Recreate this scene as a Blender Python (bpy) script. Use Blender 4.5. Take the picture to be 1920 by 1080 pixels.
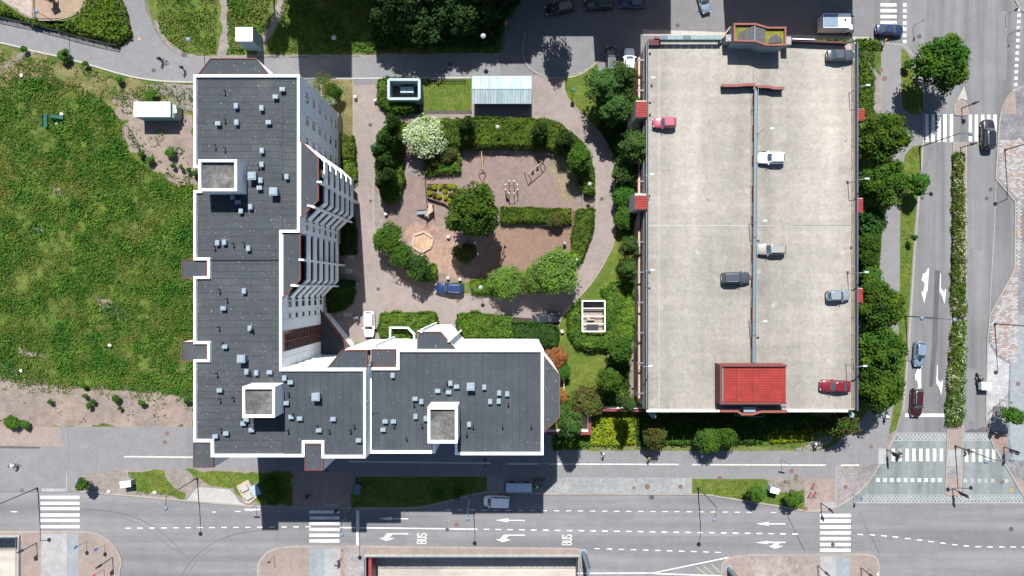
import bpy, bmesh, math, random
import numpy as np
from mathutils import Vector, Matrix
random.seed(7)
rng = np.random.default_rng(11)
scene = bpy.context.scene
for o in list(bpy.data.objects):
    bpy.data.objects.remove(o)
COL = scene.collection
R = math.radians
# ---------------------------------------------------------------- camera: a drone looking straight down
H = 112.0                       # flying height in metres
cam_d = bpy.data.cameras.new('camera'); cam = bpy.data.objects.new('camera', cam_d); COL.objects.link(cam)
cam.location = (0, 0, H); cam.rotation_euler = (0, 0, 0)
cam_d.sensor_width = 36; cam_d.lens = 24; cam_d.clip_end = 5000; cam_d.clip_start = 1
scene.camera = cam
# ---------------------------------------------------------------- sky, sun, exposure
world = bpy.data.worlds.new("World"); scene.world = world; world.use_nodes = True
nt = world.node_tree; nt.nodes.clear()
wo = nt.nodes.new('ShaderNodeOutputWorld'); bg = nt.nodes.new('ShaderNodeBackground'); sk = nt.nodes.new('ShaderNodeTexSky')
sk.sky_type = 'NISHITA'; sk.sun_disc = False; sk.sun_elevation = R(54); sk.sun_rotation = R(-3.6); sk.ozone_density = 2.0
bg.inputs['Strength'].default_value = 0.056
nt.links.new(sk.outputs[0], bg.inputs[0]); nt.links.new(bg.outputs[0], wo.inputs[0])
sd = bpy.data.lights.new('sun', 'SUN'); sd.energy = 4.6; sd.angle = R(0.5); sd.color = (1.0, 0.97, 0.92)
sun = bpy.data.objects.new('sun', sd); COL.objects.link(sun); sun.location = (0, 60, 90)
sun.rotation_euler = Vector((0.046, -0.727, -1)).to_track_quat('-Z', 'Y').to_euler()
vs = scene.view_settings; vs.view_transform = 'Standard'; vs.look = 'None'; vs.gamma = 1; vs.exposure = 1.35
scene.render.engine = 'CYCLES'

# ---------------------------------------------------------------- helpers
def S(z): return (H - z) / 1280.0                # metres per photo pixel at height z
def P(px, py, z=0.0): return Vector(((px - 960) * S(z), (540 - py) * S(z), z))
def PP(pts, z=0.0): return [P(a, b, z) for a, b in pts]
ORG = {}

def setp(o, label=None, cat=None, group=None, kind=None):
    if label: o['label'] = label
    if cat: o['category'] = cat
    if group: o['group'] = group
    if kind: o['kind'] = kind
    return o

def thing(name, label, cat, loc=(0, 0, 0), rotz=0.0, group=None, world=False):
    o = bpy.data.objects.new(name, None); COL.objects.link(o)
    o.empty_display_size = 0.5
    o.location = loc; o.rotation_euler = (0, 0, rotz)
    if world: ORG[o.name] = Vector(loc)
    return setp(o, label, cat, group)

def add_obj(name, me, parent=None):
    o = bpy.data.objects.new(name, me); COL.objects.link(o)
    if parent is not None:
        o.parent = parent
        if parent.name in ORG: ORG[o.name] = ORG[parent.name]
    return o

def copy_tree(o, parent=None):
    c = o.copy(); COL.objects.link(c); c.parent = parent
    for ch in list(o.children): copy_tree(ch, c)
    return c

def clone(root, loc, rotz=0.0, label=None, group=None, scale=None):
    c = copy_tree(root); c.location = loc; c.rotation_euler = (0, 0, rotz)
    if scale: c.scale = scale if not isinstance(scale, (int, float)) else (scale,) * 3
    if label: c['label'] = label
    if group: c['group'] = group
    return c

class MB:
    """collects faces, builds one mesh object"""
    def __init__(s): s.v = []; s.f = []; s.m = []; s.mats = []; s.sm = []
    def mi(s, m):
        if m not in s.mats: s.mats.append(m)
        return s.mats.index(m)
    def face(s, pts, m, smooth=False):
        b = len(s.v); s.v += [tuple(p) for p in pts]; s.f.append(tuple(range(b, b + len(pts)))); s.m.append(s.mi(m)); s.sm.append(smooth)
    def faces(s, pts, fs, m, smooth=False):
        b = len(s.v); s.v += [tuple(p) for p in pts]; k = s.mi(m)
        for f in fs: s.f.append(tuple(b + i for i in f)); s.m.append(k); s.sm.append(smooth)
    def prism(s, poly, z0, z1, m, mside=None, bottom=False):
        n = len(poly)
        area = sum(poly[i][0] * poly[(i + 1) % n][1] - poly[(i + 1) % n][0] * poly[i][1] for i in range(n))
        if area < 0: poly = poly[::-1]
        top = [(p[0], p[1], z1) for p in poly]; bot = [(p[0], p[1], z0) for p in poly]
        s.face(top, m)
        if bottom: s.face(bot[::-1], m)
        for i in range(n):
            j = (i + 1) % n
            s.face([bot[i], bot[j], top[j], top[i]], mside or m)
    def box(s, c, size, m, rz=0.0, M=None):
        x, y, z = size[0] / 2, size[1] / 2, size[2] / 2
        pts = [Vector((a, b, d)) for a in (-x, x) for b in (-y, y) for d in (-z, z)]
        T = Matrix.Translation(Vector(c)) @ Matrix.Rotation(rz, 4, 'Z')
        if M is not None: T = M @ T
        pts = [T @ p for p in pts]
        s.faces(pts, [(0, 1, 3, 2), (4, 6, 7, 5), (0, 4, 5, 1), (2, 3, 7, 6), (0, 2, 6, 4), (1, 5, 7, 3)], m)
    def cyl(s, p0, p1, r0, m, r1=None, n=8, caps=True, smooth=True):
        p0 = Vector(p0); p1 = Vector(p1); r1 = r0 if r1 is None else r1
        d = (p1 - p0); q = d.to_track_quat('Z', 'X')
        pts = []
        for k, (p, r) in enumerate(((p0, r0), (p1, r1))):
            for i in range(n):
                a = 2 * math.pi * i / n
                pts.append(p + q @ Vector((r * math.cos(a), r * math.sin(a), 0)))
        fs = [(i, (i + 1) % n, n + (i + 1) % n, n + i) for i in range(n)]
        s.faces(pts, fs, m, smooth)
        if caps:
            s.face(pts[:n][::-1], m); s.face(pts[n:], m)
    def wall(s, line, z0, z1, t, m, closed=False):
        """vertical wall along a polyline (world xy)"""
        L = [Vector((p[0], p[1])) for p in line]
        n = len(L); segs = n if closed else n - 1
        def off(i, sd):
            a = L[i - 1] if (i > 0 or closed) else None
            b = L[i]; c = L[(i + 1) % n] if (i < n - 1 or closed) else None
            ds = []
            if a is not None: ds.append((b - a).normalized())
            if c is not None: ds.append((c - b).normalized())
            nn = sum((Vector((-d.y, d.x)) for d in ds), Vector((0, 0))); 
            if nn.length < 1e-6: nn = Vector((-ds[0].y, ds[0].x))
            nn.normalize(); k = nn.dot(Vector((-ds[0].y, ds[0].x))); k = max(k, .4)
            return b + nn * (sd * t / 2 / k)
        for i in range(segs):
            j = (i + 1) % n
            q = [off(i, -1), off(j, -1), off(j, 1), off(i, 1)]
            s.prism([(p.x, p.y) for p in q], z0, z1, m, bottom=True)
    def dome(s, c, rx, ry, rz, m, n=10, k=5, full=False, smooth=True):
        c = Vector(c); pts = []; lo = -math.pi / 2 if full else 0
        for i in range(k + 1):
            a = lo + (math.pi / 2 - lo) * i / k
            for j in range(n):
                b = 2 * math.pi * j / n
                pts.append(c + Vector((rx * math.cos(a) * math.cos(b), ry * math.cos(a) * math.sin(b), rz * math.sin(a))))
        fs = [(i * n + j, i * n + (j + 1) % n, (i + 1) * n + (j + 1) % n, (i + 1) * n + j) for i in range(k) for j in range(n)]
        s.faces(pts, fs, m, smooth)
    def build(s, name, parent=None, smooth=False, local=False):
        me = bpy.data.meshes.new(name)
        vv = s.v
        if parent is not None and parent.name in ORG and not local:
            o = ORG[parent.name]; vv = [(a - o.x, b - o.y, c - o.z) for a, b, c in vv]
        me.from_pydata(vv, [], s.f)
        for m in s.mats: me.materials.append(m)
        me.polygons.foreach_set('material_index', s.m)
        me.polygons.foreach_set('use_smooth', [bool(x or smooth) for x in s.sm])
        me.update()
        return add_obj(name, me, parent)

# ---------------------------------------------------------------- materials
def newmat(name):
    m = bpy.data.materials.new(name); m.use_nodes = True; n = m.node_tree; n.nodes.clear()
    o = n.nodes.new('ShaderNodeOutputMaterial'); b = n.nodes.new('ShaderNodeBsdfPrincipled')
    n.links.new(b.outputs[0], o.inputs[0]); return m, n, b
def nd(n, t, **k):
    x = n.nodes.new(t)
    for a, b in k.items():
        if a in x.inputs: x.inputs[a].default_value = b
        else: setattr(x, a, b)
    return x
def mixc(n, fac, a, b, mode='MIX'):
    x = n.nodes.new('ShaderNodeMix'); x.data_type = 'RGBA'; x.blend_type = mode
    for i, v in ((0, fac), (6, a), (7, b)):
        if isinstance(v, (int, float)): x.inputs[i].default_value = v
        elif isinstance(v, tuple): x.inputs[i].default_value = (*v[:3], 1)
        else: n.links.new(v, x.inputs[i])
    return x.outputs[2]
def ramp(n, fac, lo, hi, a=0.0, b=1.0):
    x = n.nodes.new('ShaderNodeMapRange'); x.inputs[1].default_value = lo; x.inputs[2].default_value = hi
    x.inputs[3].default_value = a; x.inputs[4].default_value = b; n.links.new(fac, x.inputs[0]); return x.outputs[0]
def noise(n, scale, detail=4, rough=.6, vec=None, st=(1, 1, 1), obj=False, off=0):
    if obj: g = n.nodes.new('ShaderNodeTexCoord').outputs['Object']
    else: g = n.nodes.new('ShaderNodeNewGeometry').outputs['Position']
    mp = n.nodes.new('ShaderNodeMapping'); mp.inputs['Scale'].default_value = st; mp.inputs['Location'].default_value = (off, off * .7, 0)
    n.links.new(g, mp.inputs[0])
    t = nd(n, 'ShaderNodeTexNoise'); t.inputs['Scale'].default_value = scale; t.inputs['Detail'].default_value = detail
    t.inputs['Roughness'].default_value = rough; n.links.new(mp.outputs[0], t.inputs[0]); return t.outputs[0]
def sc(c, k): return tuple(min(x * k, 1) for x in c[:3])

def M_plain(name, c, rough=.6, metal=0.0, var=.12, scale=3, spec=.3, obj=True, coat=0):
    m, n, b = newmat(name)
    if var: col = mixc(n, ramp(n, noise(n, scale, obj=obj), .3, .7), sc(c, 1 - var), sc(c, 1 + var)); n.links.new(col, b.inputs['Base Color'])
    else: b.inputs['Base Color'].default_value = (*c, 1)
    b.inputs['Roughness'].default_value = rough; b.inputs['Metallic'].default_value = metal
    b.inputs['Specular IOR Level'].default_value = spec
    if coat: b.inputs['Coat Weight'].default_value = coat; b.inputs['Coat Roughness'].default_value = .08
    return m
def M_ground(name, c, c2=None, big=.08, mid=.6, fine=4, amt=(.35, .25, .35), st=(1, 1, 1), rough=.92, streak=None, patch=None, speck=None, objvar=0, streak2=None, lanes=None, sa=(.80, 1.14)):
    """weathered ground: wide patches, medium mottling, grain, optional streaks of tyre wear, spots"""
    m, n, b = newmat(name); c2 = c2 or sc(c, .75)
    col = mixc(n, ramp(n, noise(n, big, 3), .35, .65), c, c2)
    f = ramp(n, noise(n, mid, 5, .65, st=st, off=5), .3, .7, 1 - amt[1], 1 + amt[1])
    g = ramp(n, noise(n, fine, 3, .7, off=9), .25, .75, 1 - amt[2], 1 + amt[2])
    mu = n.nodes.new('ShaderNodeMath'); mu.operation = 'MULTIPLY'; n.links.new(f, mu.inputs[0]); n.links.new(g, mu.inputs[1]); f = mu.outputs[0]
    if streak:
        s1 = ramp(n, noise(n, 1.0, 3, .55, st=streak, off=3), .35, .65, *sa)
        mu = n.nodes.new('ShaderNodeMath'); mu.operation = 'MULTIPLY'; n.links.new(f, mu.inputs[0]); n.links.new(s1, mu.inputs[1]); f = mu.outputs[0]
    if streak2:
        s1 = ramp(n, noise(n, 1.0, 4, .6, st=streak2, off=31), .35, .65, .93, 1.05)
        mu = n.nodes.new('ShaderNodeMath'); mu.operation = 'MULTIPLY'; n.links.new(f, mu.inputs[0]); n.links.new(s1, mu.inputs[1]); f = mu.outputs[0]
    if lanes:
        sx = n.nodes.new('ShaderNodeSeparateXYZ'); gg = n.nodes.new('ShaderNodeNewGeometry'); n.links.new(gg.outputs['Position'], sx.inputs[0])
        for xc, wd, k in lanes:
            s_ = n.nodes.new('ShaderNodeMath'); s_.operation = 'SUBTRACT'; n.links.new(sx.outputs[0], s_.inputs[0]); s_.inputs[1].default_value = xc
            wv = n.nodes.new('ShaderNodeMath'); wv.operation = 'MULTIPLY_ADD'; n.links.new(noise(n, .12, 3), wv.inputs[0]); wv.inputs[1].default_value = 5; wv.inputs[2].default_value = -2.5
            s2 = n.nodes.new('ShaderNodeMath'); n.links.new(s_.outputs[0], s2.inputs[0]); n.links.new(wv.outputs[0], s2.inputs[1])
            a_ = n.nodes.new('ShaderNodeMath'); a_.operation = 'ABSOLUTE'; n.links.new(s2.outputs[0], a_.inputs[0])
            mr = n.nodes.new('ShaderNodeMapRange'); mr.interpolation_type = 'SMOOTHSTEP'; mr.inputs[1].default_value = 0; mr.inputs[2].default_value = wd; mr.inputs[3].default_value = k; mr.inputs[4].default_value = 1; n.links.new(a_.outputs[0], mr.inputs[0])
            mu = n.nodes.new('ShaderNodeMath'); mu.operation = 'MULTIPLY'; n.links.new(f, mu.inputs[0]); n.links.new(mr.outputs[0], mu.inputs[1]); f = mu.outputs[0]
    if objvar:
        oi = n.nodes.new('ShaderNodeObjectInfo'); mu = n.nodes.new('ShaderNodeMath'); mu.operation = 'MULTIPLY'; n.links.new(f, mu.inputs[0]); n.links.new(ramp(n, oi.outputs['Random'], 0, 1, 1 - objvar, 1 + objvar), mu.inputs[1]); f = mu.outputs[0]
    hs = n.nodes.new('ShaderNodeHueSaturation'); n.links.new(col, hs.inputs['Color']); n.links.new(f, hs.inputs['Value']); col = hs.outputs[0]
    if patch: col = mixc(n, ramp(n, noise(n, patch[1], 5, .7, off=17), patch[2], patch[2] + .12), col, patch[0])
    if speck: col = mixc(n, ramp(n, noise(n, speck[1], 2, .6, off=23), speck[2], speck[2] + .03), col, speck[0])
    n.links.new(col, b.inputs['Base Color']); b.inputs['Roughness'].default_value = rough; b.inputs['Specular IOR Level'].default_value = .12
    bp = n.nodes.new('ShaderNodeBump'); bp.inputs['Strength'].default_value = .35; bp.inputs['Distance'].default_value = .05
    n.links.new(noise(n, fine * 1.5, 3), bp.inputs['Height']); n.links.new(bp.outputs[0], b.inputs['Normal'])
    return m
def M_leaf(name, a, b_, c=None, trans=.22, patch=.35):
    """foliage: every leaf its own shade, whole clumps drifting between two greens"""
    m = bpy.data.materials.new(name); m.use_nodes = True; n = m.node_tree; n.nodes.clear()
    o = n.nodes.new('ShaderNodeOutputMaterial')
    geo = n.nodes.new('ShaderNodeNewGeometry'); oi = n.nodes.new('ShaderNodeObjectInfo')
    col = mixc(n, geo.outputs['Random Per Island'], a, b_)
    if c: col = mixc(n, ramp(n, noise(n, patch, 3, .6), .42, .62), col, c)
    hs = n.nodes.new('ShaderNodeHueSaturation'); n.links.new(col, hs.inputs['Color'])
    n.links.new(ramp(n, oi.outputs['Random'], 0, 1, .485, .515), hs.inputs['Hue'])
    n.links.new(ramp(n, oi.outputs['Random'], 0, 1, .85, 1.15), hs.inputs['Value'])
    d = n.nodes.new('ShaderNodeBsdfDiffuse'); t = n.nodes.new('ShaderNodeBsdfTranslucent')
    n.links.new(hs.outputs[0], d.inputs[0]); n.links.new(hs.outputs[0], t.inputs[0])
    x = n.nodes.new('ShaderNodeMixShader'); x.inputs[0].default_value = trans; n.links.new(d.outputs[0], x.inputs[1]); n.links.new(t.outputs[0], x.inputs[2])
    n.links.new(x.outputs[0], o.inputs[0]); return m

asph = M_ground('asphalt', (.125, .123, .127), (.105, .104, .110), big=.05, mid=.5, fine=3.5, amt=(.2, .10, .16))
asph_h = M_ground('asphalt_road_worn_lengthwise', (.142, .142, .148), (.124, .124, .130), big=.04, mid=.5, fine=3.5, amt=(.2, .08, .12), streak=(.02, .42, 1), sa=(.78, 1.10))
asph_v = M_ground('asphalt_road_worn_up_down', (.128, .128, .134), (.105, .105, .110), big=.04, mid=.5, fine=3.5, amt=(.2, .08, .12), streak=(.5, .018, 1), sa=(.80, 1.14))
asph_path = M_ground('asphalt_path', (.138, .136, .142), (.125, .124, .13), big=.07, mid=.6, fine=4, amt=(.2, .08, .12))
asph_dark = M_ground('asphalt_patch', (.075, .078, .085), mid=.6, amt=(.2, .1, .12))
paver = M_ground('courtyard_paving', (.180, .150, .142), (.150, .128, .122), big=.09, mid=.8, fine=5, amt=(.2, .12, .16))
paver_play = M_ground('playground_paving', (.148, .110, .098), (.125, .096, .090), big=.1, mid=1.0, fine=5, amt=(.2, .14, .2), patch=((.15, .10, .075), .12, .62))
gravel_br = M_ground('brown_gravel', (.150, .098, .074), (.125, .086, .068), big=.12, mid=1.2, fine=6, amt=(.2, .14, .25))
brick_pink = M_ground('pink_brick_paving', (.185, .148, .132), (.16, .132, .122), big=.15, mid=1, fine=6, amt=(.2, .12, .22))
tile_white = M_ground('pale_stone_paving', (.22, .22, .222), (.185, .185, .19), big=.2, mid=1, fine=5, amt=(.2, .12, .15))
tile_grey = M_ground('grey_tile_paving', (.165, .180, .195), (.15, .165, .178), big=.2, mid=1, fine=4, amt=(.2, .1, .15), patch=((.2, .22, .24), .9, .60))
tile_green = M_ground('greenish_setts', (.130, .147, .150), (.122, .136, .138), big=.12, mid=.7, fine=5, amt=(.2, .14, .2), streak=(.5, .03, 1))
cobble = M_ground('cobble_strip', (.155, .160, .165), (.185, .185, .185), big=.3, mid=1.4, fine=5, amt=(.2, .2, .2))
dirt = M_ground('dry_earth', (.165, .128, .108), (.135, .115, .104), big=.12, mid=.5, fine=4, amt=(.3, .22, .25), patch=((.20, .150, .128), .25, .56))
dirt_grey = M_ground('grey_earth', (.155, .135, .125), (.135, .12, .112), big=.15, mid=.8, fine=4, amt=(.3, .2, .25))
sand = M_ground('pale_sand', (.21, .150, .112), (.18, .135, .10), big=.2, mid=.9, fine=4, amt=(.2, .15, .15))
soil_dark = M_ground('planting_soil', (.05, .04, .03), mid=1)
field_g = M_ground('meadow_ground', (.042, .072, .012), (.070, .084, .018), big=.10, mid=.7, fine=3, amt=(.3, .35, .35), patch=((.115, .092, .055), .30, .60))
lawn_g = M_ground('mown_lawn', (.046, .080, .012), (.072, .090, .016), big=.18, mid=.9, fine=4, amt=(.3, .25, .3), patch=((.105, .102, .030), .35, .56))
far_g = M_ground('distant_ground', (.055, .070, .030), (.11, .105, .095), big=.02, mid=.1, fine=1)
kerb_m = M_ground('granite_kerb', (.22, .195, .175), (.18, .165, .15), mid=1.5, fine=5, amt=(.1, .12, .15))
white_paint = M_ground('white_road_paint', (.52, .52, .51), (.38, .38, .38), big=.6, mid=2, fine=6, amt=(.1, .16, .16), rough=.7)
faded_paint = M_ground('faded_white_paint', (.24, .25, .25), (.19, .205, .205), big=.4, mid=1.5, fine=6, amt=(.1, .2, .2), rough=.8)
deck_m = M_ground('weathered_deck_concrete', (.226, .212, .190), (.172, .162, .148), big=.055, mid=.9, fine=2.2, amt=(.3, .09, .15), streak=(.5, .03, 1), streak2=(.04, .6, 1), lanes=((27.5, 4.5, 1.14), (47, 4.5, 1.18), (54.5, 1.8, .82), (38.6, 1.6, .84)), sa=(.94, 1.05), patch=((.262, .250, .228), .5, .60), speck=((.12, .11, .10), .9, .735))
conc = M_ground('concrete', (.27, .26, .245), (.23, .225, .215), mid=1, fine=5, amt=(.1, .12, .12))
conc_beige = M_ground('beige_concrete', (.30, .235, .185), (.26, .21, .17), mid=1, fine=5, amt=(.1, .12, .12))
floor_m = M_ground('underpass_floor', (.33, .30, .27), (.28, .26, .24), big=.06, mid=.4, fine=2, amt=(.2, .1, .08), streak=(.03, .5, 1))
roof_m = M_ground('bitumen_roof_felt', (.036, .041, .048), (.043, .048, .054), big=.10, mid=.7, fine=4, amt=(.1, .10, .14), patch=((.054, .059, .066), .22, .55), speck=((.15, .155, .11), 3.4, .675), objvar=.05)
roof_m2 = M_ground('bitumen_roof_felt_plain', (.034, .040, .048), (.041, .047, .054), big=.10, mid=.7, fine=4, amt=(.1, .10, .14), patch=((.050, .055, .062), .22, .55), speck=((.12, .13, .10), 3.2, .70), objvar=.04)
roof_seam = M_plain('roof_seam', (.020, .022, .026), .9)
roof_dirty = M_ground('dirty_tower_roof', (.050, .051, .051), (.105, .105, .10), big=.3, mid=1.2, fine=4, amt=(.3, .4, .3))
moss_roof = M_ground('mossy_sedum', (.15, .13, .02), (.09, .10, .02), big=.5, mid=2, fine=5, amt=(.3, .3, .3))
white_wall = M_ground('white_render', (.68, .70, .72), (.64, .66, .685), big=.1, mid=.5, fine=3, amt=(.1, .04, .03), rough=.8)
white_cap = M_plain('white_parapet_sheet', (.80, .80, .79), .5, var=.03)
beige_wall = M_plain('beige_base_wall', (.36, .30, .24), .8, var=.08)
red_edge = M_plain('red_edge_flashing', (.105, .030, .024), .6, var=.15)
red_roof = M_plain('red_corrugated_sheet', (.19, .021, .017), .65, var=.22, scale=.7)
red_cap = M_plain('weathered_red_capping', (.15, .052, .042), .7, var=.15)
red_brown = M_plain('red_brown_frame', (.065, .028, .022), .6)
vent_m = M_plain('pale_galvanised_vent', (.16, .205, .24), .5, metal=.0, var=.1)
pipe_blue = M_plain('galvanised_rail', (.12, .155, .18), .45, metal=.3, var=.1)
glass_m = M_plain('window_glass', (.035, .055, .065), .08, var=.2, spec=.8)
glass_teal = M_plain('tinted_glass_panel', (.045, .085, .095), .15, var=.15, spec=.8)
dark_m = M_plain('dark_metal', (.02, .022, .026), .5)
steel_dark = M_plain('dark_steel_post', (.045, .05, .06), .5)
black_m = M_plain('black_rubber', (.012, .012, .013), .8)
lamp_dome = M_plain('pale_lamp_dome', (.09, .13, .18), .3, var=.1)
lamp_white = M_plain('white_lamp_dome', (.24, .25, .26), .4, var=.05)
wood = M_plain('weathered_wood', (.16, .12, .085), .8, var=.25)
wood_d = M_plain('dark_wood', (.10, .06, .04), .8, var=.2)
wood_pale = M_plain('pale_timber', (.26, .21, .155), .8, var=.12)
green_bench = M_plain('green_painted_bench', (.008, .07, .055), .6)
metal_roof = M_ground('pale_blue_sheet_roof', (.27, .33, .345), (.22, .28, .30), big=.2, mid=.6, fine=4, amt=(.1, .08, .1), streak=(3, .08, 1), rough=.5)
rust = M_plain('rusty_manhole', (.10, .065, .052), .8, var=.25)
iron = M_plain('iron_manhole', (.05, .046, .044), .8, var=.2)
skin = M_plain('skin', (.45, .27, .19), .6, var=0)
hair_m = M_plain('dark_hair', (.02, .015, .012), .8, var=0)
orange_m = M_plain('orange_paint', (.25, .09, .03), .6)
red_paint = M_plain('red_paint', (.20, .03, .03), .5)
blue_sign = M_plain('blue_sign', (.015, .04, .16), .5, var=0)
yellow_line = M_plain('faded_yellow', (.22, .21, .15), .8)
wall_pink = M_plain('pinkish_wall', (.36, .24, .19), .85, var=.1)
stone_m = M_plain('pale_boulder', (.22, .22, .20), .85, var=.2)

lf_lime = M_leaf('leaves_lime_tree', (.011, .038, .007), (.042, .094, .015), (.060, .104, .014))
lf_mid = M_leaf('leaves_mid_green', (.016, .050, .010), (.050, .110, .018), (.048, .100, .014))
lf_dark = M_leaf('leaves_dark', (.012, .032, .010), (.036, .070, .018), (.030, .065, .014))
lf_pine = M_leaf('needles_pine', (.018, .042, .012), (.054, .094, .026), (.048, .084, .020))
lf_pale = M_leaf('leaves_pale_birch', (.045, .085, .016), (.11, .165, .040), (.095, .155, .022))
lf_bright = M_leaf('leaves_bright_hedge', (.032, .080, .010), (.080, .150, .018), (.11, .16, .020))
lf_hedge = M_leaf('leaves_hedge', (.022, .055, .010), (.066, .120, .018), (.080, .125, .018), patch=.6)
lf_yellow = M_leaf('leaves_golden_shrub', (.10, .15, .010), (.24, .26, .015), (.19, .23, .012), patch=.7)
lf_flower = M_leaf('white_blossom', (.10, .16, .055), (.44, .48, .33), (.30, .36, .18), patch=.8)
lf_copper = M_leaf('copper_leaves', (.10, .045, .015), (.26, .12, .045), (.18, .09, .03))
lf_brown = M_leaf('brownish_leaves', (.035, .035, .012), (.09, .075, .025), (.05, .06, .015))
lf_meadow = M_leaf('meadow_grass', (.020, .058, .009), (.062, .116, .018), (.094, .120, .026), patch=.28)
lf_weed = M_leaf('meadow_weeds', (.014, .052, .008), (.040, .100, .014), (.076, .132, .020), patch=.3)
lf_wild = M_leaf('willow_leaves', (.012, .028, .010), (.034, .062, .020), (.030, .055, .016))
bark = M_plain('bark', (.10, .075, .055), .9, var=.3)
# ---------------------------------------------------------------- foliage builders
def vnoise(x, y, s, seed=0):
    """smooth value noise, 0..1"""
    x = np.asarray(x) / s; y = np.asarray(y) / s
    xi = np.floor(x).astype(int); yi = np.floor(y).astype(int); fx = x - xi; fy = y - yi
    fx = fx * fx * (3 - 2 * fx); fy = fy * fy * (3 - 2 * fy)
    def h(a, b):
        n = (a * 374761393 + b * 668265263 + seed * 974634777) & 0x7fffffff
        n = ((n ^ (n >> 13)) * 1274126177) & 0x7fffffff
        return (n & 0xffff) / 65535.0
    return (h(xi, yi) * (1 - fx) + h(xi + 1, yi) * fx) * (1 - fy) + (h(xi, yi + 1) * (1 - fx) + h(xi + 1, yi + 1) * fx) * fy

def leaf_quads(pts, nrm, size, aspect=.62):
    n = len(pts)
    nrm = nrm / (np.linalg.norm(nrm, axis=1, keepdims=True) + 1e-9)
    a = rng.normal(size=(n, 3)); u = np.cross(nrm, a); u /= (np.linalg.norm(u, axis=1, keepdims=True) + 1e-9)
    v = np.cross(nrm, u); s = size[:, None]
    q = np.empty((n, 4, 3))
    q[:, 0] = pts - u * s; q[:, 1] = pts - v * s * aspect + nrm * s * .12; q[:, 2] = pts + u * s; q[:, 3] = pts + v * s * aspect + nrm * s * .12
    return q.reshape(-1, 3)

def quad_mesh(name, Q, mats, midx=None):
    """Q: (4n,3) verts"""
    n = len(Q) // 4; me = bpy.data.meshes.new(name)
    me.vertices.add(4 * n); me.vertices.foreach_set('co', Q.astype(np.float32).ravel())
    me.loops.add(4 * n); me.loops.foreach_set('vertex_index', np.arange(4 * n, dtype=np.int32))
    me.polygons.add(n); me.polygons.foreach_set('loop_start', np.arange(0, 4 * n, 4, dtype=np.int32))
    for m in mats: me.materials.append(m)
    if midx is not None: me.polygons.foreach_set('material_index', midx.astype(np.int32))
    me.update(calc_edges=True); return me

def crown_mesh(name, rad, hgt, mat, nclump=70, per=60, leaf=.30, shape=.22, cone=0.0, clump=.26, mat2=None, frac2=0, inner=.5, low=-.35):
    """crown centred on the origin, radius rad, height hgt (full)"""
    d = rng.normal(size=(nclump, 3)); d /= np.linalg.norm(d, axis=1, keepdims=True)
    d[:, 2] = np.where(d[:, 2] < low, -d[:, 2], d[:, 2])
    r = inner + (1 - inner) * rng.random(nclump) ** .45
    ang = np.arctan2(d[:, 1], d[:, 0]); k = rng.random(4) * 6.28
    lob = 1 + shape * (np.sin(3 * ang + k[0]) * .4 + np.sin(5 * ang + k[1]) * .35 + np.sin(8 * ang + k[2]) * .3)
    c = d * r[:, None] * .94; c[:, :2] *= lob[:, None]
    if cone: c[:, :2] *= np.clip(1 - cone * (c[:, 2:3] + .2), .12, 1.3)
    c *= np.array([rad * .84, rad * .84, hgt / 2])
    cr = clump * rad * (.6 + .8 * rng.random(nclump))
    if cone: cr *= np.clip(1 - cone * .7 * (c[:, 2] / (hgt / 2)), .35, 1.2)
    idx = np.repeat(np.arange(nclump), per); n = len(idx)
    e = rng.normal(size=(n, 3)); e /= np.linalg.norm(e, axis=1, keepdims=True); e[:, 2] = np.where(e[:, 2] < -.4, -e[:, 2], e[:, 2])
    p = c[idx] + e * cr[idx][:, None] * (.75 + .5 * rng.random((n, 1))) * np.array([1, 1, .75])
    nn = e * .8 + np.array([0, 0, .55]) + rng.normal(size=(n, 3)) * .45
    s = leaf * (.6 + .8 * rng.random(n))
    Q = leaf_quads(p, nn, s)
    mats = [mat]; mi = None
    if mat2:
        mats.append(mat2); cm = rng.random(nclump) < frac2
        mi = np.where(cm[idx] & (rng.random(n) < .85), 1, 0)
    return quad_mesh(name, Q, mats, mi)

def trunk_mb(h, r, rad):
    mb = MB(); lean = random.uniform(-.2, .2)
    top = Vector((lean, random.uniform(-.2, .2), h * .62))
    mid = Vector((lean * .3, 0, h * .3))
    mb.cyl((0, 0, 0), mid, r, bark, r * .75, 8, False); mb.cyl(mid, top, r * .75, bark, r * .4, 8, False)
    for i in range(7):
        a = i * 2.4 + random.random(); s = mid.lerp(top, .1 + .12 * i)
        e = Vector((math.cos(a) * rad * .62, math.sin(a) * rad * .62, s.z + h * .22 * random.uniform(.6, 1.3)))
        m_ = s.lerp(e, .5) + Vector((0, 0, h * .03))
        mb.cyl(s, m_, r * .4, bark, r * .25, 6, False); mb.cyl(m_, e, r * .25, bark, r * .08, 6, False)
    return mb

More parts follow.
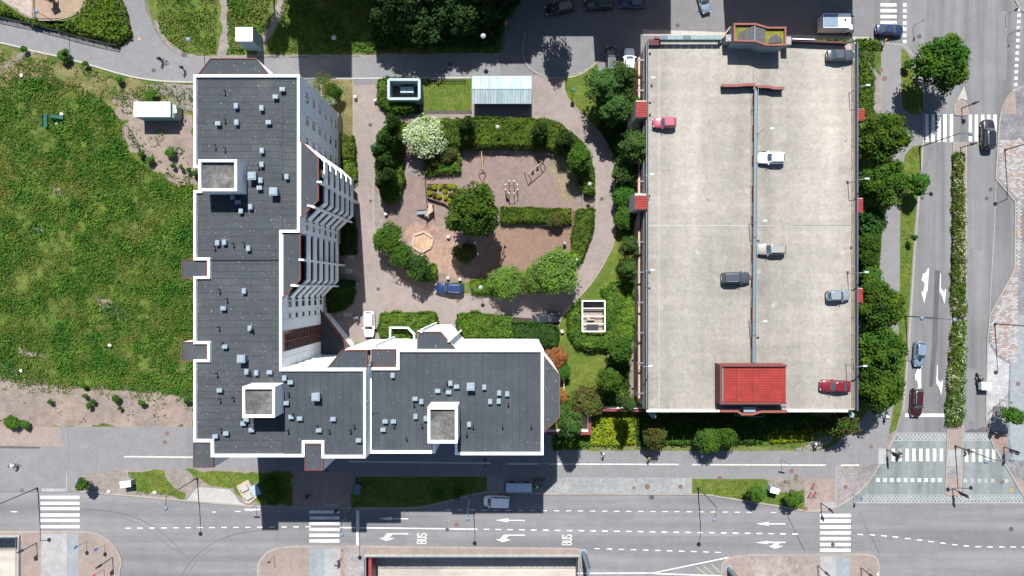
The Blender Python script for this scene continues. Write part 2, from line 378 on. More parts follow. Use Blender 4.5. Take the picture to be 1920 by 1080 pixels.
VAR = {}
def tree_kind(key, label, cat, mat, rad, h, n=2, **kw):
    """two or three crown shapes for each kind of tree; copies share the meshes"""
    protos = []
    for i in range(n):
        th = kw.pop('crown_h', None) if False else kw.get('crown_h', h * .72)
        kk = {a: b for a, b in kw.items() if a != 'crown_h'}
        me = crown_mesh('crown', rad, th, mat, **kk)
        tk = trunk_mb(h, max(.08, h * .022), rad)
        protos.append((me, tk, rad, h, th))
    VAR[key] = protos
tcount = [0]
def tree(key, label, px, py, rpx, h=None, cat='tree', group=None, name=None, sy=1.0, rot=None, zf=.62):
    me, tk, rad0, h0, th = VAR[key][tcount[0] % len(VAR[key])]; tcount[0] += 1
    h = h or h0; zc = h * zf; loc = P(px, py, zc); r = rpx * S(zc)
    k = r / rad0; kz = h / h0
    root = thing(name or 'tree', label, cat, (loc.x, loc.y, 0), 0, group)
    if not hasattr(tree, 'tm'): tree.tm = {}
    key2 = id(tk)
    if key2 not in tree.tm:
        o = tk.build('trunk', root); tree.tm[key2] = o.data
    else: o = add_obj('trunk', tree.tm[key2], root)
    o.scale = (max(k, .6), max(k, .6), kz)
    c = add_obj('crown', me, root); c.location = (0, 0, h - th * kz * .5)
    c.scale = (k, k * sy, kz); c.rotation_euler = (0, 0, random.uniform(0, 6.28) if rot is None else rot)
    return root

def in_poly(x, y, poly):
    ins = np.zeros(len(x), bool); n = len(poly)
    for i in range(n):
        x1, y1 = poly[i][0], poly[i][1]; x2, y2 = poly[(i + 1) % n][0], poly[(i + 1) % n][1]
        c = ((y1 > y) != (y2 > y)) & (x < (x2 - x1) * (y - y1) / (y2 - y1 + 1e-12) + x1); ins ^= c
    return ins
def edge_dist(x, y, poly):
    d = np.full(len(x), 1e9); n = len(poly)
    for i in range(n):
        a = np.array(poly[i][:2]); b = np.array(poly[(i + 1) % n][:2]); ab = b - a; L = (ab ** 2).sum() + 1e-12
        t = np.clip(((x - a[0]) * ab[0] + (y - a[1]) * ab[1]) / L, 0, 1)
        d = np.minimum(d, np.hypot(x - a[0] - t * ab[0], y - a[1] - t * ab[1]))
    return d
def poly_area(p): return abs(sum(p[i][0] * p[(i + 1) % len(p)][1] - p[(i + 1) % len(p)][0] * p[i][1] for i in range(len(p)))) / 2
def sample_poly(poly, n):
    xs = [p[0] for p in poly]; ys = [p[1] for p in poly]; X = []; Y = []; got = 0
    while got < n:
        x = rng.uniform(min(xs), max(xs), n * 2); y = rng.uniform(min(ys), max(ys), n * 2); k = in_poly(x, y, poly)
        X.append(x[k]); Y.append(y[k]); got += k.sum()
    return np.concatenate(X)[:n], np.concatenate(Y)[:n]

def hedge_mesh(poly, h, mats, dens=70, leaf=.16, bump=.6, bs=.85, rnd=.5, frac2=0, jag=.25):
    A = poly_area(poly); n = int(A * dens)
    x, y = sample_poly(poly, n); d = edge_dist(x, y, poly)
    hh = h * (1 - .55 * np.clip(1 - d / rnd, 0, 1) ** 2)
    e = .12; f = lambda a, b: bump * (vnoise(a, b, bs, 3) * .7 + vnoise(a, b, bs * .45, 8) * .5)
    z = hh - bump * .6 + f(x, y)
    gx = (f(x + e, y) - f(x - e, y)) / (2 * e); gy = (f(x, y + e) - f(x, y - e)) / (2 * e)
    depth = rng.random(n) ** 2 * .35
    nn = np.stack([-gx * 1.2, -gy * 1.2, np.ones(n)], 1) + rng.normal(size=(n, 3)) * .5
    x2 = x + rng.normal(size=n) * jag * .3; y2 = y + rng.normal(size=n) * jag * .3
    pts = np.stack([x2, y2, z - depth], 1)
    # sides
    per = 0; segs = []
    for i in range(len(poly)):
        a = np.array(poly[i][:2]); b = np.array(poly[(i + 1) % len(poly)][:2]); L = np.linalg.norm(b - a); segs.append((a, b, L)); per += L
    sp = []; sn = []
    cx = np.mean([p[0] for p in poly]); cy = np.mean([p[1] for p in poly])
    ar = sum(poly[i][0] * poly[(i + 1) % len(poly)][1] - poly[(i + 1) % len(poly)][0] * poly[i][1] for i in range(len(poly)))
    for a, b, L in segs:
        m = int(L * h * dens * .7)
        if m < 1: continue
        t = rng.random(m); q = a + (b - a) * t[:, None]; nv = np.array([(b - a)[1], -(b - a)[0]]) / (L + 1e-9)
        if ar < 0: nv = -nv
        zz = rng.random(m) * h * .85; o = rng.normal(size=m) * jag * .4 + (vnoise(q[:, 0], q[:, 1], .8, 5) - .5) * jag * 2
        q = q + nv * o[:, None]
        sp.append(np.column_stack([q, zz])); sn.append(np.column_stack([np.tile(nv, (m, 1)), np.full(m, .5)]) + rng.normal(size=(m, 3)) * .45)
    if sp: pts = np.concatenate([pts] + sp); nn = np.concatenate([nn] + sn)
    s = leaf * (.6 + .8 * rng.random(len(pts)))
    Q = leaf_quads(pts, nn, s); mi = None
    if len(mats) > 1:
        w = vnoise(pts[:, 0], pts[:, 1], .55, 21) * .55 + rng.random(len(pts)) * .45; mi = (w > 1 - frac2 * .72 - .12).astype(int)
    return quad_mesh('hedge', Q, mats, mi)
def shrink(poly, k):
    cx = sum(p[0] for p in poly) / len(poly); cy = sum(p[1] for p in poly) / len(poly)
    out = []
    for p in poly:
        d = math.hypot(p[0] - cx, p[1] - cy) + 1e-9; f = max(0, d - k) / d; out.append((cx + (p[0] - cx) * f, cy + (p[1] - cy) * f))
    return out
def hedge(label, px_poly, h, mats, name='hedge', cat='hedge', group=None, z0=0.0, **kw):
    if not isinstance(mats, (list, tuple)): mats = [mats]
    W = [(p.x, p.y) for p in PP(px_poly, h * .7)]
    me = hedge_mesh(W, h, list(mats), **kw)
    cx = sum(p[0] for p in W) / len(W); cy = sum(p[1] for p in W) / len(W)
    root = thing(name, label, cat, (cx, cy, z0), 0, group)
    o = add_obj('foliage', me, root); o.location = (-cx, -cy, 0)
    mb = MB(); mb.prism([(a - cx, b - cy) for a, b in W], 0, h * .30, soil_dark); mb.build('twig_core', root)
    return root
def cover(label, px_poly, h, mats, name='ground_cover', z0=0.0, **kw):
    if not isinstance(mats, (list, tuple)): mats = [mats]
    W = [(p.x, p.y) for p in PP(px_poly, z0 + h * .5)]
    o = add_obj(name, hedge_mesh(W, h, list(mats), **kw)); o.location = (0, 0, z0)
    return setp(o, label, 'ground cover', None, 'stuff')

def tufts(name, label, px_poly, dens, mat, size=(.12, .3), hgt=.25, thr=0.0, ns=2.2, seed=1, z0=0.0, extra=None, cat='grass', holes=()):
    W = [(p.x, p.y) for p in PP(px_poly)]; n = int(poly_area(W) * dens)
    x, y = sample_poly(W, n)
    w = vnoise(x, y, ns, seed) * .6 + vnoise(x, y, ns * .35, seed + 5) * .4
    k = w > thr + rng.normal(size=n) * .05
    if extra is not None: k &= extra(x, y)
    for hp in holes: k &= ~in_poly(x, y, [(p.x, p.y) for p in PP(hp)])
    x = x[k]; y = y[k]; w = w[k]; n = len(x)
    z = z0 + rng.random(n) * hgt * (.3 + w); 
    nn = rng.normal(size=(n, 3)) * .6 + np.array([0, 0, .9])
    s = (size[0] + (size[1] - size[0]) * rng.random(n)) * (.6 + w * .8)
    o = add_obj(name, quad_mesh(name, leaf_quads(np.stack([x, y, z], 1), nn, s, .45), [mat]))
    return setp(o, label, cat, None, 'stuff')

# ---------------------------------------------------------------- ground helpers
LV = [0]
def rough_edge(pts, amp=.35, step=.8, seed=3):
    out = []; n = len(pts)
    for i in range(n):
        a = pts[i]; b = pts[(i + 1) % n]; L = math.hypot(b[0] - a[0], b[1] - a[1]); k = max(1, int(L / step))
        for j in range(k):
            t = j / k; x = a[0] + (b[0] - a[0]) * t; y = a[1] + (b[1] - a[1]) * t
            ox = float(vnoise([x], [y], 1.7, seed)[0] - .5) * 2 * amp + random.uniform(-.4, .4) * amp
            oy = float(vnoise([x], [y], 1.7, seed + 9)[0] - .5) * 2 * amp + random.uniform(-.4, .4) * amp
            out.append((x + ox, y + oy))
    return out
def sheet(name, px_poly, z, m, parent=None, rough=0, seed=3):
    W = [(p.x, p.y) for p in PP(px_poly, z)]
    if rough: W = rough_edge(W, rough, .7, seed)
    mb = MB(); mb.face([(a, b, z) for a, b in (W if sum(W[i][0] * W[(i + 1) % len(W)][1] - W[(i + 1) % len(W)][0] * W[i][1] for i in range(len(W))) > 0 else W[::-1])], m)
    o = mb.build(name, parent)
    if parent is None: setp(o, kind='structure')
    return o
def slab(name, px_poly, z, m, z0=0.0, side=None):
    mb = MB(); mb.prism([(p.x, p.y) for p in PP(px_poly, z)], z0, z, m, side or kerb_m)
    return setp(mb.build(name), kind='structure')
def ribbon(name, px_line, wpx, z, m, parent=None, z0=None, closed=False):
    """strip of given width (photo pixels at ground) along a line; a solid kerb when z0 is given"""
    mb = MB(); W = [(p.x, p.y) for p in PP(px_line, z)]; t = wpx * S(z)
    if z0 is not None: mb.wall(W, z0, z, t, m, closed)
    else:
        n = len(W)
        for i in range(n if closed else n - 1):
            a = Vector(W[i]); b = Vector(W[(i + 1) % n]); d = (b - a).normalized(); q = Vector((-d.y, d.x)) * t / 2; e = d * min(t * .3, .1) if i < n - 2 else d * 0
            mb.face([(*(a - q), z + (i % 2) * .001), (*(b + e - q), z + (i % 2) * .001), (*(b + e + q), z + (i % 2) * .001), (*(a + q), z + (i % 2) * .001)], m)
    o = mb.build(name, parent)
    if parent is None: setp(o, kind='structure')
    return o
def smooth_line(pts, k=4):
    """Catmull-Rom through pixel points"""
    out = []
    for i in range(len(pts) - 1):
        p0 = pts[max(i - 1, 0)]; p1 = pts[i]; p2 = pts[i + 1]; p3 = pts[min(i + 2, len(pts) - 1)]
        for j in range(k):
            t = j / k
            out.append(tuple(.5 * ((2 * p1[a]) + (-p0[a] + p2[a]) * t + (2 * p0[a] - 5 * p1[a] + 4 * p2[a] - p3[a]) * t * t + (-p0[a] + 3 * p1[a] - 3 * p2[a] + p3[a]) * t ** 3) for a in (0, 1)))
    out.append(tuple(pts[-1])); return out
# ================================================================ THE GROUND
L = 2200.0
xs = [-L, P(-260, 0).x, P(37, 0).x, P(685, 0).x, P(1085, 0).x, L]; ys = [L, P(0, 1005).y, P(0, 1041).y, P(0, 1300).y, -L]
mb = MB()
for i in range(5):
    for j in range(4):
        if (i == 1 and j in (1, 2)) or (i == 3 and j == 2): continue
        mb.face([(xs[i], ys[j + 1], 0), (xs[i + 1], ys[j + 1], 0), (xs[i + 1], ys[j], 0), (xs[i], ys[j], 0)], far_g)
setp(mb.build('ground'), kind='structure')
# asphalt
road = MB()
def rect(mb, x0, y0, x1, y1, z, m): mb.face([P(x0, y1, z), P(x1, y1, z), P(x1, y0, z), P(x0, y0, z)], m)
rect(road, -260, 918, 2200, 1005, .006, asph_h); rect(road, 37, 1005, 2200, 1041, .006, asph_h)
rect(road, 37, 1041, 685, 1300, .006, asph_h); rect(road, 1085, 1041, 2200, 1300, .006, asph_h)
ROADH = setp(road.build('road'), kind='structure')
road = MB(); rect(road, 1640, -260, 2200, 918, .006, asph_v)
ROADV = setp(road.build('road'), kind='structure')
sheet('courtyard_entrance_road', [(940, 150), (938, 103), (945, 60), (957, 22), (985, -10), (1010, -260), (1640, -260), (1640, 78), (1212, 78), (1198, 150)], .010, asph)
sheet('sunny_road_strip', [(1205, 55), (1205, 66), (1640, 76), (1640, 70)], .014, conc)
# ---- the wide pavement along the street, and the path east of the garage
kerbN = [(-260, 922), (150, 922), (253, 930), (350, 939), (437, 946), (490, 950), (640, 953), (760, 953), (800, 949), (840, 940), (875, 931), (905, 925), (1020, 926), (1300, 927), (1345, 931), (1400, 940), (1460, 949), (1510, 958), (1545, 957), (1565, 952), (1600, 931), (1627, 905), (1649, 872), (1672, 830), (1682, 812)]
kerbE = [(1694, 770), (1701, 690), (1706, 620), (1711, 540), (1718, 440), (1725, 350), (1730, 285), (1732, 212), (1733, 172), (1729, 150), (1722, 120), (1712, 104), (1701, 91), (1688, 83), (1640, 80)]
slab('pavement', [(-260, 800), (1500, 800), (1500, 845)] + [(1530, 843), (1560, 828), (1600, 795), (1622, 770), (1622, 80)] + kerbE[::-1] + kerbN[::-1], .12, asph_path)
ribbon('kerb', smooth_line(kerbN[1:], 2), 3.2, .135, kerb_m, z0=0)
ribbon('kerb', smooth_line(kerbE[:8], 2), 3.0, .137, kerb_m, z0=0)
ribbon('kerb', smooth_line(kerbE[8:], 2), 2.6, .135, kerb_m, z0=0)
# ---- main courtyard slab
slab('courtyard', [(600, 150), (640, 146), (720, 146), (884, 145), (1012, 140), (1050, 147), (1062, 148), (1066, 140), (1095, 132), (1123, 113), (1123, 135), (1240, 135), (1240, 800), (1040, 800), (1040, 700), (600, 700)], .08, paver)
sheet('asphalt_apron', [(663, 146), (712, 146), (712, 158), (663, 160)], .086, asph)
sheet('driveway', [(1000, 140), (1050, 148), (1062, 148), (1057, 165), (1066, 190), (1095, 222), (1125, 255), (1148, 295), (1155, 350), (1153, 440), (1140, 475), (1120, 512), (1095, 545), (1086, 556), (1060, 570), (1000, 584), (780, 586), (760, 548), (900, 556), (1000, 556), (1060, 545), (1090, 510), (1112, 450), (1122, 370), (1116, 305), (1100, 270), (1075, 240), (1035, 215), (1000, 210)], .088, paver)
sheet('parking_bay', [(1122, 113), (1199, 113), (1199, 152), (1122, 152)], .09, asph)
# ---- north west: path, meadow, bare earth
pth = smooth_line([(-260, 5), (0, 36), (50, 46), (120, 66), (180, 82), (223, 95)], 3) + smooth_line([(243, 70), (244, 48), (236, 20), (226, -10), (222, -260)], 3) + smooth_line([(262, -260), (270, -10), (282, 35), (298, 70), (322, 96), (345, 107)], 3) + [(560, 108), (800, 104), (936, 103), (941, 150), (884, 145), (640, 146), (560, 150), (366, 153)] + smooth_line([(366, 153), (300, 150), (240, 141), (180, 124), (120, 107), (60, 94), (0, 79), (-260, 30)], 3)[1:]
slab('path', pth, .10, asph_path, side=kerb_m)
ribbon('kerb', smooth_line([(-260, 30), (0, 80), (60, 95), (120, 108), (180, 125), (240, 142), (300, 151.5), (365, 154)], 3), 3.0, .13, M_plain('pale_kerb', (.24, .235, .205), .8, var=.08), z0=0)
ribbon('kerb', [(630, 147), (884, 145.5)], 2.4, .13, M_plain('pale_kerb_line', (.26, .26, .25), .8, var=.08), z0=0)
slab('meadow_ground_sheet', [(-260, 35), (0, 83), (60, 98), (120, 111), (180, 128), (240, 145), (300, 154), (420, 158), (420, 800), (-260, 800)], .05, field_g)
sheet('bare_earth', [(-260, 700), (0, 700), (60, 712), (140, 725), (230, 730), (300, 733), (365, 752), (365, 802), (-260, 802)], .058, dirt, rough=.8)
sheet('bare_earth', [(205, 178), (240, 172), (262, 190), (300, 215), (366, 212), (366, 345), (330, 345), (300, 325), (270, 300), (240, 285), (232, 262), (236, 225), (215, 200)], .058, dirt, rough=1.0, seed=8)
sheet('bare_earth', [(255, 158), (366, 160), (366, 190), (330, 195), (300, 172)], .0585, dirt_grey, rough=.8, seed=18)
sheet('bare_earth', [(100, 352), (112, 350), (118, 362), (104, 366)], .0587, dirt, rough=.6, seed=28)
sheet('bare_earth', [(185, 560), (215, 566), (240, 590), (225, 600), (195, 580)], .0589, dirt, rough=.9, seed=38)
sheet('bare_earth', [(60, 420), (80, 424), (84, 436), (64, 432)], .0588, dirt, rough=.7, seed=48)
sheet('bare_earth', [(320, 170), (366, 165), (366, 215), (340, 205)], .060, dirt_grey, rough=.6, seed=12)
sheet('trodden_path', [(-60, 130), (0, 122), (38, 101), (60, 97), (72, 99), (48, 108), (12, 130), (-60, 145)], .060, dirt_grey, rough=.35)
sheet('bare_earth', [(30, 650), (80, 662), (85, 672), (35, 664)], .060, dirt, rough=.5, seed=2)
sheet('bare_earth', [(-10, 668), (30, 680), (40, 705), (-10, 708)], .062, dirt, rough=.5, seed=5)
sheet('paved_apron', [(-260, 798), (0, 800), (110, 800), (122, 838), (0, 836), (-260, 834)], .126, brick_pink)
sheet('asphalt_strip', [(-260, 834), (0, 836), (75, 838), (75, 841), (-260, 840)], .130, asph_dark)
# grass north of the path
sheet('dry_meadow_patch', [(-80, 88), (0, 96), (60, 106), (120, 118), (180, 134), (240, 150), (300, 160), (362, 166), (362, 215), (300, 215), (250, 205), (225, 225), (200, 205), (150, 172), (90, 165), (40, 150), (-80, 160)], .0565, M_ground('dry_meadow', (.13, .105, .055), (.085, .09, .032), big=.3, patch=((.06, .085, .022), .5, .52)), rough=1.2)
slab('lawn_ground', [(274, -260), (274, -10), (285, 35), (300, 70), (325, 95), (347, 103), (450, 104), (560, 104), (800, 101), (935, 101), (942, 60), (953, 22), (982, -14), (1004, -260)], .05, field_g)
sheet('trodden_path', [(410, -20), (422, -20), (426, 30), (430, 70), (425, 104), (408, 104), (414, 60)], .058, dirt_grey, rough=.3)
sheet('trodden_path', [(528, -20), (542, -20), (535, 20), (515, 55), (497, 85), (490, 106), (480, 106), (486, 80), (505, 50)], .058, dirt_grey, rough=.3)
sheet('path_edge', [(345, 104), (940, 100), (940, 105), (345, 108)], .106, dirt_grey, rough=.15)
sheet('path_edge', [(300, 72), (325, 96), (345, 107), (380, 107), (350, 100), (325, 84), (306, 66), (298, 40), (288, 38)], .107, dirt_grey, rough=.2)
# play area top left
sheet('pale_paving', [(-260, -260), (56, -260), (60, 33), (30, 18), (0, -2), (-260, -80)], .054, M_ground('pale_play_paving', (.25, .20, .175), (.22, .185, .165)))
sheet('sand_pit', [(66, -200), (160, -200), (160, 2), (148, 20), (125, 32), (95, 35), (70, 34), (66, 20)], .060, sand)
sheet('planting_bed', smooth_line([(-260, -75), (0, 0), (40, 26), (80, 38), (120, 32), (148, 18), (160, 0), (165, -260)], 2) + [(222, -260), (226, -10), (240, 40), (240, 68), (222, 90), (120, 62), (0, 33), (-260, 0)], .0575, field_g)
ribbon('edging', smooth_line([(0, -2), (30, 18), (58, 34), (90, 38), (125, 33), (150, 20), (163, 0)], 4), 1.6, .16, kerb_m, z0=0)
ribbon('edging', [(57, -40), (63, 33)], 2.2, .13, sand, z0=0)
# ---- lawns on the pavement
slab('lawn_ground', [(148, 892), (205, 882), (270, 880), (420, 880), (488, 881), (545, 884), (548, 947), (490, 948), (460, 945), (445, 930), (430, 917), (372, 914), (350, 937), (253, 928), (150, 920)], .128, dirt_grey, z0=.1)
sheet('lawn_patch', [(240, 885), (300, 884), (345, 925), (340, 934), (255, 927), (248, 905)], .133, lawn_g, rough=.8)
sheet('lawn_patch', [(345, 882), (545, 884), (548, 945), (462, 944), (437, 915), (390, 905), (360, 895)], .134, lawn_g, rough=.5)
sheet('concrete_apron', [(350, 938), (360, 926), (370, 914), (398, 915), (430, 918), (440, 928), (450, 942), (463, 947)], .137, conc)
slab('lawn_ground', [(667, 894), (913, 894), (913, 919), (905, 922), (870, 928), (830, 941), (795, 948), (760, 951), (658, 951), (657, 926), (664, 920)], .128, lawn_g, z0=.1)
slab('lawn_ground', [(1298, 898), (1508, 898), (1508, 956), (1460, 947), (1400, 938), (1345, 929), (1298, 926)], .128, lawn_g, z0=.1)
sheet('bare_earth', [(1430, 898), (1506, 898), (1506, 915), (1480, 930), (1455, 925), (1440, 910)], .133, dirt_grey, rough=.5)
sheet('cobble_strip', [(1040, 895), (1297, 896), (1297, 925), (1020, 924), (1035, 910)], .129, cobble)
sheet('paved_strip', [(545, 884), (612, 884), (612, 950), (548, 949)], .126, brick_pink)
sheet('paved_strip', [(612, 884), (662, 884), (658, 951), (612, 951)], .1265, brick_pink)
sheet('paved_strip', [(913, 893), (945, 893), (945, 924), (913, 924)], .126, cobble)
sheet('paved_strip', [(1509, 898), (1567, 898), (1567, 951), (1545, 957), (1509, 957)], .126, brick_pink)
sheet('paved_strip', [(1570, 872), (1648, 870), (1625, 904), (1598, 929), (1570, 946)], .127, M_ground('paving_greyish_pink', (.165, .150, .150)))
ribbon('paving_joint', [(1568, 872), (1568, 950)], 1.6, .131, tile_white)
ribbon('paving_joint', [(610, 888), (610, 950)], 1.6, .131, tile_white)
ribbon('paving_joint', [(945, 867), (945, 893)], 1.6, .131, tile_white)
ribbon('paving_joint', [(945, 868), (1030, 869)], 1.6, .132, tile_white)
slab('grass_verge', [(1690, 325), (1697, 290), (1711, 275), (1728, 271), (1727, 300), (1722, 350), (1714, 440), (1708, 540), (1702, 620), (1698, 690), (1690, 770), (1680, 806), (1666, 815), (1671, 790), (1679, 740), (1684, 650), (1687, 540), (1688, 400)], .130, lawn_g, z0=.1)
sheet('paved_strip', [(1666, 815), (1680, 812), (1668, 840), (1656, 840)], .132, dirt_grey)
slab('grass_verge', [(1690, 90), (1700, 97), (1709, 112), (1714, 150), (1731, 172), (1731, 208), (1725, 214), (1705, 214), (1692, 200), (1690, 150)], .130, lawn_g, z0=.1)
slab('grass_slope', [(1606, 80), (1652, 80), (1652, 120), (1650, 220), (1645, 340), (1658, 400), (1650, 480), (1646, 560), (1655, 600), (1665, 700), (1640, 755), (1604, 800), (1560, 838), (1530, 845), (1500, 845), (1035, 844), (1035, 765), (1606, 765)], .124, field_g, z0=.1)
sheet('trodden_path', [(1618, 92), (1628, 95), (1640, 125), (1653, 150), (1653, 220), (1640, 220), (1640, 160), (1628, 120)], .135, dirt_grey, rough=.3)
sheet('bare_earth', [(1490, 842), (1530, 826), (1562, 815), (1556, 832), (1530, 844)], .135, dirt_grey, rough=.3)
sheet('grass_edge', [(1035, 833), (1470, 838), (1500, 845), (1035, 845)], .134, M_ground('dry_lawn_edge', (.10, .095, .035), (.07, .09, .025), patch=((.15, .12, .07), .4, .55)), rough=.1)
# ---- courtyard islands
isl = smooth_line([(703, 300), (704, 262), (716, 240), (738, 226), (800, 223), (1000, 222), (1040, 229), (1075, 248), (1100, 275), (1114, 315), (1119, 360), (1113, 420), (1103, 460), (1090, 500), (1080, 525), (1050, 545), (1000, 553), (890, 553), (830, 552), (790, 543), (750, 522), (722, 495), (707, 465), (700, 400), (701, 340)], 3)
slab('courtyard_island', isl, .16, paver_play, z0=.05)
ribbon('kerb', isl, 1.6, .17, kerb_m, z0=.05, closed=True)
sheet('worn_grass', [(700, 360), (722, 370), (724, 400), (722, 440), (712, 470), (704, 455), (700, 400)], .166, dirt_grey, rough=.2)
sheet('gravel_yard', [(935, 428), (1078, 424), (1076, 470), (1050, 505), (1000, 530), (900, 530), (905, 470)], .168, gravel_br, rough=.2)
sheet('worn_sand', [(765, 425), (850, 428), (870, 470), (860, 520), (820, 515), (775, 480), (758, 445)], .167, M_ground('sandy_wear', (.21, .14, .105), (.175, .12, .10), big=.2), rough=1.0)
sheet('worn_grass', [(1030, 285), (1060, 290), (1085, 360), (1060, 370), (1040, 330)], .168, M_ground('thin_grass_patch', (.15, .12, .085), (.12, .11, .06)), rough=.8)
sheet('slab_patch', [(745, 292), (797, 302), (797, 329), (765, 329), (757, 300)], .169, M_ground('grey_slabs', (.15, .13, .125)))
sheet('lawn_strip', [(818, 530), (885, 528), (1000, 535), (1060, 535), (1040, 547), (890, 550), (822, 549)], .170, lawn_g, rough=.2)
slab('lawn', [(790, 147), (884, 147), (884, 209), (790, 209)], .12, lawn_g, z0=.05)
slab('planting_bed', smooth_line([(712, 150), (708, 170), (709, 190), (716, 206), (730, 212), (775, 213)], 3) + [(788, 213), (788, 148), (716, 148)], .12, soil_dark, z0=.05)
slab('grass_strip', [(605, 150), (661, 150), (661, 330), (645, 345), (600, 345)], .12, M_ground('dry_grass_strip', (.115, .095, .045), (.08, .085, .03), patch=((.15, .11, .07), .5, .55)), z0=.05)
ribbon('kerb', [(662, 150), (663, 250)], 1.4, .14, kerb_m, z0=.05)
slab('lawn', [(1060, 150), (1066, 142), (1095, 135), (1121, 116), (1121, 150), (1200, 150), (1200, 520), (1197, 770), (1040, 770), (1040, 640), (1052, 600), (1085, 558)] + smooth_line([(1085, 558), (1110, 530), (1135, 490), (1152, 450), (1157, 400), (1157, 340), (1150, 292), (1128, 254), (1098, 220), (1068, 188), (1058, 165), (1060, 150)], 3)[1:-1], .12, lawn_g, z0=.05)
ribbon('kerb', smooth_line([(1085, 558), (1110, 530), (1135, 490), (1152, 450), (1157, 400), (1157, 340), (1150, 292), (1128, 254), (1098, 220), (1068, 188), (1058, 165), (1060, 150)], 4), 1.6, .14, kerb_m, z0=.05)
ribbon('kerb', smooth_line([(985, 60), (980, 90), (986, 118), (1005, 136), (1040, 146), (1075, 143), (1100, 132), (1122, 114)], 4), 3.0, .13, kerb_m, z0=0)
ribbon('kerb', smooth_line([(1008, 18), (995, 38), (986, 62), (981, 90)], 4), 1.4, .10, kerb_m, z0=0)
sheet('paving_strip', [(1180, 640), (1192, 620), (1193, 745), (1180, 745)], .126, M_ground('pinkish_path', (.17, .14, .125)))
slab('paved_patch', [(1085, 770), (1105, 770), (1105, 812), (1080, 812)], .14, M_ground('pink_slab', (.24, .18, .155)), z0=.05)
sheet('gravel_patch', [(650, 640), (700, 637), (735, 640), (720, 660), (650, 668)], .086, M_ground('mossy_gravel', (.17, .15, .10), fine=4, amt=(.2, .2, .35)), rough=.2)
for gx, gy, gw, gh in ((658, 482, 12, 7), (655, 508, 13, 9), (652, 590, 15, 7)): sheet('slab_patch', [(gx - gw / 2, gy - gh / 2), (gx + gw / 2, gy - gh / 2), (gx + gw / 2, gy + gh / 2), (gx - gw / 2, gy + gh / 2)], .087, conc)
slab('courtyard_planting', [(718, 592), (818, 588), (820, 640), (718, 640)], .12, soil_dark, z0=.05)
slab('courtyard_planting', [(856, 588), (1048, 600), (1046, 660), (856, 640)], .12, soil_dark, z0=.05)
# ---- southern islands with their brick and stone strips
isA = [(-260, 998), (150, 997)] + smooth_line([(150, 997), (180, 1001), (205, 1016), (221, 1036), (227, 1060), (222, 1090), (218, 1300)], 3)[1:] + [(37, 1300), (37, 1005), (-260, 1005)]
slab('pavement_island', isA, .12, brick_pink)
ribbon('kerb', isA[:-4], 3, .135, kerb_m, z0=0)
sheet('paved_strip', [(77, 1000), (126, 1000), (127, 1300), (77, 1300)], .126, tile_white); sheet('paved_strip', [(127, 1000), (147, 1000), (148, 1300), (128, 1300)], .126, tile_grey)
isB = [(478, 1300)] + smooth_line([(484, 1080), (484, 1060), (493, 1044), (510, 1031), (535, 1026), (565, 1025)], 3) + [(680, 1025), (1080, 1029), (1095, 1033), (1100, 1040), (1085, 1041), (685, 1041), (685, 1300)]
slab('pavement_island', isB, .12, brick_pink); ribbon('kerb', isB[:-3], 3, .135, kerb_m, z0=0)
sheet('paved_strip', [(580, 1028), (608, 1028), (608, 1300), (580, 1300)], .126, tile_grey); sheet('paved_strip', [(608, 1028), (638, 1028), (638, 1300), (608, 1300)], .127, tile_white)
sheet('paved_strip', [(646, 1028), (683, 1028), (683, 1300), (646, 1300)], .126, M_ground('greyish_paving', (.19, .175, .17)))
isC = [(1354, 1300)] + smooth_line([(1354, 1080), (1353, 1062), (1362, 1050), (1380, 1044), (1410, 1041)], 3) + [(1620, 1040)] + smooth_line([(1620, 1040), (1638, 1043), (1646, 1052), (1648, 1070), (1648, 1100)], 3)[1:] + [(1650, 1300)]
slab('pavement_island', isC, .12, brick_pink); ribbon('kerb', isC, 3, .135, kerb_m, z0=0)
sheet('paved_strip', [(1400, 1044), (1535, 1043), (1535, 1300), (1400, 1300)], .126, M_ground('pale_pink_sett', (.22, .19, .18)))
sheet('paved_strip', [(1538, 1043), (1567, 1043), (1567, 1300), (1538, 1300)], .127, tile_white); sheet('paved_strip', [(1567, 1043), (1594, 1043), (1594, 1300), (1567, 1300)], .127, tile_grey)
# ---- median, raised junction table, eastern pavements
sheet('junction_table', [(1683, 812), (1853, 812), (1866, 842), (1895, 888), (1922, 935), (1640, 943), (1570, 952), (1601, 932), (1628, 906), (1650, 873), (1673, 831)], .012, tile_green)
ribbon('junction_edge', [(1683, 812), (1853, 812)], 1.6, .017, tile_white); ribbon('junction_edge', [(1670, 826), (1866, 826)], 1.6, .017, tile_white)
ribbon('junction_edge', [(1605, 942.5), (1925, 942.5)], 2.2, .017, tile_white); ribbon('junction_edge', [(1622, 928), (1918, 928)], 1.6, .017, tile_white)
slab('median', [(1788, 266), (1812, 266), (1812, 540), (1810, 640), (1806, 800), (1803, 845), (1803, 898), (1801, 926), (1797, 930), (1776, 930), (1773, 926), (1774, 898), (1777, 800), (1782, 640), (1785, 540), (1787, 400)], .12, brick_pink)
ribbon('kerb', [(1788, 266), (1787, 400), (1785, 540), (1782, 640), (1777, 800), (1774, 898), (1773, 926)], 2, .132, kerb_m, z0=0)
ribbon('kerb', [(1812, 266), (1812, 540), (1810, 640), (1806, 800), (1803, 898), (1801, 926)], 2, .134, kerb_m, z0=0)
sheet('paved_strip', [(1777, 843), (1802, 843), (1802, 874), (1776, 874)], .127, tile_white); sheet('paved_strip', [(1776, 876), (1802, 876), (1801, 897), (1775, 897)], .127, M_ground('grey_lilac_paving', (.17, .165, .175)))
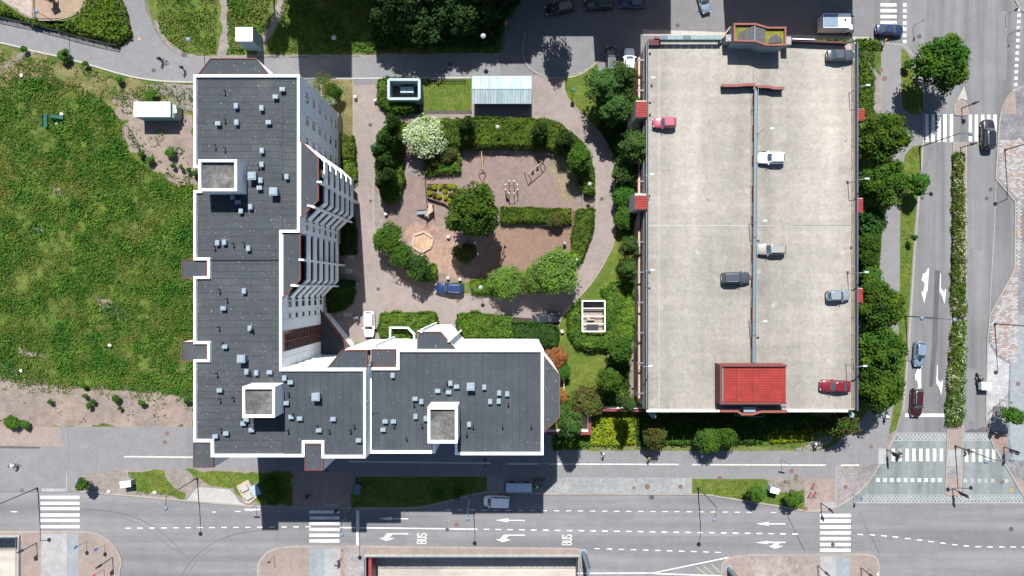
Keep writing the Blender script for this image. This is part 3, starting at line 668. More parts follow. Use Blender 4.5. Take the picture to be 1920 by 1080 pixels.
slab('median_nose', smooth_line([(1790, 215), (1790, 200), (1795, 191), (1803, 189), (1811, 193), (1814, 202), (1814, 215)], 3), .12, brick_pink)
ribbon('kerb', smooth_line([(1790, 215), (1790, 200), (1795, 191), (1803, 189), (1811, 193), (1814, 202), (1814, 215), (1790, 215)], 3), 2, .134, kerb_m, z0=0)
sheet('painted_nose', [(1795, 188), (1808, 160), (1814, 188), (1803, 185)], .012, conc)
slab('pavement_east', [(2200, 150), (1925, 160), (1905, 168), (1888, 185), (1877, 212), (1872, 262), (1868, 335), (1904, 378), (1903, 505), (1896, 520), (1857, 590), (1852, 640), (1849, 780), (1853, 812), (1866, 842), (1895, 888), (1925, 940), (2200, 960)], .12, M_ground('asphalt_pavement', (.135, .135, .145)))
ribbon('kerb', smooth_line([(1925, 160), (1905, 168), (1888, 185), (1877, 212), (1872, 262)], 3) + [(1868, 335), (1904, 378), (1903, 505), (1896, 520), (1857, 590), (1852, 640), (1849, 780), (1853, 812), (1866, 842), (1895, 888), (1925, 940)], 2.4, .135, kerb_m, z0=0)
slab('pavement_east', [(2200, -260), (1922, -260), (1905, 0), (1912, 12), (1930, 30), (2200, 60)], .12, asph_path); ribbon('kerb', [(1922, -200), (1904, 0), (1912, 13), (1930, 31)], 2.4, .134, kerb_m, z0=0)
sheet('paved_strip', [(1885, 190), (1904, 172), (1905, 214), (1882, 214)], .127, brick_pink)
sheet('paved_strip', [(1905, 590), (2200, 590), (2200, 890), (1900, 862), (1893, 820), (1895, 680)], .127, tile_grey)
sheet('paved_strip', [(1853, 642), (1868, 668), (1893, 682), (1890, 740), (1851, 775), (1850, 700)], .128, M_ground('light_sett_rows', (.25, .25, .255), (.22, .22, .23), fine=5))
sheet('paved_strip', [(1851, 780), (1890, 742), (1888, 808), (1855, 808)], .128, M_ground('light_slabs', (.22, .215, .215)))
sheet('paved_strip', [(1856, 811), (1888, 811), (1888, 846), (1878, 848), (1868, 838)], .129, M_ground('salmon_brick', (.18, .135, .118)))
sheet('paved_strip', [(1893, 888), (1925, 905), (1925, 935)], .129, brick_pink)
ribbon('bay_line', [(1868, 337), (1864, 440), (1858, 540), (1856, 592)], 1.2, .014, tile_white)
# mosaic brick field: real small bricks of three colours, as one joined field each
def mosaic(px_poly, z, step=.55):
    W = [(p.x, p.y) for p in PP(px_poly, z)]; cols = [M_plain('mosaic_red_brick', (.19, .145, .125), .85, var=.15), M_plain('mosaic_white_brick', (.235, .23, .235), .85, var=.1), M_plain('mosaic_grey_brick', (.20, .19, .19), .85, var=.1)]
    x0 = min(p[0] for p in W); x1 = max(p[0] for p in W); y0 = min(p[1] for p in W); y1 = max(p[1] for p in W)
    m = MB(); gx = np.arange(x0, x1, step); gy = np.arange(y0, y1, step * .55)
    X, Y = np.meshgrid(gx, gy); X = X + (np.arange(len(gy)) % 2)[:, None] * step * .5; X = X.ravel(); Y = Y.ravel()
    k = in_poly(X, Y, W); X = X[k]; Y = Y[k]
    for a, b in zip(X, Y):
        w = vnoise([a], [b], .8, 4)[0] * .25 + random.random() * .75
        c = cols[0] if w > .56 else cols[1] if w < .40 else cols[2]
        g = .02; m.face([(a + g, b + g, z), (a + step - g, b + g, z), (a + step - g, b + step * .55 - g, z), (a + g, b + step * .55 - g, z)], c)
    o = m.build('mosaic_brick_field'); o['kind'] = 'structure'; return o
mosaic([(1873, 264), (1908, 262), (1918, 268), (1916, 378), (1908, 380), (1870, 336)], .131)
mosaic([(1904, 378), (1911, 378), (1910, 505), (1904, 508)], .131)
mosaic([(1904, 508), (1904, 680), (1895, 683), (1870, 668), (1856, 650), (1853, 622), (1860, 588), (1880, 552)], .132)
# checker setts along the junction edges
def checker(x0, x1, y0, y1, nx, ny, z, slope=None):
    m = MB()
    for i in range(nx):
        for j in range(ny):
            if (i + j) % 2: continue
            a = x0 + (x1 - x0) * i / nx; b = y0 + (y1 - y0) * j / ny; dx = (x1 - x0) / nx; dy = (y1 - y0) / ny
            m.face([P(a, b + dy, z), P(a + dx, b + dy, z), P(a + dx, b, z), P(a, b, z)], faded_paint)
    o = m.build('checker_sett_band'); o['kind'] = 'structure'
checker(1618, 1920, 930, 940.5, 88, 3, .017); checker(1683, 1776, 814, 824.5, 27, 3, .017); checker(1808, 1852, 814, 824.5, 13, 3, .017)

# ---------------------------------------------------------------- painted markings, each its own piece of the road
def quadpx(pts, z, m): 
    mb = MB(); W = PP(pts, z); mb.face(W if sum(W[i].x * W[(i + 1) % len(W)].y - W[(i + 1) % len(W)].x * W[i].y for i in range(len(W))) > 0 else W[::-1], m); return mb
def mark(name, pts, parent=ROADH, z=.016, m=white_paint): return quadpx(pts, z, m).build(name, parent)
def bar(name, x0, y0, x1, y1, parent=ROADH, z=.016, m=white_paint): return mark(name, [(x0, y0), (x1, y0), (x1, y1), (x0, y1)], parent, z, m)
def dash(name, cx, cy, l, w, ang=0, parent=ROADH, z=.016, m=white_paint):
    c, s = math.cos(ang), math.sin(ang)
    return mark(name, [(cx + a * c - b * s, cy + a * s + b * c) for a, b in ((-l / 2, -w / 2), (l / 2, -w / 2), (l / 2, w / 2), (-l / 2, w / 2))], parent, z, m)
for y in (932.5, 943.7, 953.7, 965.7, 975.7, 987.5): bar('crossing_stripe', 76, y - 2.8, 149, y + 2.8)
for y in (960, 971.2, 981.7, 992.7, 1003.5, 1014.2): bar('crossing_stripe', 580, y - 2.9, 636.5, y + 2.9)
for y in (966.5, 977, 988, 999, 1010, 1021, 1031.7): bar('crossing_stripe', 1537.5, y - 3, 1595, y + 3)
for x in (1738, 1749.5, 1760.7, 1771.7, 1784): bar('crossing_stripe', x - 3, 214, x + 3, 266, ROADV)
for x in (1819.5, 1830.7, 1842.5, 1853.7, 1865.7): bar('crossing_stripe', x - 3, 215, x + 3, 265, ROADV)
for y in (9, 20, 31.2, 42.2): bar('crossing_stripe', 1651, y - 3, 1681, y + 3, ROADV)
for y in (9, 20, 31.5, 43, 54.5, 66.5, 78): bar('crossing_square', 1693, y - 3, 1699.5, y + 3, ROADV)
for i in range(14): bar('crossing_square', 1908.5 - i * .6, 14 + i * 11.8, 1914.5 - i * .6, 19.5 + i * 11.8, ROADV)
for x in (1674.6, 1687.8, 1700.5, 1713.4, 1726.3, 1739.2, 1752, 1765): bar('crossing_stripe', x - 3, 841, x + 3.5, 865, ROADV, .019, M_plain('worn_white_paint', (.34, .34, .32), .8, var=.2) if x == 1674.6 else bpy.data.materials['worn_white_paint'])
for x in (1812, 1825, 1838, 1851, 1863): bar('crossing_stripe', x - 3, 842, x + 3.5, 866, ROADV, .019, bpy.data.materials['worn_white_paint'])
for i in range(10): bar('crossing_square', 1643 + i * 12.85, 896.5, 1650 + i * 12.85, 903.5, ROADV, .019, bpy.data.materials['worn_white_paint'])
for x in (1810, 1823, 1836, 1848.5, 1861, 1887): bar('crossing_square', x - 3, 898, x + 3.4, 905, ROADV, .019, faded_paint)
for k in range(29):
    if k in (26,): continue
    dash('lane_dash', 840 + 22.6 * k, 956 + .18 * k, 10, 1.35)
for k in range(27): dash('lane_dash', 912 + 22.25 * k, 992.4 + .34 * k, 10.5, 1.9, .015)
for k in range(16): dash('lane_dash', 240 + 22.5 * k, 990.3 - .17 * k, 10.5, 1.7)
for k in range(11): dash('lane_dash', 1120 + 22.6 * k, 1028.6 + .7 * k, 10.5, 1.6, .03)
for x, y in ((693, 768), (783, 772), (870, 779), (955, 787), (1048, 799), (1137, 810), (1223, 822), (1312, 833), (1400, 845), (1488, 855), (1577, 860), (1665, 862), (1755, 862), (1840, 862), (1925, 863)): dash('lane_dash', 1440 + x / 4, 810 + y / 4, 10.5, 1.7, .1 if y < 850 else .02)
dash('lane_dash', 26.5, 959.5, 11, 1.6); dash('lane_dash', 401, 960, 8, 1.5); dash('lane_dash', 446, 959, 10, 1.5); dash('stop_dash', 473, 955.3, 28, 3)
mark('lane_line', [(637, 988), (895, 991), (895, 993.3), (637, 990.3)], z=.015)
bar('stop_line', 668, 957, 673.5, 1022.5, z=.018); bar('stop_line', 1697, 775.5, 1774, 781.5, ROADV)
mark('edge_line', [(1082, 1074), (1225, 1073.4), (1225, 1075.2), (1082, 1076)]); mark('edge_line', [(1225, 1073.4), (1366, 1044), (1367, 1046), (1225, 1075.2)]); mark('edge_line', [(1225, 1074.4), (1480, 1083), (1480, 1085), (1225, 1076.4)], z=.017)
for x in (1305, 1318, 1333): mark('hatch_line', [(x, 1064 - (x - 1305) * .22), (x + 2, 1063 - (x - 1305) * .22), (x + 30, 1085), (x + 27, 1085)], z=.015, m=yellow_line)
def straight_arrow(x, y, parent=ROADH):      # pointing left, tip at x,y
    mark('arrow_marking', [(x, y), (x + 24, y - 3.6), (x + 24, y - .8), (x + 55, y - .6), (x + 55, y + 1.2), (x + 24, y + 1), (x + 24, y + 3.4)], parent)
def turn_arrow(x, y, s=1):      # bent shaft then head
    mark('arrow_marking', [(x + 55, y - 10.5), (x + 55, y - 8.8), (x + 25, y - 8.8), (x + 19, y - 1.8), (x + 29, y - 1.4), (x + 14, y + 3.6), (x, y - 2), (x + 8, y - 2), (x + 16, y - 10.5)])
straight_arrow(710.5, 972.5); straight_arrow(929, 975.5); straight_arrow(1418, 982)
turn_arrow(710.5, 1010.5); turn_arrow(929, 1013)
mark('arrow_marking', [(1417, 1017.5), (1440, 1014), (1440, 1015.5), (1473, 1016), (1473, 1017.8), (1462, 1017.8), (1458, 1023), (1469, 1024), (1453, 1028.5), (1441, 1024), (1448, 1023), (1451, 1017.8), (1440, 1018.2), (1440, 1020)])
def down_arrow(x, y, k):        # shaft on the right, head pointing down
    if k == 0: pts = [(x, y + 57), (x - 5, y + 36), (x - 1.5, y + 36), (x + 1.5, y + 20), (x - 5, y + 14), (x - 2, y + 2), (x + 3, y), (x + 7, y - 8), (x + 9, y - 8), (x + 6, y + 34), (x + 4.5, y + 36)]
    elif k == 1: pts = [(x, y), (x - 1.5, y + 34), (x + 4, y + 42), (x + 8, y + 57), (x + 11, y + 30), (x + 9, y + 28), (x + 8, y + 35), (x + 1, y + 27), (x + 1, y)]
    else: pts = [(x, y), (x + 6, y), (x + 6, y + 38), (x + 1, y + 38), (x - 1, y + 22), (x - 4, y + 24), (x - 5, y + 12)]
    mark('arrow_marking', pts, ROADV)
down_arrow(1733, 511, 0); down_arrow(1763, 513, 1); down_arrow(1757, 684, 1); down_arrow(1721, 690, 2)
mark('asphalt_repair', [(1753, 507), (1762, 507), (1758, 640), (1749, 726), (1742, 725), (1748, 640)], ROADV, .013, asph_dark)
# BUS lettering, read by drivers heading left
def lettering(x, y):
    mb = MB(); s = .0875
    def st(pts, dx):
        W = []
        for u, v in pts: W.append((P(x, y).x - (v - .5) * 17 * s, P(x, y).y + (u + dx) * s * 5.6 - 9 * s))
        for i in range(len(W) - 1):
            a = Vector(W[i]); b = Vector(W[i + 1]); d = (b - a).normalized() * .05; q = Vector((-d.y, d.x)) * 1.15; z = .0165 + .0006 * (i % 3)
            mb.face([(*(a - d - q), z), (*(b + d - q), z), (*(b + d + q), z), (*(a - d + q), z)], white_paint)
    st([(0, 0), (0, 1), (.6, 1), (.8, .88), (.8, .62), (.6, .52), (0, .52)], 0); st([(.6, .5), (.85, .38), (.85, .12), (.6, 0), (0, 0)], 0)
    st([(0, 1), (0, .15), (.3, 0), (.6, 0), (.85, .15), (.85, 1)], 1.25)
    st([(.85, .85), (.6, 1), (.25, 1), (0, .85), (0, .62), (.25, .54), (.6, .46), (.85, .36), (.85, .14), (.6, 0), (.2, 0), (0, .14)], 2.45)
    mb.build('lettering', ROADH)
lettering(791, 1010); lettering(1063, 1012.5)
# lines on the pavements
PAV = bpy.data.objects['pavement']
for x0, x1, y0, y1 in ((233, 362, 856, 857), (655, 920, 865, 868.5), (950, 1008, 869.5, 869.6), (1031, 1273, 869.8, 870.5), (1298, 1549, 871, 871.8), (1577, 1611, 871.8, 871.8)):
    mark('cycle_lane_line', [(x0, y0 - 1), (x1, y1 - 1), (x1, y1 + 1.6), (x0, y0 + 1.6)], PAV, .134, bpy.data.materials['worn_white_paint'])
bar('paving_band', 78, 916, 124, 922, PAV, .140, tile_white); bar('paving_band', 124, 883, 126, 922, PAV, .139, tile_white); bar('paving_band', 611, 945, 637, 949.5, PAV, .140, tile_white)
bar('paving_band', 1543, 941, 1565, 952, PAV, .140, tile_white); bar('paving_band', 1647, 841, 1661, 870, PAV, .140, tile_white)
bar('paving_band', 350, 800, 362, 880, PAV, .130, asph)
# manhole covers
def manhole(px, py, r, m, label, z=.02, sq=False):
    mb = MB(); rr = r * .0875
    if sq: mb.prism([(-rr, -rr), (rr, -rr), (rr, rr), (-rr, rr)], -.01, .012, m)
    else:
        mb.cyl((0, 0, -.01), (0, 0, .008), rr, m, n=16); mb.cyl((0, 0, .008), (0, 0, .013), rr * .62, m, rr * .60, n=12)
    o = mb.build('manhole_cover'); p = P(px, py, z); o.location = (p.x, p.y, z); setp(o, label, 'manhole cover')
for a in ((313, 813, 4, rust, 'rusty round cover on grey pavement left of the building, upper of two', .125), (309, 829, 4, rust, 'rusty round cover on grey pavement left of the building, lower of two', .125),
          (909, 861.5, 3.6, iron, 'round cover in shaded pavement below the right block tower', .132), (910, 873, 3.4, rust, 'rusty cover in shaded pavement beside the white cycle line', .135),
          (856, 984, 4.2, rust, 'large brown round cover in the left pointing lane near the street lamp', .02), (838.5, 993, 3.8, iron, 'ring shaped cover on the solid white lane line', .022),
          (1213.5, 912.5, 5.2, rust, 'largest rusty round cover in the cobble strip', .135), (1276, 912.5, 4.2, rust, 'faint rusty cover at right end of the cobble strip', .135),
          (1222, 932.5, 4.8, iron, 'dark brown round cover in road just below the cobble strip', .02), (1349.5, 897, 5, rust, 'rusty cover on top edge of the right lawn', .138),
          (1484, 883, 4.5, rust, 'brown round cover on pavement below the white line, upper of a pair', .128), (1493, 893.5, 4.5, rust, 'brown round cover on pavement above the scooters', .128),
          (1585.5, 913, 4, rust, 'round cover on pinkish pavement beside the junction', .135), (1633.5, 837.5, 3.6, rust, 'rusty cover where the cycle path meets the junction', .128),
          (1561.5, 1021, 4, iron, 'dark cover inside a white stripe of the crossing', .024), (1896, 992, 4.3, iron, 'lone dark cover in the road at lower right', .02),
          (1879, 904, 4, rust, 'dark red cover on the crossing squares by the east kerb', .026), (1896, 919, 4, M_plain('brass_cover', (.22, .15, .07), .7), 'yellowish cover beside the checker band at right', .022),
          (1724, 68, 4, iron, 'dark round cover on the road right of the parked navy car', .02), (1658.5, 147, 4.8, rust, 'large round cover on path left of the big tree', .13),
          (1651.5, 131, 4.2, rust, 'pale rusty cover at edge of the path by the garage', .137), (1857.5, 355, 3.6, iron, 'brown cover in east lane, upper of two', .02), (1850, 372, 3.6, iron, 'grey cover in east lane, lower of two', .02),
          (1910.5, 435.5, 3.8, M_plain('ochre_cover', (.26, .17, .10), .8), 'ochre cover in the narrow brick strip', .135), (1729, 371.5, 3.6, iron, 'brown cover at left kerb of the road by lamp shadow', .02), (1845, 805, 2.8, rust, 'small red brown cover on the dark patch near the checker band', .02),
          (1128.5, 373, 3.6, iron, 'iron cover on the curved driveway', .095), (694.5, 234, 3.6, iron, 'iron cover on the pinkish driveway below the bollards', .09), (695, 377, 2.8, iron, 'small iron cover in the long driveway', .09), (709, 542, 3.4, iron, 'iron cover where the driveway bends right', .09),
          (859, 564, 3.6, rust, 'rusty cover behind the dark blue estate car', .095), (844.5, 120, 4, iron, 'round cover in the shaded path', .108), (1270.5, 48, 3.8, iron, 'faint grey cover on sunny road above the garage', .02), (288, 132, 4, iron, 'round cover on the path beside the cyclists', .108),
          (261, 73, 3.2, M_plain('salmon_cover', (.28, .17, .12), .8), 'salmon round cover where the paths fork', .108), (345, 102.5, 5, iron, 'dark drain cover at the path edge', .112), (548.5, 894, 3.4, rust, 'shaded brown cover below the small red edged porch roof', .132), (575, 934, 3.8, rust, 'shaded rusty cover left of the paving joint', .132), (613, 882, 3.2, rust, 'shaded cover at top of the joint below the long block', .134)):
    manhole(*a[:5], z=a[5])
for a in ((36, 811, 3, 'square rusty cover on the pink paving at far left'), (41, 919, 3, 'square ochre cover by the signal post at left'), (1188.5, 914.5, 2.6, 'small square cover in the cobble strip'), (1510.5, 954, 3.4, 'square orange cover at right tip of the lawn'), (641.5, 1032.5, 2, 'small square cover near the crossing island'), (1909, 719.5, 3.6, 'square rusty cover in grey tiles at right edge')):
    manhole(a[0], a[1], a[2], rust, a[3], .14, True)

# ---------------------------------------------------------------- sunken underpass at the bottom, and its neighbour at left
def underpass(label, x0, x1, y0, y1, loc, side):
    root = thing('underpass_opening', label, 'underpass', loc, world=True)
    d = -4.6
    X0, X1, Y0, Y1 = P(x0, 0).x, P(x1, 0).x, P(0, y0).y, P(0, y1).y
    f = MB(); f.face([(X0, Y1, d), (X1, Y1, d), (X1, Y0, d), (X0, Y0, d)], floor_m); f.build('floor', root)
    w = MB()
    for a, b in (((X0, Y0), (X1, Y0)), ((X1, Y0), (X1, Y1)), ((X1, Y1), (X0, Y1)), ((X0, Y1), (X0, Y0))): w.face([(*a, d), (*b, d), (*b, 0), (*a, 0)], conc)
    w.build('retaining_wall', root)
    c = MB(); t = .25
    for a, b, c0, c1 in ((X0 - t, X1 + t, Y0, Y0 + t), (X0 - t, X0, Y1, Y0), (X1, X1 + t, Y1, Y0)): c.prism([(a, c0), (b, c0), (b, c1), (a, c1)], -.2, .45, conc)
    c.build('parapet', root)
    r = MB()
    for z in (.75, 1.05): r.cyl((X0, Y0 + .12, z), (X1, Y0 + .12, z), .035, pipe_blue, n=6); 
    xs_ = X0 if side > 0 else X1
    for z in (.75, 1.05): r.cyl((X0 - .12, Y0, z), (X0 - .12, Y1, z), .035, pipe_blue, n=6); r.cyl((X1 + .12, Y0, z), (X1 + .12, Y1, z), .035, pipe_blue, n=6)
    r.build('handrail', root)
    n = int((X1 - X0) / 1.9)
    proto = None
    for i in range(n + 1):
        m = MB(); m.cyl((0, 0, .4), (0, 0, 1.08), .035, pipe_blue, n=6)
        if proto is None: proto = m.build('rail_post', root, local=True); o = proto
        else: o = proto.copy(); COL.objects.link(o)
        o.location = (X0 + (X1 - X0) * i / n - root.location.x, Y0 + .12 - root.location.y, 0)
    return root, X0, X1, Y0, Y1
U1 = underpass('long sunken pale underpass with steel railings at bottom centre', 687, 1084, 1041.5, 1300, P(885, 1041), 1)
U2 = underpass('sunken underpass corner with railings at the lower left edge', -258, 36.5, 1005.5, 1300, P(0, 1005), -1)
mb = MB(); mb.box((U1[1] + .55, U1[3] - 4, -2), (.5, 7, 3.6), red_paint); mb.build('red_panel', U1[0])

# tyre marks, patched strips and cuts in the asphalt
tyre = M_ground('rubber_marks', (.098, .098, .104), amt=(.1, .1, .1)); newer = M_ground('newer_asphalt', (.122, .122, .128), (.118, .118, .124), mid=.5, fine=3.5, amt=(.1, .06, .10)); 
for i, ln in enumerate(([(152, 955), (200, 958), (240, 966), (275, 980), (305, 1000), (330, 1022), (352, 1046)], [(225, 968), (262, 984), (292, 1004), (318, 1024), (345, 1040)], [(340, 1080), (358, 1052), (382, 1030), (412, 1012), (450, 1000), (495, 994)], [(346, 1090), (366, 1056), (396, 1030)])):
    ribbon('tyre_mark', smooth_line(ln, 5), (1.6, 1.1, 1.6, 1.0)[i], .0128, tyre)
for i, p_ in enumerate(([(1474, 964), (1476, 964), (1510, 1034), (1508, 1034)], [(1610, 962), (1611.5, 962), (1650, 1038), (1648, 1038)])): mark('asphalt_seam', p_, ROADH, .0105, asph_dark)
for i, (x0, y0, x1, y1, par) in enumerate(((1097, 960, 1190, 975, ROADH), (700, 1000, 760, 1024, ROADH), (1240, 1004, 1400, 1012, ROADH), (1650, 1010, 1760, 1040, ROADH), (1825, 300, 1845, 470, ROADV), (1740, 300, 1752, 470, ROADV), (1870, 20, 1890, 150, ROADV), (1600, 968, 1700, 985, ROADH), (1808, 690, 1830, 790, ROADV))):
    mark('asphalt_repair', [(x0, y0), (x1, y0 + 2), (x1 - 3, y1), (x0 + 2, y1 - 2)], par, .0108, newer)
mark('damp_patch', [(1812, 806), (1822, 804), (1830, 806), (1845, 800), (1852, 804), (1852, 811), (1811, 811)], ROADV, .0108, asph_dark)
for i, (x0, y0, x1, y1) in enumerate(((478, 118, 498, 131), (556, 120, 566, 131), (180, 842, 182, 880), (127, 800, 129, 890), (1610, 840, 1612, 872))): mark('asphalt_repair', [(x0, y0), (x1, y0), (x1, y1), (x0, y1)], PAV, .1285, newer)
# ================================================================ BUILDINGS
def place(o, parent, w):
    """put a locally built part at a world point under a world-frame thing"""
    g = ORG[parent.name]; o.location = (w[0] - g.x, w[1] - g.y, w[2] - g.z); return o
def inst(proto, parent, w, rz=0.0, first=[]):
    o = proto.copy(); COL.objects.link(o); o.parent = parent; place(o, parent, w); o.rotation_euler = (0, 0, rz)
    for ch in proto.children:
        c = ch.copy(); COL.objects.link(c); c.parent = o
    return o
def discard(o):
    for ch in list(o.children): bpy.data.objects.remove(ch)
    bpy.data.objects.remove(o)

def clip_strips(poly, axis, pitch, off, z, parent, name, m, gap=.035):
    """cut a flat roof outline into overlapping sheets of felt, each its own piece"""
    a0 = min(p[axis] for p in poly); a1 = max(p[axis] for p in poly); k = 0; a = a0 - off
    while a < a1:
        bm = bmesh.new(); vs_ = [bm.verts.new((p[0], p[1], 0)) for p in poly]; bm.faces.new(vs_)
        bmesh.ops.triangulate(bm, faces=bm.faces[:])
        nrm = Vector((1, 0, 0)) if axis == 0 else Vector((0, 1, 0))
        for co, sgn in ((a + gap, 1), (a + pitch - gap, -1)):
            bmesh.ops.bisect_plane(bm, geom=bm.verts[:] + bm.edges[:] + bm.faces[:], plane_co=nrm * co, plane_no=nrm * sgn, clear_inner=True)
        if bm.faces:
            for v in bm.verts: v.co.z = z + (k % 3) * .006
            for f in bm.faces:
                if f.normal.z < 0: f.normal_flip()
            me = bpy.data.meshes.new(name)
            g = ORG[parent.name]
            for v in bm.verts: v.co -= g
            bm.to_mesh(me); me.materials.append(m)
            add_obj(name, me, parent)
        bm.free(); a += pitch; k += 1
def inset(poly, t):
    n = len(poly); A = sum(poly[i][0] * poly[(i + 1) % n][1] - poly[(i + 1) % n][0] * poly[i][1] for i in range(n)); sg = 1 if A > 0 else -1; out = []
    for i in range(n):
        a, b, c = Vector(poly[i - 1]), Vector(poly[i]), Vector(poly[(i + 1) % n])
        d1 = (b - a).normalized(); d2 = (c - b).normalized(); n1 = Vector((-d1.y, d1.x)) * sg; n2 = Vector((-d2.y, d2.x)) * sg
        m_ = (n1 + n2); m_.normalize(); out.append(tuple(b + m_ * (t / max(.3, m_.dot(n1)))))
    return out
def xy(pts, z): return [(p.x, p.y) for p in PP(pts, z)]

# a window: frame, recessed pane, sill; front looks to -Y in its own space
def window_proto(w, h, split=False, vent=False):
    fr = MB(); t = .07
    for c, s_ in (((0, 0, h / 2), (w, .10, t)), ((0, 0, -h / 2), (w + .1, .16, t)), ((-w / 2, 0, 0), (t, .10, h)), ((w / 2, 0, 0), (t, .10, h))): fr.box(c, s_, white_cap)
    if split: fr.box((0, 0, 0), (t * 1.4, .10, h - t), white_cap)
    if vent: fr.box((w * .2, 0, 0), (t, .09, h - t), white_cap)
    o = fr.build('window'); p = MB(); p.box((0, .02, 0), (w - t, .03, h - t), glass_m); pane = p.build('pane', o)
    return o

FH = 3.02
# ---------------------------------------------------------------- the long block (left) --------------------------------
ZL = 22.3
LBout = [(363, 140), (563, 140), (561, 436), (529, 436), (528, 690), (686, 692), (686, 859), (603, 859), (603, 831), (571, 831), (571, 857), (398, 857), (393, 829), (363, 829), (363, 674), (389, 674), (389, 645), (363, 645), (363, 518), (389, 518), (389, 488), (363, 488), (363, 357), (374, 357), (374, 315), (363, 315)]
WL = xy(LBout, ZL)
# square up
def ortho(W):
    W = [list(p) for p in W]; n = len(W)
    for i in range(n):
        j = (i + 1) % n; dx = abs(W[i][0] - W[j][0]); dy = abs(W[i][1] - W[j][1])
        if dx < .6 and dy > dx: m_ = (W[i][0] + W[j][0]) / 2; W[i][0] = W[j][0] = m_
        elif dy < .35: m_ = (W[i][1] + W[j][1]) / 2; W[i][1] = W[j][1] = m_
    return [tuple(p) for p in W]
WL = ortho(WL)
LB = thing('apartment_building', 'long L shaped white apartment block on the left with dark roof and courtyard balconies', 'building', (WL[0][0], WL[0][1], 0), world=True)
mb = MB(); mb.prism(WL, 0, ZL - .3, white_wall); mb.build('wall', LB)
mb = MB(); mb.prism(inset(WL, -.06), 0, 2.6, beige_wall); mb.build('plinth', LB)
mb = MB(); n = len(WL); ci = inset(WL, .17); mb.wall(ci, ZL - .35, ZL + .06, .31, white_cap, True); mb.build('parapet', LB)
ri = inset(WL, .36); mb = MB(); mb.face([(a, b, ZL - .294) for a, b in ri[::-1]], roof_seam); mb.build('roof_deck', LB)
ysplit = P(0, 486, ZL).y; ys2 = P(0, 694, ZL).y
def clip_rect(poly, axis, lo, hi):
    bm = bmesh.new(); vs_ = [bm.verts.new((p[0], p[1], 0)) for p in poly]; bm.faces.new(vs_); nrm = Vector((1, 0, 0)) if axis == 0 else Vector((0, 1, 0))
    for co, sg in ((lo, 1), (hi, -1)): bmesh.ops.bisect_plane(bm, geom=bm.verts[:] + bm.edges[:] + bm.faces[:], plane_co=nrm * co, plane_no=nrm * sg, clear_inner=True)
    out = bm; return out
def strips_region(poly, axis, pitch, z, parent, m, lo, hi, off=0.0):
    a0 = min(p[axis] for p in poly); a1 = max(p[axis] for p in poly); k = 0; a = a0 - off; ax2 = 1 - axis
    while a < a1:
        bm = bmesh.new(); vs_ = [bm.verts.new((p[0], p[1], 0)) for p in poly]; bm.faces.new(vs_)
        bmesh.ops.triangulate(bm, faces=bm.faces[:])
        n1 = Vector((1, 0, 0)) if axis == 0 else Vector((0, 1, 0)); n2 = Vector((0, 1, 0)) if axis == 0 else Vector((1, 0, 0))
        for nr, co, sg in ((n1, a + .02, 1), (n1, a + pitch - .02, -1), (n2, lo, 1), (n2, hi, -1)):
            bmesh.ops.bisect_plane(bm, geom=bm.verts[:] + bm.edges[:] + bm.faces[:], plane_co=nr * co, plane_no=nr * sg, clear_inner=True)
        if bm.faces:
            g = ORG[parent.name]
            for v in bm.verts: v.co = Vector((v.co.x, v.co.y, z + (k % 3) * .006)) - g
            bm.normal_update()
            for f in bm.faces:
                if f.normal.z < 0: f.normal_flip()
            me = bpy.data.meshes.new('roof_felt_strip'); bm.to_mesh(me); me.materials.append(m); add_obj('roof_felt_strip', me, parent)
        bm.free(); a += pitch; k += 1
strips_region(ri, 1, .93, ZL - .28, LB, roof_m, -200, 200 if False else 200) if False else None
BIG = 999
strips_region([p for p in ri], 1, .93, ZL - .28, LB, roof_m, -BIG, P(528, 0, ZL).x)          # the long wing, sheets run left to right
strips_region([(a, b) for a, b in inset([(WL[0][0], WL[0][1]), (WL[1][0], WL[1][1]), (WL[2][0], WL[2][1]), (P(526, 0, ZL).x - .36, WL[2][1]), (P(526, 0, ZL).x - .36, WL[1][1])], .0) if True], 1, .93, ZL - .27, LB, roof_m, P(528, 0, ZL).x + .02, WL[1][0] - .36) if False else None
# eastern remainder of the top wing, and the foot of the L
def rectstrips(x0, x1, y0, y1, axis, pitch, z, parent, m):
    strips_region([(x0, y0), (x1, y0), (x1, y1), (x0, y1)], axis, pitch, z, parent, m, -BIG, BIG)
xa = P(528, 0, ZL).x + .03
rectstrips(xa, WL[1][0] - .36, WL[2][1] + .36, WL[1][1] - .36, 1, .93, ZL - .28, LB, roof_m)
rectstrips(xa, WL[5][0] - .36, WL[6][1] + 2.0, WL[5][1] - .36, 0, 1.0, ZL - .28, LB, roof_m2)
for a, b in ((528.6, 568), (606, 685)):
    rectstrips(P(a, 0, ZL).x + .06, min(P(b, 0, ZL).x, WL[6][0] - .36), WL[6][1] + .36, WL[6][1] + 1.98, 0, 1.0, ZL - .28, LB, roof_m2)
mb = MB(); y = P(0, 487, ZL).y; mb.box(((P(390, 0, ZL).x + P(523, 0, ZL).x) / 2, y, ZL - .2), (P(523, 0, ZL).x - P(390, 0, ZL).x, .14, .14), roof_seam); mb.build('roof_expansion_joint', LB)
def cap_joints(parent, W, z, t=.33):
    mb = MB(); n_ = len(W)
    for i in range(n_):
        a, b = Vector(W[i]), Vector(W[(i + 1) % n_]); L_ = (b - a).length; k = int(L_ / 2.4)
        for j in range(1, k): c_ = a.lerp(b, j / k); mb.box((c_.x, c_.y, z), (.035, t, .012), M_CAPJ, math.atan2((b - a).y, (b - a).x))
    if mb.v: o = mb.build('cap_joint', parent); o['kind'] = 'stuff'
M_CAPJ = M_plain('cap_joint_grey', (.10, .10, .105), .8)
cap_joints(LB, ci, ZL + .064)
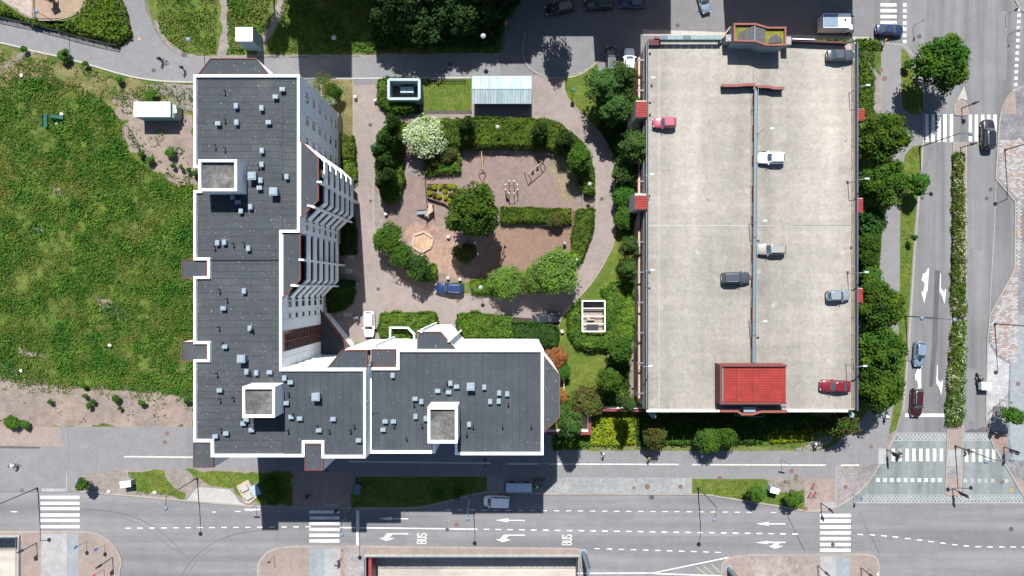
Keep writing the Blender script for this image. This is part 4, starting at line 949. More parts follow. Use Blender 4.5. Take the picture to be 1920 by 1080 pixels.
# stair towers on the roof
def tower(parent, px, ztop, zbase, open_roof=True):
    W = ortho(xy(px, ztop)); w = MB(); w.prism(W, zbase - .3, ztop - .5, white_wall); o = w.build('stair_tower', parent)
    c = MB(); c.wall(inset(W, .15), ztop - .5, ztop, .30, white_cap, True); c.build('tower_parapet', o)
    r = MB(); r.face([(a, b, ztop - .48) for a, b in sorted_ccw(inset(W, .3))], roof_dirty); r.build('tower_roof', o)
def sorted_ccw(p):
    A = sum(p[i][0] * p[(i + 1) % len(p)][1] - p[(i + 1) % len(p)][0] * p[i][1] for i in range(len(p))); return p if A > 0 else p[::-1]
tower(LB, [(372, 299), (444, 299), (444, 358), (372, 358)], 25.3, ZL)
tower(LB, [(454.5, 725), (515, 725), (515, 783), (454.5, 783)], 25.5, ZL)
# low porch roofs with red edges
def low_roof(parent, px, z, m=roof_m, depth=None, name='porch', edge=red_edge, walls=True, thick=.5):
    W = xy(px, z); w = MB()
    if walls: w.prism(W, 0 if depth is None else z - depth, z - .12, white_wall)
    else: w.prism(W, z - thick, z - .12, white_wall)
    o = w.build(name, parent); e = MB(); e.wall(inset(W, .04), z - .32, z, .11, edge, True); e.build('red_flashing', o)
    r = MB(); r.face([(a, b, z - .10) for a, b in sorted_ccw(inset(W, .10))], m); r.build('porch_roof', o); return o
low_roof(LB, [(340, 487), (388, 487), (388, 522), (340, 522)], 22.12)
low_roof(LB, [(340, 641), (388, 641), (388, 677), (340, 677)], 22.12)
low_roof(LB, [(362, 830), (400, 830), (400, 877), (362, 877)], 22.12)
low_roof(LB, [(571, 833), (606, 833), (606, 882), (571, 882)], 22.12)
low_roof(LB, [(370, 140), (394, 109), (480, 109), (505, 140)], 22.12)
# east wall windows
wp = window_proto(1.45, 1.45, vent=True); wp2 = window_proto(.95, 1.45); wp3 = window_proto(1.05, 1.35)
XW = WL[1][0]; XW2 = (WL[3][0] + WL[4][0]) / 2
def storeys(): return [2.6 + 1.55 + FH * k for k in range(6)]
for z in storeys():
    for py in (184, 227, 268): inst(wp, LB, (XW + .02, (540 - py) * S(19.25), z), math.pi / 2)
    for py in (412, 427): inst(wp2 if py == 412 else wp3, LB, (XW + .02, (540 - py) * S(19.25), z), math.pi / 2).scale = (.8, 1, .8)
    for py in (558, 570): inst(wp2, LB, (XW2 + .02, (540 - py) * S(19.25), z), math.pi / 2)
    inst(wp2, LB, (XW2 + .02, (540 - 592) * S(19.25), z), math.pi / 2).scale = (.75, 1, .8)
for k, px in enumerate((548, 575, 602)):
    for z in storeys()[1:]: inst(wp2, LB, (P(px, 0, 20).x, WL[5][1] + .02, z), math.pi).scale = (.5, 1, .35)
mb = MB()
for yv in (P(0, 205, ZL).y, P(0, 247, ZL).y, P(0, 420, ZL).y): mb = MB(); mb.box((XW + .012, yv, 12), (.02, .04, 19), beige_wall); mb.build('wall_joint', LB)
for yv in (P(0, 600, ZL).y, P(0, 672, ZL).y): mb = MB(); mb.box((XW2 + .012, yv, 12), (.02, .04, 19), beige_wall); mb.build('wall_joint', LB)
for z in (11.7, 5.7): mb = MB(); mb.box((XW + .014, (P(0, 140, ZL).y + P(0, 262, ZL).y) / 2, z), (.02, 8.6, .05), beige_wall); mb.build('wall_joint', LB)
# stairwell glazing with red-brown louvres
y0, y1 = -82 * S(ZL), -120 * S(ZL); zb = 4.4; zt = 21.6
g = MB(); g.box((XW2 + .02, (y0 + y1) / 2, (zb + zt) / 2), (.06, y0 - y1, zt - zb), M_plain('stairwell_glass', (.17, .13, .10), .3, var=.35, scale=.3)); SG = g.build('stairwell_glazing', LB)
lou = MB(); lou.box((0, 0, 0), (.13, y0 - y1, .22), red_brown)
lp = lou.build('louvre', SG, local=True)
for i in range(24):
    o = lp if i == 0 else lp.copy()
    if i: COL.objects.link(o)
    place(o, LB, (XW2 + .12, (y0 + y1) / 2, zb + .3 + i * .74))
r_ = MB(); r_.box((XW2 + .16, (y0 + y1) / 2, (zb + zt) / 2), (.14, .14, zt - zb), red_edge); r_.build('mullion', SG)
# projecting balcony bays
M_BALC = M_plain('balcony_floor', (.10, .085, .07), .8, var=.3)
def bay(parent, px_poly, z, levels, fins, glaze_side=1, flip=False, rail=True, name_root='balcony_bay', wallx=None, gl=None):
    """px_poly: outline, first and last corners lie on the wall"""
    W = xy(px_poly, z)
    if wallx is not None: W[0] = (wallx, W[0][1]); W[-1] = (wallx, W[-1][1])
    W2 = sorted_ccw(W)
    rt = MB(); rt.prism(W2, z - .45, z - .12, white_wall, bottom=True); ro = rt.build(name_root, parent)
    e = MB(); e.wall(W, z - .35, z, .12, red_edge); e.build('red_flashing', ro)
    r = MB(); r.face([(a, b, z - .105) for a, b in sorted_ccw(inset(W, .08))], roof_m2); r.build('bay_roof', ro)
    for k in range(levels):
        zz = 2.9 + k * FH
        s_ = MB(); s_.prism(inset(W2, .05), zz - .22, zz, M_BALC, mside=white_wall, bottom=True); s_.wall(W, zz - .42, zz + 1.22, .16, white_wall); s_.build('balcony', ro)
    inn = inset(W, .75); q = MB(); q.prism(sorted_ccw(inn), 2.9, z - .46, gl or M_plain('bay_glazing', (.022, .020, .020), .3, var=.6, scale=.4)); q.build('bay_window', ro)
    f = None
    for (a, b) in fins:
        A = P(*a, z + .3); B = P(*b, z + .3); m_ = MB(); m_.wall([(A.x, A.y), (B.x, B.y)], 0, z + .3, .24, white_wall); m_.build('fin_wall', ro)
    return ro
bay(LB, [(563, 263), (596.5, 295), (596.5, 375), (562, 408)], 22.15, 6, [((594, 341), (603, 341)), ((576, 385), (590, 388))], wallx=XW)
bay(LB, [(529, 437), (562.5, 437), (562.5, 524), (529, 558)], 22.15, 6, [((560, 487), (569, 487)), ((545, 535), (559, 536))], wallx=XW2)
bay(LB, [(613, 691), (640, 658), (688, 658), (688, 691)], 22.15, 6, [])
# sun-lit glass screens on the upper bay
mb = MB()
for k in range(6):
    zz = 2.9 + k * FH; A = P(567, 266, 20.9); B = P(595, 294, 20.9)
    mb = MB(); mb.wall([(A.x, A.y), (B.x + .05, B.y + .05)], zz + 1.23, zz + 2.2, .05, white_cap); mb.build('balcony_screen', LB)
# east-facing wall of the foot of the L with one strip window
g = MB(); g.box((WL[6][0] + .03, P(0, 828, ZL).y, 19.2), (.06, 4.2, .9), glass_teal); g.build('window', LB)
# low dark annex roof with its red rail
aw = xy([(601, 588), (606, 588), (660, 657), (648, 664), (601, 664)], 4.0); mb = MB(); mb.prism(aw, 0, 4.0, roof_m2, mside=white_wall)
an = mb.build('annex', LB); e = MB(); e.wall(xy([(603, 586), (659, 657)], 4.3), 3.6, 4.35, .22, red_edge); e.build('red_flashing', an)
mb = MB(); mb.wall(xy([(608, 577), (608, 598), (664, 655)], 2.4), 0, 2.4, .2, beige_wall); mb.build('ramp_wall', LB)
for a in ((611, 598), (641, 633)):
    p = P(*a, 2.6); m_ = MB(); m_.cyl((0, 0, 0), (.9, .15, .1), .05, steel_dark); o = m_.build('wall_lamp', LB, local=True); place(o, LB, p)

# ---------------------------------------------------------------- the right block ------------------------------------
ZR = 19.8
WR = ortho(xy([(692, 689), (744, 689), (744, 655), (1019, 655), (1019, 853), (853, 853), (853, 832), (816, 832), (816, 850), (692, 850)], ZR))
RB = thing('apartment_building', 'lower white apartment block with dark roof at bottom centre, joined to the long block', 'building', (WR[0][0], WR[0][1], 0), world=True)
mb = MB(); mb.prism(WR, 0, ZR - .3, white_wall); mb.build('wall', RB)
mb = MB(); mb.prism(inset(WR, -.06), 0, 1.8, beige_wall); mb.build('plinth', RB)
ci = inset(WR, .17); mb = MB(); mb.wall(ci[:-1] if False else ci, ZR - .35, ZR + .06, .34, white_cap, True); mb.build('parapet', RB)
ri = inset(WR, .34); mb = MB(); mb.face([(a, b, ZR - .294) for a, b in sorted_ccw(ri)], roof_seam); mb.build('roof_deck', RB)
strips_region(ri, 0, 1.0, ZR - .28, RB, roof_m2, -BIG, BIG)
cap_joints(RB, ci, ZR + .064)
tower(RB, [(802, 763), (857.5, 763), (857.5, 831), (802, 831)], 23.4, ZR)
low_roof(RB, [(696, 688), (696, 655), (741, 655), (741, 688)], 19.6, depth=19.6)
low_roof(RB, [(1019, 666), (1050, 704), (1050, 783), (1019, 812)], 19.62, walls=True)
RBY = WR[2][1]
bay(RB, [(782, 656), (782, 622.5), (826, 622.5), (855, 656)], 19.62, 6, [((790, 624), (790, 617)), ((840, 641), (847, 634))])
for k in range(6):
    for px in (870, 890, 915, 940, 965, 990): inst(wp2, RB, (P(px, 0, 18).x, RBY + .02, 3.6 + k * FH * .93), math.pi)
    for px in (752, 765): inst(wp3, RB, (P(px, 0, 18).x, RBY + .02, 3.6 + k * FH * .93), math.pi).scale = (.9, 1, .5)
mb = MB()
for k in range(5): mb = MB(); mb.wall(xy([(698, 655), (698, 651), (738, 651), (738, 655)], 18), 3 + k * FH, 4.1 + k * FH, .12, white_wall); mb.build('balcony', RB)
mb = MB(); mb.wall(xy([(697, 655), (697, 648)], ZR), 0, 18, .25, white_wall); mb.build('fin_wall', RB)
# walled terrace in front of it
TE = thing('terrace_wall', 'low white walled terrace with bevelled corner holding a round rack, in front of the right block', 'wall', P(750, 625), world=True)
mb = MB(); mb.wall(xy([(731, 640), (731, 614.5), (764, 615), (776, 627), (776, 641)], 3.2), 0, 3.2, .2, white_wall); mb.build('wall', TE)
mb = MB(); mb.prism(xy([(731, 640), (731, 615), (764, 616), (776, 627), (776, 640)], 0), .1, .3, M_plain('terrace_floor', (.12, .09, .085), .9)); mb.build('floor', TE)
RK = thing('round_rack', 'round steel ring standing inside the walled terrace', 'rack', P(743, 624, .3))
mb = MB()
for z in (.1, .9):
    for i in range(20):
        a = i * math.pi / 10; b = a + math.pi / 10; mb.cyl((.85 * math.cos(a), .85 * math.sin(a), z), (.85 * math.cos(b), .85 * math.sin(b), z), .05, vent_m, n=5, caps=False)
mb.build('ring', RK); mb = MB()
for i in range(8): a = i * math.pi / 4; mb.cyl((.85 * math.cos(a), .85 * math.sin(a), 0), (.85 * math.cos(a), .85 * math.sin(a), .95), .03, steel_dark, n=5)
mb.build('upright', RK)

for o in (wp, wp2, wp3):
    pass

# ---------------------------------------------------------------- roof ventilators
def vent_proto(w, d, h, m=vent_m):
    b = MB(); b.box((0, 0, h * .4), (w * .8, d * .8, h * .8), m); o = thing('roof_vent', 'x', 'roof vent'); b.build('casing', o)
    c = MB(); c.box((0, 0, h * .86), (w, d, h * .12), m); c.box((0, 0, h * .94), (w * .72, d * .72, h * .1), m); c.build('cap', o); return o
VP = {'h': vent_proto(.70, .54, .6), 'v': vent_proto(.53, .70, .6), 'b': vent_proto(1.05, 1.05, 1.25)}
ORD = ['first', 'second', 'third', 'fourth', 'fifth', 'sixth', 'seventh', 'eighth', 'ninth', 'tenth', 'eleventh', 'twelfth']
regions = [
 ('long roof above the first tower', ZL, [(529, 166, 'h'), (516, 180, 'h'), (490, 201, 'v'), (442, 197, 'v'), (503, 228, 'h'), (443, 228, 'v'), (408, 230, 'h')]),
 ('long roof right of the first tower', ZL, [(490.5, 281, 'v'), (490, 307, 'v'), (475, 328, 'b'), (488, 337, 'v'), (537, 330, 'v'), (486, 351, 'h'), (515, 357, 'b')]),
 ('shadow patch below the first tower', ZL, [(435, 368, 'v'), (445, 378, 'h'), (451, 394, 'v'), (469, 386.5, 'v')]),
 ('long roof just above the expansion joint', ZL, [(407, 454, 'v'), (420, 453, 'v'), (465, 464.5, 'v')]),
 ('long roof below the expansion joint', ZL, [(457, 544.5, 'v'), (418, 577, 'h'), (468, 614.5, 'v'), (421, 649, 'h')]),
 ('long roof corner above the second tower', ZL, [(455, 669, 'b'), (462, 696, 'v'), (480, 698, 'v'), (505, 697, 'h'), (533, 708, 'v'), (544, 716, 'h'), (411, 731, 'h'), (594, 740, 'b')]),
 ('foot of the L beside the second tower', ZL, [(461, 786.5, 'h'), (455.5, 793.5, 'h'), (471, 805.5, 'h'), (536, 755, 'h'), (545.5, 781, 'h'), (561.5, 784, 'h'), (624, 785, 'h'), (597.5, 806, 'h'), (403, 817.5, 'h'), (423, 812, 'h'), (672, 825, 'h')]),
 ('left part of the right block roof', ZR, [(736, 703, 'v'), (778, 747, 'h'), (790, 752, 'v'), (722, 789.5, 'h'), (737.5, 789.5, 'h'), (718, 805, 'h'), (779, 780, 'v'), (798, 784, 'v')]),
 ('right block roof above its tower', ZR, [(820.5, 732, 'h'), (844.5, 717.5, 'v'), (856, 724, 'h'), (841, 734.5, 'h'), (883, 721, 'b'), (908, 725, 'v')]),
 ('right part of the right block roof', ZR, [(936, 736, 'v'), (951, 737.5, 'v'), (919, 752, 'v'), (935, 751.5, 'v'), (879.5, 795, 'v')])]
used = set()
for rname, zz, lst in regions:
    lst2 = sorted(lst, key=lambda t: (t[1]))
    big = 0
    for i, (x, y, k) in enumerate(lst2):
        w = P(x, y + (1 if k != 'b' else 3), zz + .3); o = VP[k] if k not in used else copy_tree(VP[k]); used.add(k)
        o.location = (w.x, w.y, zz - .26)
        size = 'large square vent hood' if k == 'b' else ('small wide vent box' if k == 'h' else 'small deep vent box')
        o['label'] = '%s, %s from the top, %s' % (size, ORD[i], rname); o['group'] = 'vents on the flat roofs'
        if x == 841: o.children[0].data = o.children[0].data
# soil pipes
def NUM(i): return (ORD + ['thirteenth', 'fourteenth', 'fifteenth', 'sixteenth', 'seventeenth', 'eighteenth', 'nineteenth', 'twentieth'] + ['twenty ' + w_ for w_ in ORD[:9]])[i]
pp = thing('roof_pipe', 'x', 'roof pipe'); mb = MB(); mb.cyl((0, 0, 0), (0, 0, .7), .07, dark_m); mb.build('pipe', pp); mb = MB(); mb.cyl((0, 0, .7), (0, 0, .85), .14, dark_m); mb.build('cowl', pp)
pl = [(421, 170, ZL), (421, 223, ZL), (403, 272, ZL), (421, 277, ZL), (484, 310, ZL), (529, 327, ZL), (402, 462, ZL), (437, 456, ZL), (457, 455, ZL), (411, 543, ZL), (425, 560, ZL), (410, 613, ZL), (474, 618, ZL), (418, 643, ZL), (406, 700, ZL), (412, 748, ZL), (437, 745, ZL), (414, 804, ZL), (462, 790, ZL), (541, 737, ZL), (550, 776, ZL), (595, 798, ZL), (664, 797, ZL), (540, 806, ZL), (617, 806, ZL), (657, 806, ZL), (838, 716, ZR), (832, 725, ZR), (776, 756, ZR), (739, 796, ZR), (791, 796, ZR), (887, 798, ZR), (942, 797, ZR), (996, 797, ZR), (762, 820, ZR), (875, 812, ZR), (469, 698, ZL), (953, 755, ZR)]
for i, (x, y, zz) in enumerate(pl):
    o = pp if i == 0 else copy_tree(pp); w = P(x, y, zz); o.location = (w.x, w.y, zz - .27)
    rk = sorted([q_[1] + q_[0] * .01 for q_ in pl if q_[2] == zz]).index(y + x * .01)
    o['label'] = 'thin black soil pipe, %s from the top on the %s' % (NUM(rk), 'right block roof' if zz == ZR else 'long block roof'); o['group'] = 'black pipes on the %s roof' % ('right block' if zz == ZR else 'long block')
# terrace aerials on the joint wall
AE = thing('aerial', 'thin metal aerial on the white parapet between the two blocks', 'aerial', P(689, 751, ZL)); mb = MB(); mb.cyl((-.5, -.3, .3), (.7, .3, .6), .03, vent_m, n=5); mb.cyl((0, 0, 0), (0, 0, .5), .03, vent_m, n=5); mb.build('rod', AE)

# ---------------------------------------------------------------- the parking garage ------------------------------------
ZD = 8.0
GW = ortho(xy([(1212, 78), (1604, 82), (1602, 768), (1210, 768)], ZD))
gx0, gx1 = min(p[0] for p in GW), max(p[0] for p in GW); gy0, gy1 = min(p[1] for p in GW), max(p[1] for p in GW)
GA = thing('parking_garage', 'large pale concrete rooftop car park with red trim', 'garage', (gx0, gy0, 0), world=True)
mb = MB(); mb.prism([(gx0 + .1, gy0 + .1), (gx1 - .1, gy0 + .1), (gx1 - .1, gy1 - .1), (gx0 + .1, gy1 - .1)], 0, ZD - .5, wall_pink); mb.build('wall', GA)
# deck in four cast panels with joints
jx = P(1416, 0, ZD).x; jy = P(0, 423, ZD).y; ramp_l = P(1357, 0, ZD).x; 
mb = MB(); mb.prism([(gx0, gy0), (gx1, gy0), (gx1, gy1), (gx0, gy1)], ZD - .5, ZD - .02, roof_seam, mside=conc); mb.build('deck_base', GA)
for a0, a1 in ((gx0, jx - .3), (jx - .28, gx1)):
    for b0, b1 in ((gy0, jy - .025), (jy + .025, gy1)):
        mb = MB(); mb.prism([(a0 + .01, b0), (a1 - .01, b0), (a1 - .01, b1), (a0 + .01, b1)], ZD - .02, ZD, deck_m); mb.build('deck_panel', GA)
mb = MB()
for (x0, y0, x1, y1) in ((1235, 78, 1236.5, 768),): mb.prism(xy([(x0, y0), (x1, y0), (x1, y1), (x0, y1)], ZD), ZD - .01, ZD + .012, conc)
mb.prism(xy([(1212, 422), (1414, 422), (1414, 424), (1212, 424)], ZD), ZD, ZD + .02, M_plain('joint_mortar', (.255, .245, .225), .9)); mb.prism(xy([(1418, 422.5), (1602, 424.5), (1602, 426), (1418, 424)], ZD), ZD, ZD + .02, bpy.data.materials['joint_mortar'])
mb.build('drain_line', GA)
mb = MB(); mb.prism(xy([(1596, 82), (1603, 82), (1603, 768), (1596, 768)], ZD), ZD, ZD + .05, M_ground('dirty_gutter', (.17, .13, .10), (.11, .09, .075), fine=4, patch=((.06, .05, .045), .8, .55))); mb.build('gutter', GA)
mb = MB(); mb.prism(xy([(1408, 172), (1412, 172), (1410, 678), (1406, 678)], ZD), ZD, ZD + .04, bpy.data.materials['dirty_gutter']); mb.build('gutter', GA)
# west facade: beige lower wall panels, red band, dark openings
for i in range(12):
    ya = gy1 - 1 - (gy1 - gy0 - 2) / 12 * i; yb = ya - (gy1 - gy0 - 2) / 12 + .12
    mb = MB(); mb.box((gx0 - .35, (ya + yb) / 2, 2.2), (.3, ya - yb, 4.4), conc_beige if i > 5 else wall_pink); pn = mb.build('facade_panel', GA)
    mb = MB(); mb.box((gx0 - .52, (ya + yb) / 2, 3.3), (.06, .7, .8), red_brown); mb.build('opening', pn)
    mb = MB(); mb.box((gx0 - .1, (ya + yb) / 2, 5.4), (.25, ya - yb, 1.0), red_edge if i not in (2, 3, 5) else dark_m); mb.build('red_band', pn)
mb = MB()
for k, xx in enumerate((gx0 - .15, gx0 - .12)): mb.cyl((xx, gy0, 6.6 + k * .5), (xx, gy1, 6.6 + k * .5), .06, pipe_blue, n=6)
for k in range(12):
    yv = gy1 - (gy1 - gy0) * (k + .5) / 12; mb.box((gx0 - .6, yv, 7.0), (1.1, .18, .22), pipe_blue)
mb.build('facade_rail', GA)
# deck edge: rails and parapets
def rail(parent, line, z, zr, m=pipe_blue, post=2.0, rr=.05):
    L_ = [Vector((*p, 0)) for p in line]; mb = MB()
    for a, b in zip(L_, L_[1:]):
        for h_ in zr: mb.cyl((a.x, a.y, z + h_), (b.x, b.y, z + h_), rr, m, n=6)
        n_ = max(1, int((b - a).length / post))
        for i in range(n_ + 1): c = a.lerp(b, i / n_); mb.cyl((c.x, c.y, z), (c.x, c.y, z + zr[-1]), rr * .8, m, n=5)
    return mb.build('railing', parent)
mb = MB()
for a, b in (((gx0 + .1, gy1), (gx0 + .1, gy0)), ((gx1 - .1, gy1), (gx1 - .1, gy0)), ((gx0, gy0 + .1), (gx1, gy0 + .1))): mb.wall([a, b], ZD - .3, ZD + .25, .2, conc)
mb.build('kerb_upstand', GA)
rail(GA, [(gx0 + .12, gy1), (gx0 + .12, gy0)], ZD, (.35, .7, 1.05), rr=.07); rail(GA, [(gx1 - .1, gy1 - .3), (gx1 - .1, gy0)], ZD, (.35, .7, 1.05), rr=.07)
mb = MB(); mb.wall([(gx1 + .1, gy1 - 2), (gx1 + .1, gy0)], ZD - .6, ZD + .15, .16, red_edge); mb.build('red_trim', GA)
# pale panels along the lower edge
npn = 9
for x0, x1, cnt in ((1212, 1349, 6), (1476, 1590, 5)):
    for i in range(cnt):
        a = P(x0 + (x1 - x0) * i / cnt, 0, ZD + 1).x + .04; b = P(x0 + (x1 - x0) * (i + 1) / cnt, 0, ZD + 1).x - .04
        mb = MB(); mb.box(((a + b) / 2, gy0 - .02, ZD + .55), (b - a, .10, .9), vent_m if i % 3 else M_plain('pale_panel', (.32, .34, .36), .5)); mb.box(((a + b) / 2, gy0 - .02, ZD + 1.05), (b - a, .28, .1), white_cap); mb.build('edge_panel', GA)
# glass canopy panels along the upper edge
for i in range(8):
    x0 = 1237 + 14.6 * i; a = P(x0, 0, ZD + 1.2).x; b = P(x0 + 14, 0, ZD + 1.2).x; y = P(0, 71.5, ZD + 1.5).y
    mb = MB(); mb.box(((a + b) / 2, y + .2, ZD + 1.25), (b - a, .62, .06), M_plain('slate_blue_sheet', (.05, .075, .10), .4) if i in (0, 3) else M_plain('pale_teal_sheet', (.12, .17, .175), .4, var=.1)); mb.box(((a + b) / 2, y - .15, ZD + .8), (b - a, .06, .9), glass_teal); mb.build('glass_panel', GA)
mb = MB(); mb.box((P(1232, 0, ZD).x, P(0, 69, ZD + 1).y, ZD + .3), (.9, .35, .9), red_cap); mb.box((P(1226, 0, ZD).x, P(0, 77, ZD + 1).y, ZD + .3), (1.8, .9, .5), M_plain('dull_red_block', (.06, .02, .022), .8)); mb.build('red_corner_block', GA)
mb = MB(); mb.wall(xy([(1478, 75), (1590, 80)], ZD + 1), ZD - .4, ZD + 1.0, .25, M_plain('dull_purple_red', (.06, .022, .024), .7)); mb.wall(xy([(1486, 72.5), (1528, 74)], ZD + 1.2), ZD + .4, ZD + 1.2, .12, white_cap); mb.build('upper_wall', GA)
# the middle barrier
mb = MB(); A = P(1417.5, 166, ZD + .7); B = P(1413.5, 680, ZD + .7); mb.wall([(A.x, A.y), (B.x, B.y)], ZD, ZD + .7, .42, pipe_blue)
for k in range(9):
    t = k / 9 + .02; c = A.lerp(B, t); d = A.lerp(B, min(t + (.05 if k % 2 else .03), 1)); mb.wall([(c.x - .24, c.y), (d.x - .24, d.y)], ZD, ZD + .72, .10, red_edge)
mb.build('middle_barrier', GA); rail(GA, [(A.x + .22, A.y), (B.x + .22, B.y)], ZD, (.6, 1.0), vent_m, rr=.05)
# T shaped parapet at the barrier head
mb = MB()
for seg in ([(1355, 160), (1380, 160), (1400, 158.5), (1417, 158.5)], [(1420, 162), (1440, 162), (1452, 165), (1471, 165)]): mb.wall(xy(seg, ZD + 1.15), ZD, ZD + 1.0, .34, dark_m)
hw = mb.build('head_wall', GA); mb = MB()
for seg in ([(1355, 160), (1380, 160), (1400, 158.5), (1417, 158.5)], [(1420, 162), (1440, 162), (1452, 165), (1471, 165)]): mb.wall(xy(seg, ZD + 1.15), ZD + 1.0, ZD + 1.15, .42, red_cap)
mb.build('red_capping', hw)
# upper stair house with mossy roof
ZH = 11.3
hp = [(1376, 43.5), (1417, 43.5), (1440, 50.5), (1474, 50.5), (1474, 85), (1436, 85), (1416, 78), (1376, 77)]
Wh = xy(hp, ZH); mb = MB(); mb.prism(Wh, ZD - .2, ZH - .4, M_plain('grey_clad_wall', (.17, .22, .235), .6), bottom=True); SH = mb.build('stair_house', GA)
mb = MB(); mb.wall(inset(Wh, .1), ZH - .45, ZH, .26, red_cap, True); mb.build('red_capping', SH)
mb = MB(); mb.face([(a, b, ZH - .38) for a, b in sorted_ccw(inset(Wh, .15))], moss_roof); mb.build('moss_roof', SH)
c = P(1404, 64, ZH); mb = MB(); K = xy([(1382, 78), (1388, 60), (1416, 46), (1436, 52), (1436, 82), (1416, 76)], ZH); ap = P(1416, 62, ZH + .4)
mb.prism(K, ZH - .35, ZH - .2, M_plain('slate_grey_felt', (.055, .055, .06), .9, var=.3)); mb.prism(xy([(1441, 80), (1445, 68), (1456, 62), (1466, 70), (1468, 78)], ZH), ZH - .35, ZH - .25, bpy.data.materials['slate_grey_felt']); mb.cyl((*P(1416, 47, ZH).xy, ZH - .15), (*P(1416, 76, ZH).xy, ZH - .15), .07, vent_m, n=5); mb.build('felt_patch', SH)
mb = MB(); mb.box((*P(1368, 71, ZD + 2).xy, ZD + 1), (1.1, 1.0, 2.0), M_plain('rubble_grey', (.2, .2, .2), .9, var=.4)); mb.build('side_block', SH); mb = MB(); mb.box((*P(1478, 76, ZD + 2).xy, ZD + 1), (.9, 1.2, 2.0), bpy.data.materials['rubble_grey']); mb.build('side_block', SH); mb = MB(); mb.wall(xy([(1356, 68), (1375, 44)], ZD + 2.5), 0, ZD + 1.2, .2, conc_beige); mb.build('side_wall', SH)
# lower stair house with red corrugated roof
ZS = 10.6
rp = xy([(1350, 684), (1476, 684), (1476, 759), (1350, 757)], ZS); rp = ortho(rp)
rx0, rx1 = min(p[0] for p in rp), max(p[0] for p in rp); ry0, ry1 = min(p[1] for p in rp), max(p[1] for p in rp)
mb = MB(); mb.prism([(rx0, ry0), (rx1, ry0), (rx1, ry1), (rx0, ry1)], ZD, ZS - .55, red_cap); SH2 = mb.build('stair_house', GA)
mb = MB(); mb.wall([(rx0 + .12, ry0), (rx0 + .12, ry1 - .15), (rx1, ry1 - .15)], ZD, ZS, .26, red_edge); mb.wall([(rx0, ry0 + .1), (rx1, ry0 + .1)], ZS - .6, ZS - .2, .3, red_edge); mb.build('red_capping', SH2)
def ribbed(x0, x1, y0, y1, z, m, pitch=.24, tilt=0, axis=0, h=.05):
    mb = MB(); n_ = int((y1 - y0) / pitch) if axis == 0 else int((x1 - x0) / pitch)
    for i in range(n_):
        if axis == 0:
            a = y0 + pitch * i; prof = ((a, 0), (a + pitch * .55, 0), (a + pitch * .65, h), (a + pitch * .9, h), (a + pitch, 0))
            for (u, p_), (v, q_) in zip(prof, prof[1:]): mb.face([(x0, u, z + p_), (x1, u, z + p_ + tilt), (x1, v, z + q_ + tilt), (x0, v, z + q_)], m)
        else:
            a = x0 + pitch * i; prof = ((a, 0), (a + pitch * .55, 0), (a + pitch * .65, h), (a + pitch * .9, h), (a + pitch, 0))
            for (u, p_), (v, q_) in zip(prof, prof[1:]): mb.face([(u, y0, z + p_), (v, y0, z + q_), (v, y1, z + q_ + tilt), (u, y1, z + p_ + tilt)], m)
    return mb
w3 = (rx1 - rx0 - .7) / 3
for i, (a, b) in enumerate(((rx0 + .62, rx0 + 2.6), (rx0 + 2.63, rx0 + 4.9), (rx0 + 4.93, rx1 - .04))):
    ribbed(a, b, ry0 + .3, ry1 - .35, ZS - .42 + i * .004, red_roof, h=.07).build('roof_sheet', SH2)
mb = MB(); mb.cyl((rx0 + .5, ry0 + .3, ZS - .3), (rx0 + .5, ry1 - .4, ZS - .3), .07, vent_m, n=6); mb.build('gutter_pipe', SH2)
mb = MB(); mb.wall(xy([(1350, 771), (1383, 771), (1392, 777), (1412, 777), (1428, 772), (1476, 772)], ZD + 1), ZD - .5, ZD + .9, .34, red_cap); mb.prism(xy([(1352, 761), (1474, 761), (1474, 770), (1352, 770)], ZD), ZD - .5, ZD + .02, M_plain('gap_floor', (.06, .07, .08), .8)); mb.box((*P(1406, 768, ZD + 1).xy, ZD + .3), (1.8, .8, 1.2), vent_m); mb.box((*P(1446, 767, ZD + .3).xy, ZD), (3.2, .5, .6), M_plain('debris', (.10, .09, .08), .9, var=.5)); mb.build('lower_parapet', SH2)
mb = MB(); W_ = xy([(1378, 774), (1378, 779), (1430, 782), (1431, 774)], 6); 
for a, b in zip(W_, W_[1:]): mb.cyl((*a, 6), (*b, 6), .05, pipe_blue, n=5)
mb.build('wire_frame', SH2)
# small red lean-to roofs on the flanks
for (x0, x1, y0, y1, z, side) in ((1193, 1216, 188, 219, 8.7, -1), (1191, 1216, 362, 392, 8.7, -1)):
    A = P(x0, y1, z); B = P(x1, y0, z); mb = MB(); mb.prism([(A.x, A.y), (B.x, A.y), (B.x, B.y), (A.x, B.y)], 0, z - .15, M_plain('grey_lean_to_wall', (.33, .33, .32), .8)); LT = mb.build('lean_to', GA)
    ribbed(A.x, B.x - .3, A.y, B.y - .1, z - .1, red_roof, pitch=.26, h=.07).build('roof_sheet', LT); mb = MB(); mb.box((B.x - .15, (A.y + B.y) / 2, z), (.3, B.y - A.y, .14), red_edge); mb.build('ridge', LT)
for (x0, x1, y0, y1) in ((1607, 1622, 203, 226), (1607, 1619, 371, 398), (1606, 1619, 540, 567)):
    A = P(x0, y1, 7); B = P(x1, y0, 7); mb = MB(); mb.prism([(A.x, A.y), (B.x, A.y), (B.x, B.y), (A.x, B.y)], 0, 6.8, conc_beige); LT = mb.build('lean_to', GA)
    ribbed(A.x, B.x, A.y, B.y, 6.85, red_roof, pitch=.26, h=.07).build('roof_sheet', LT)
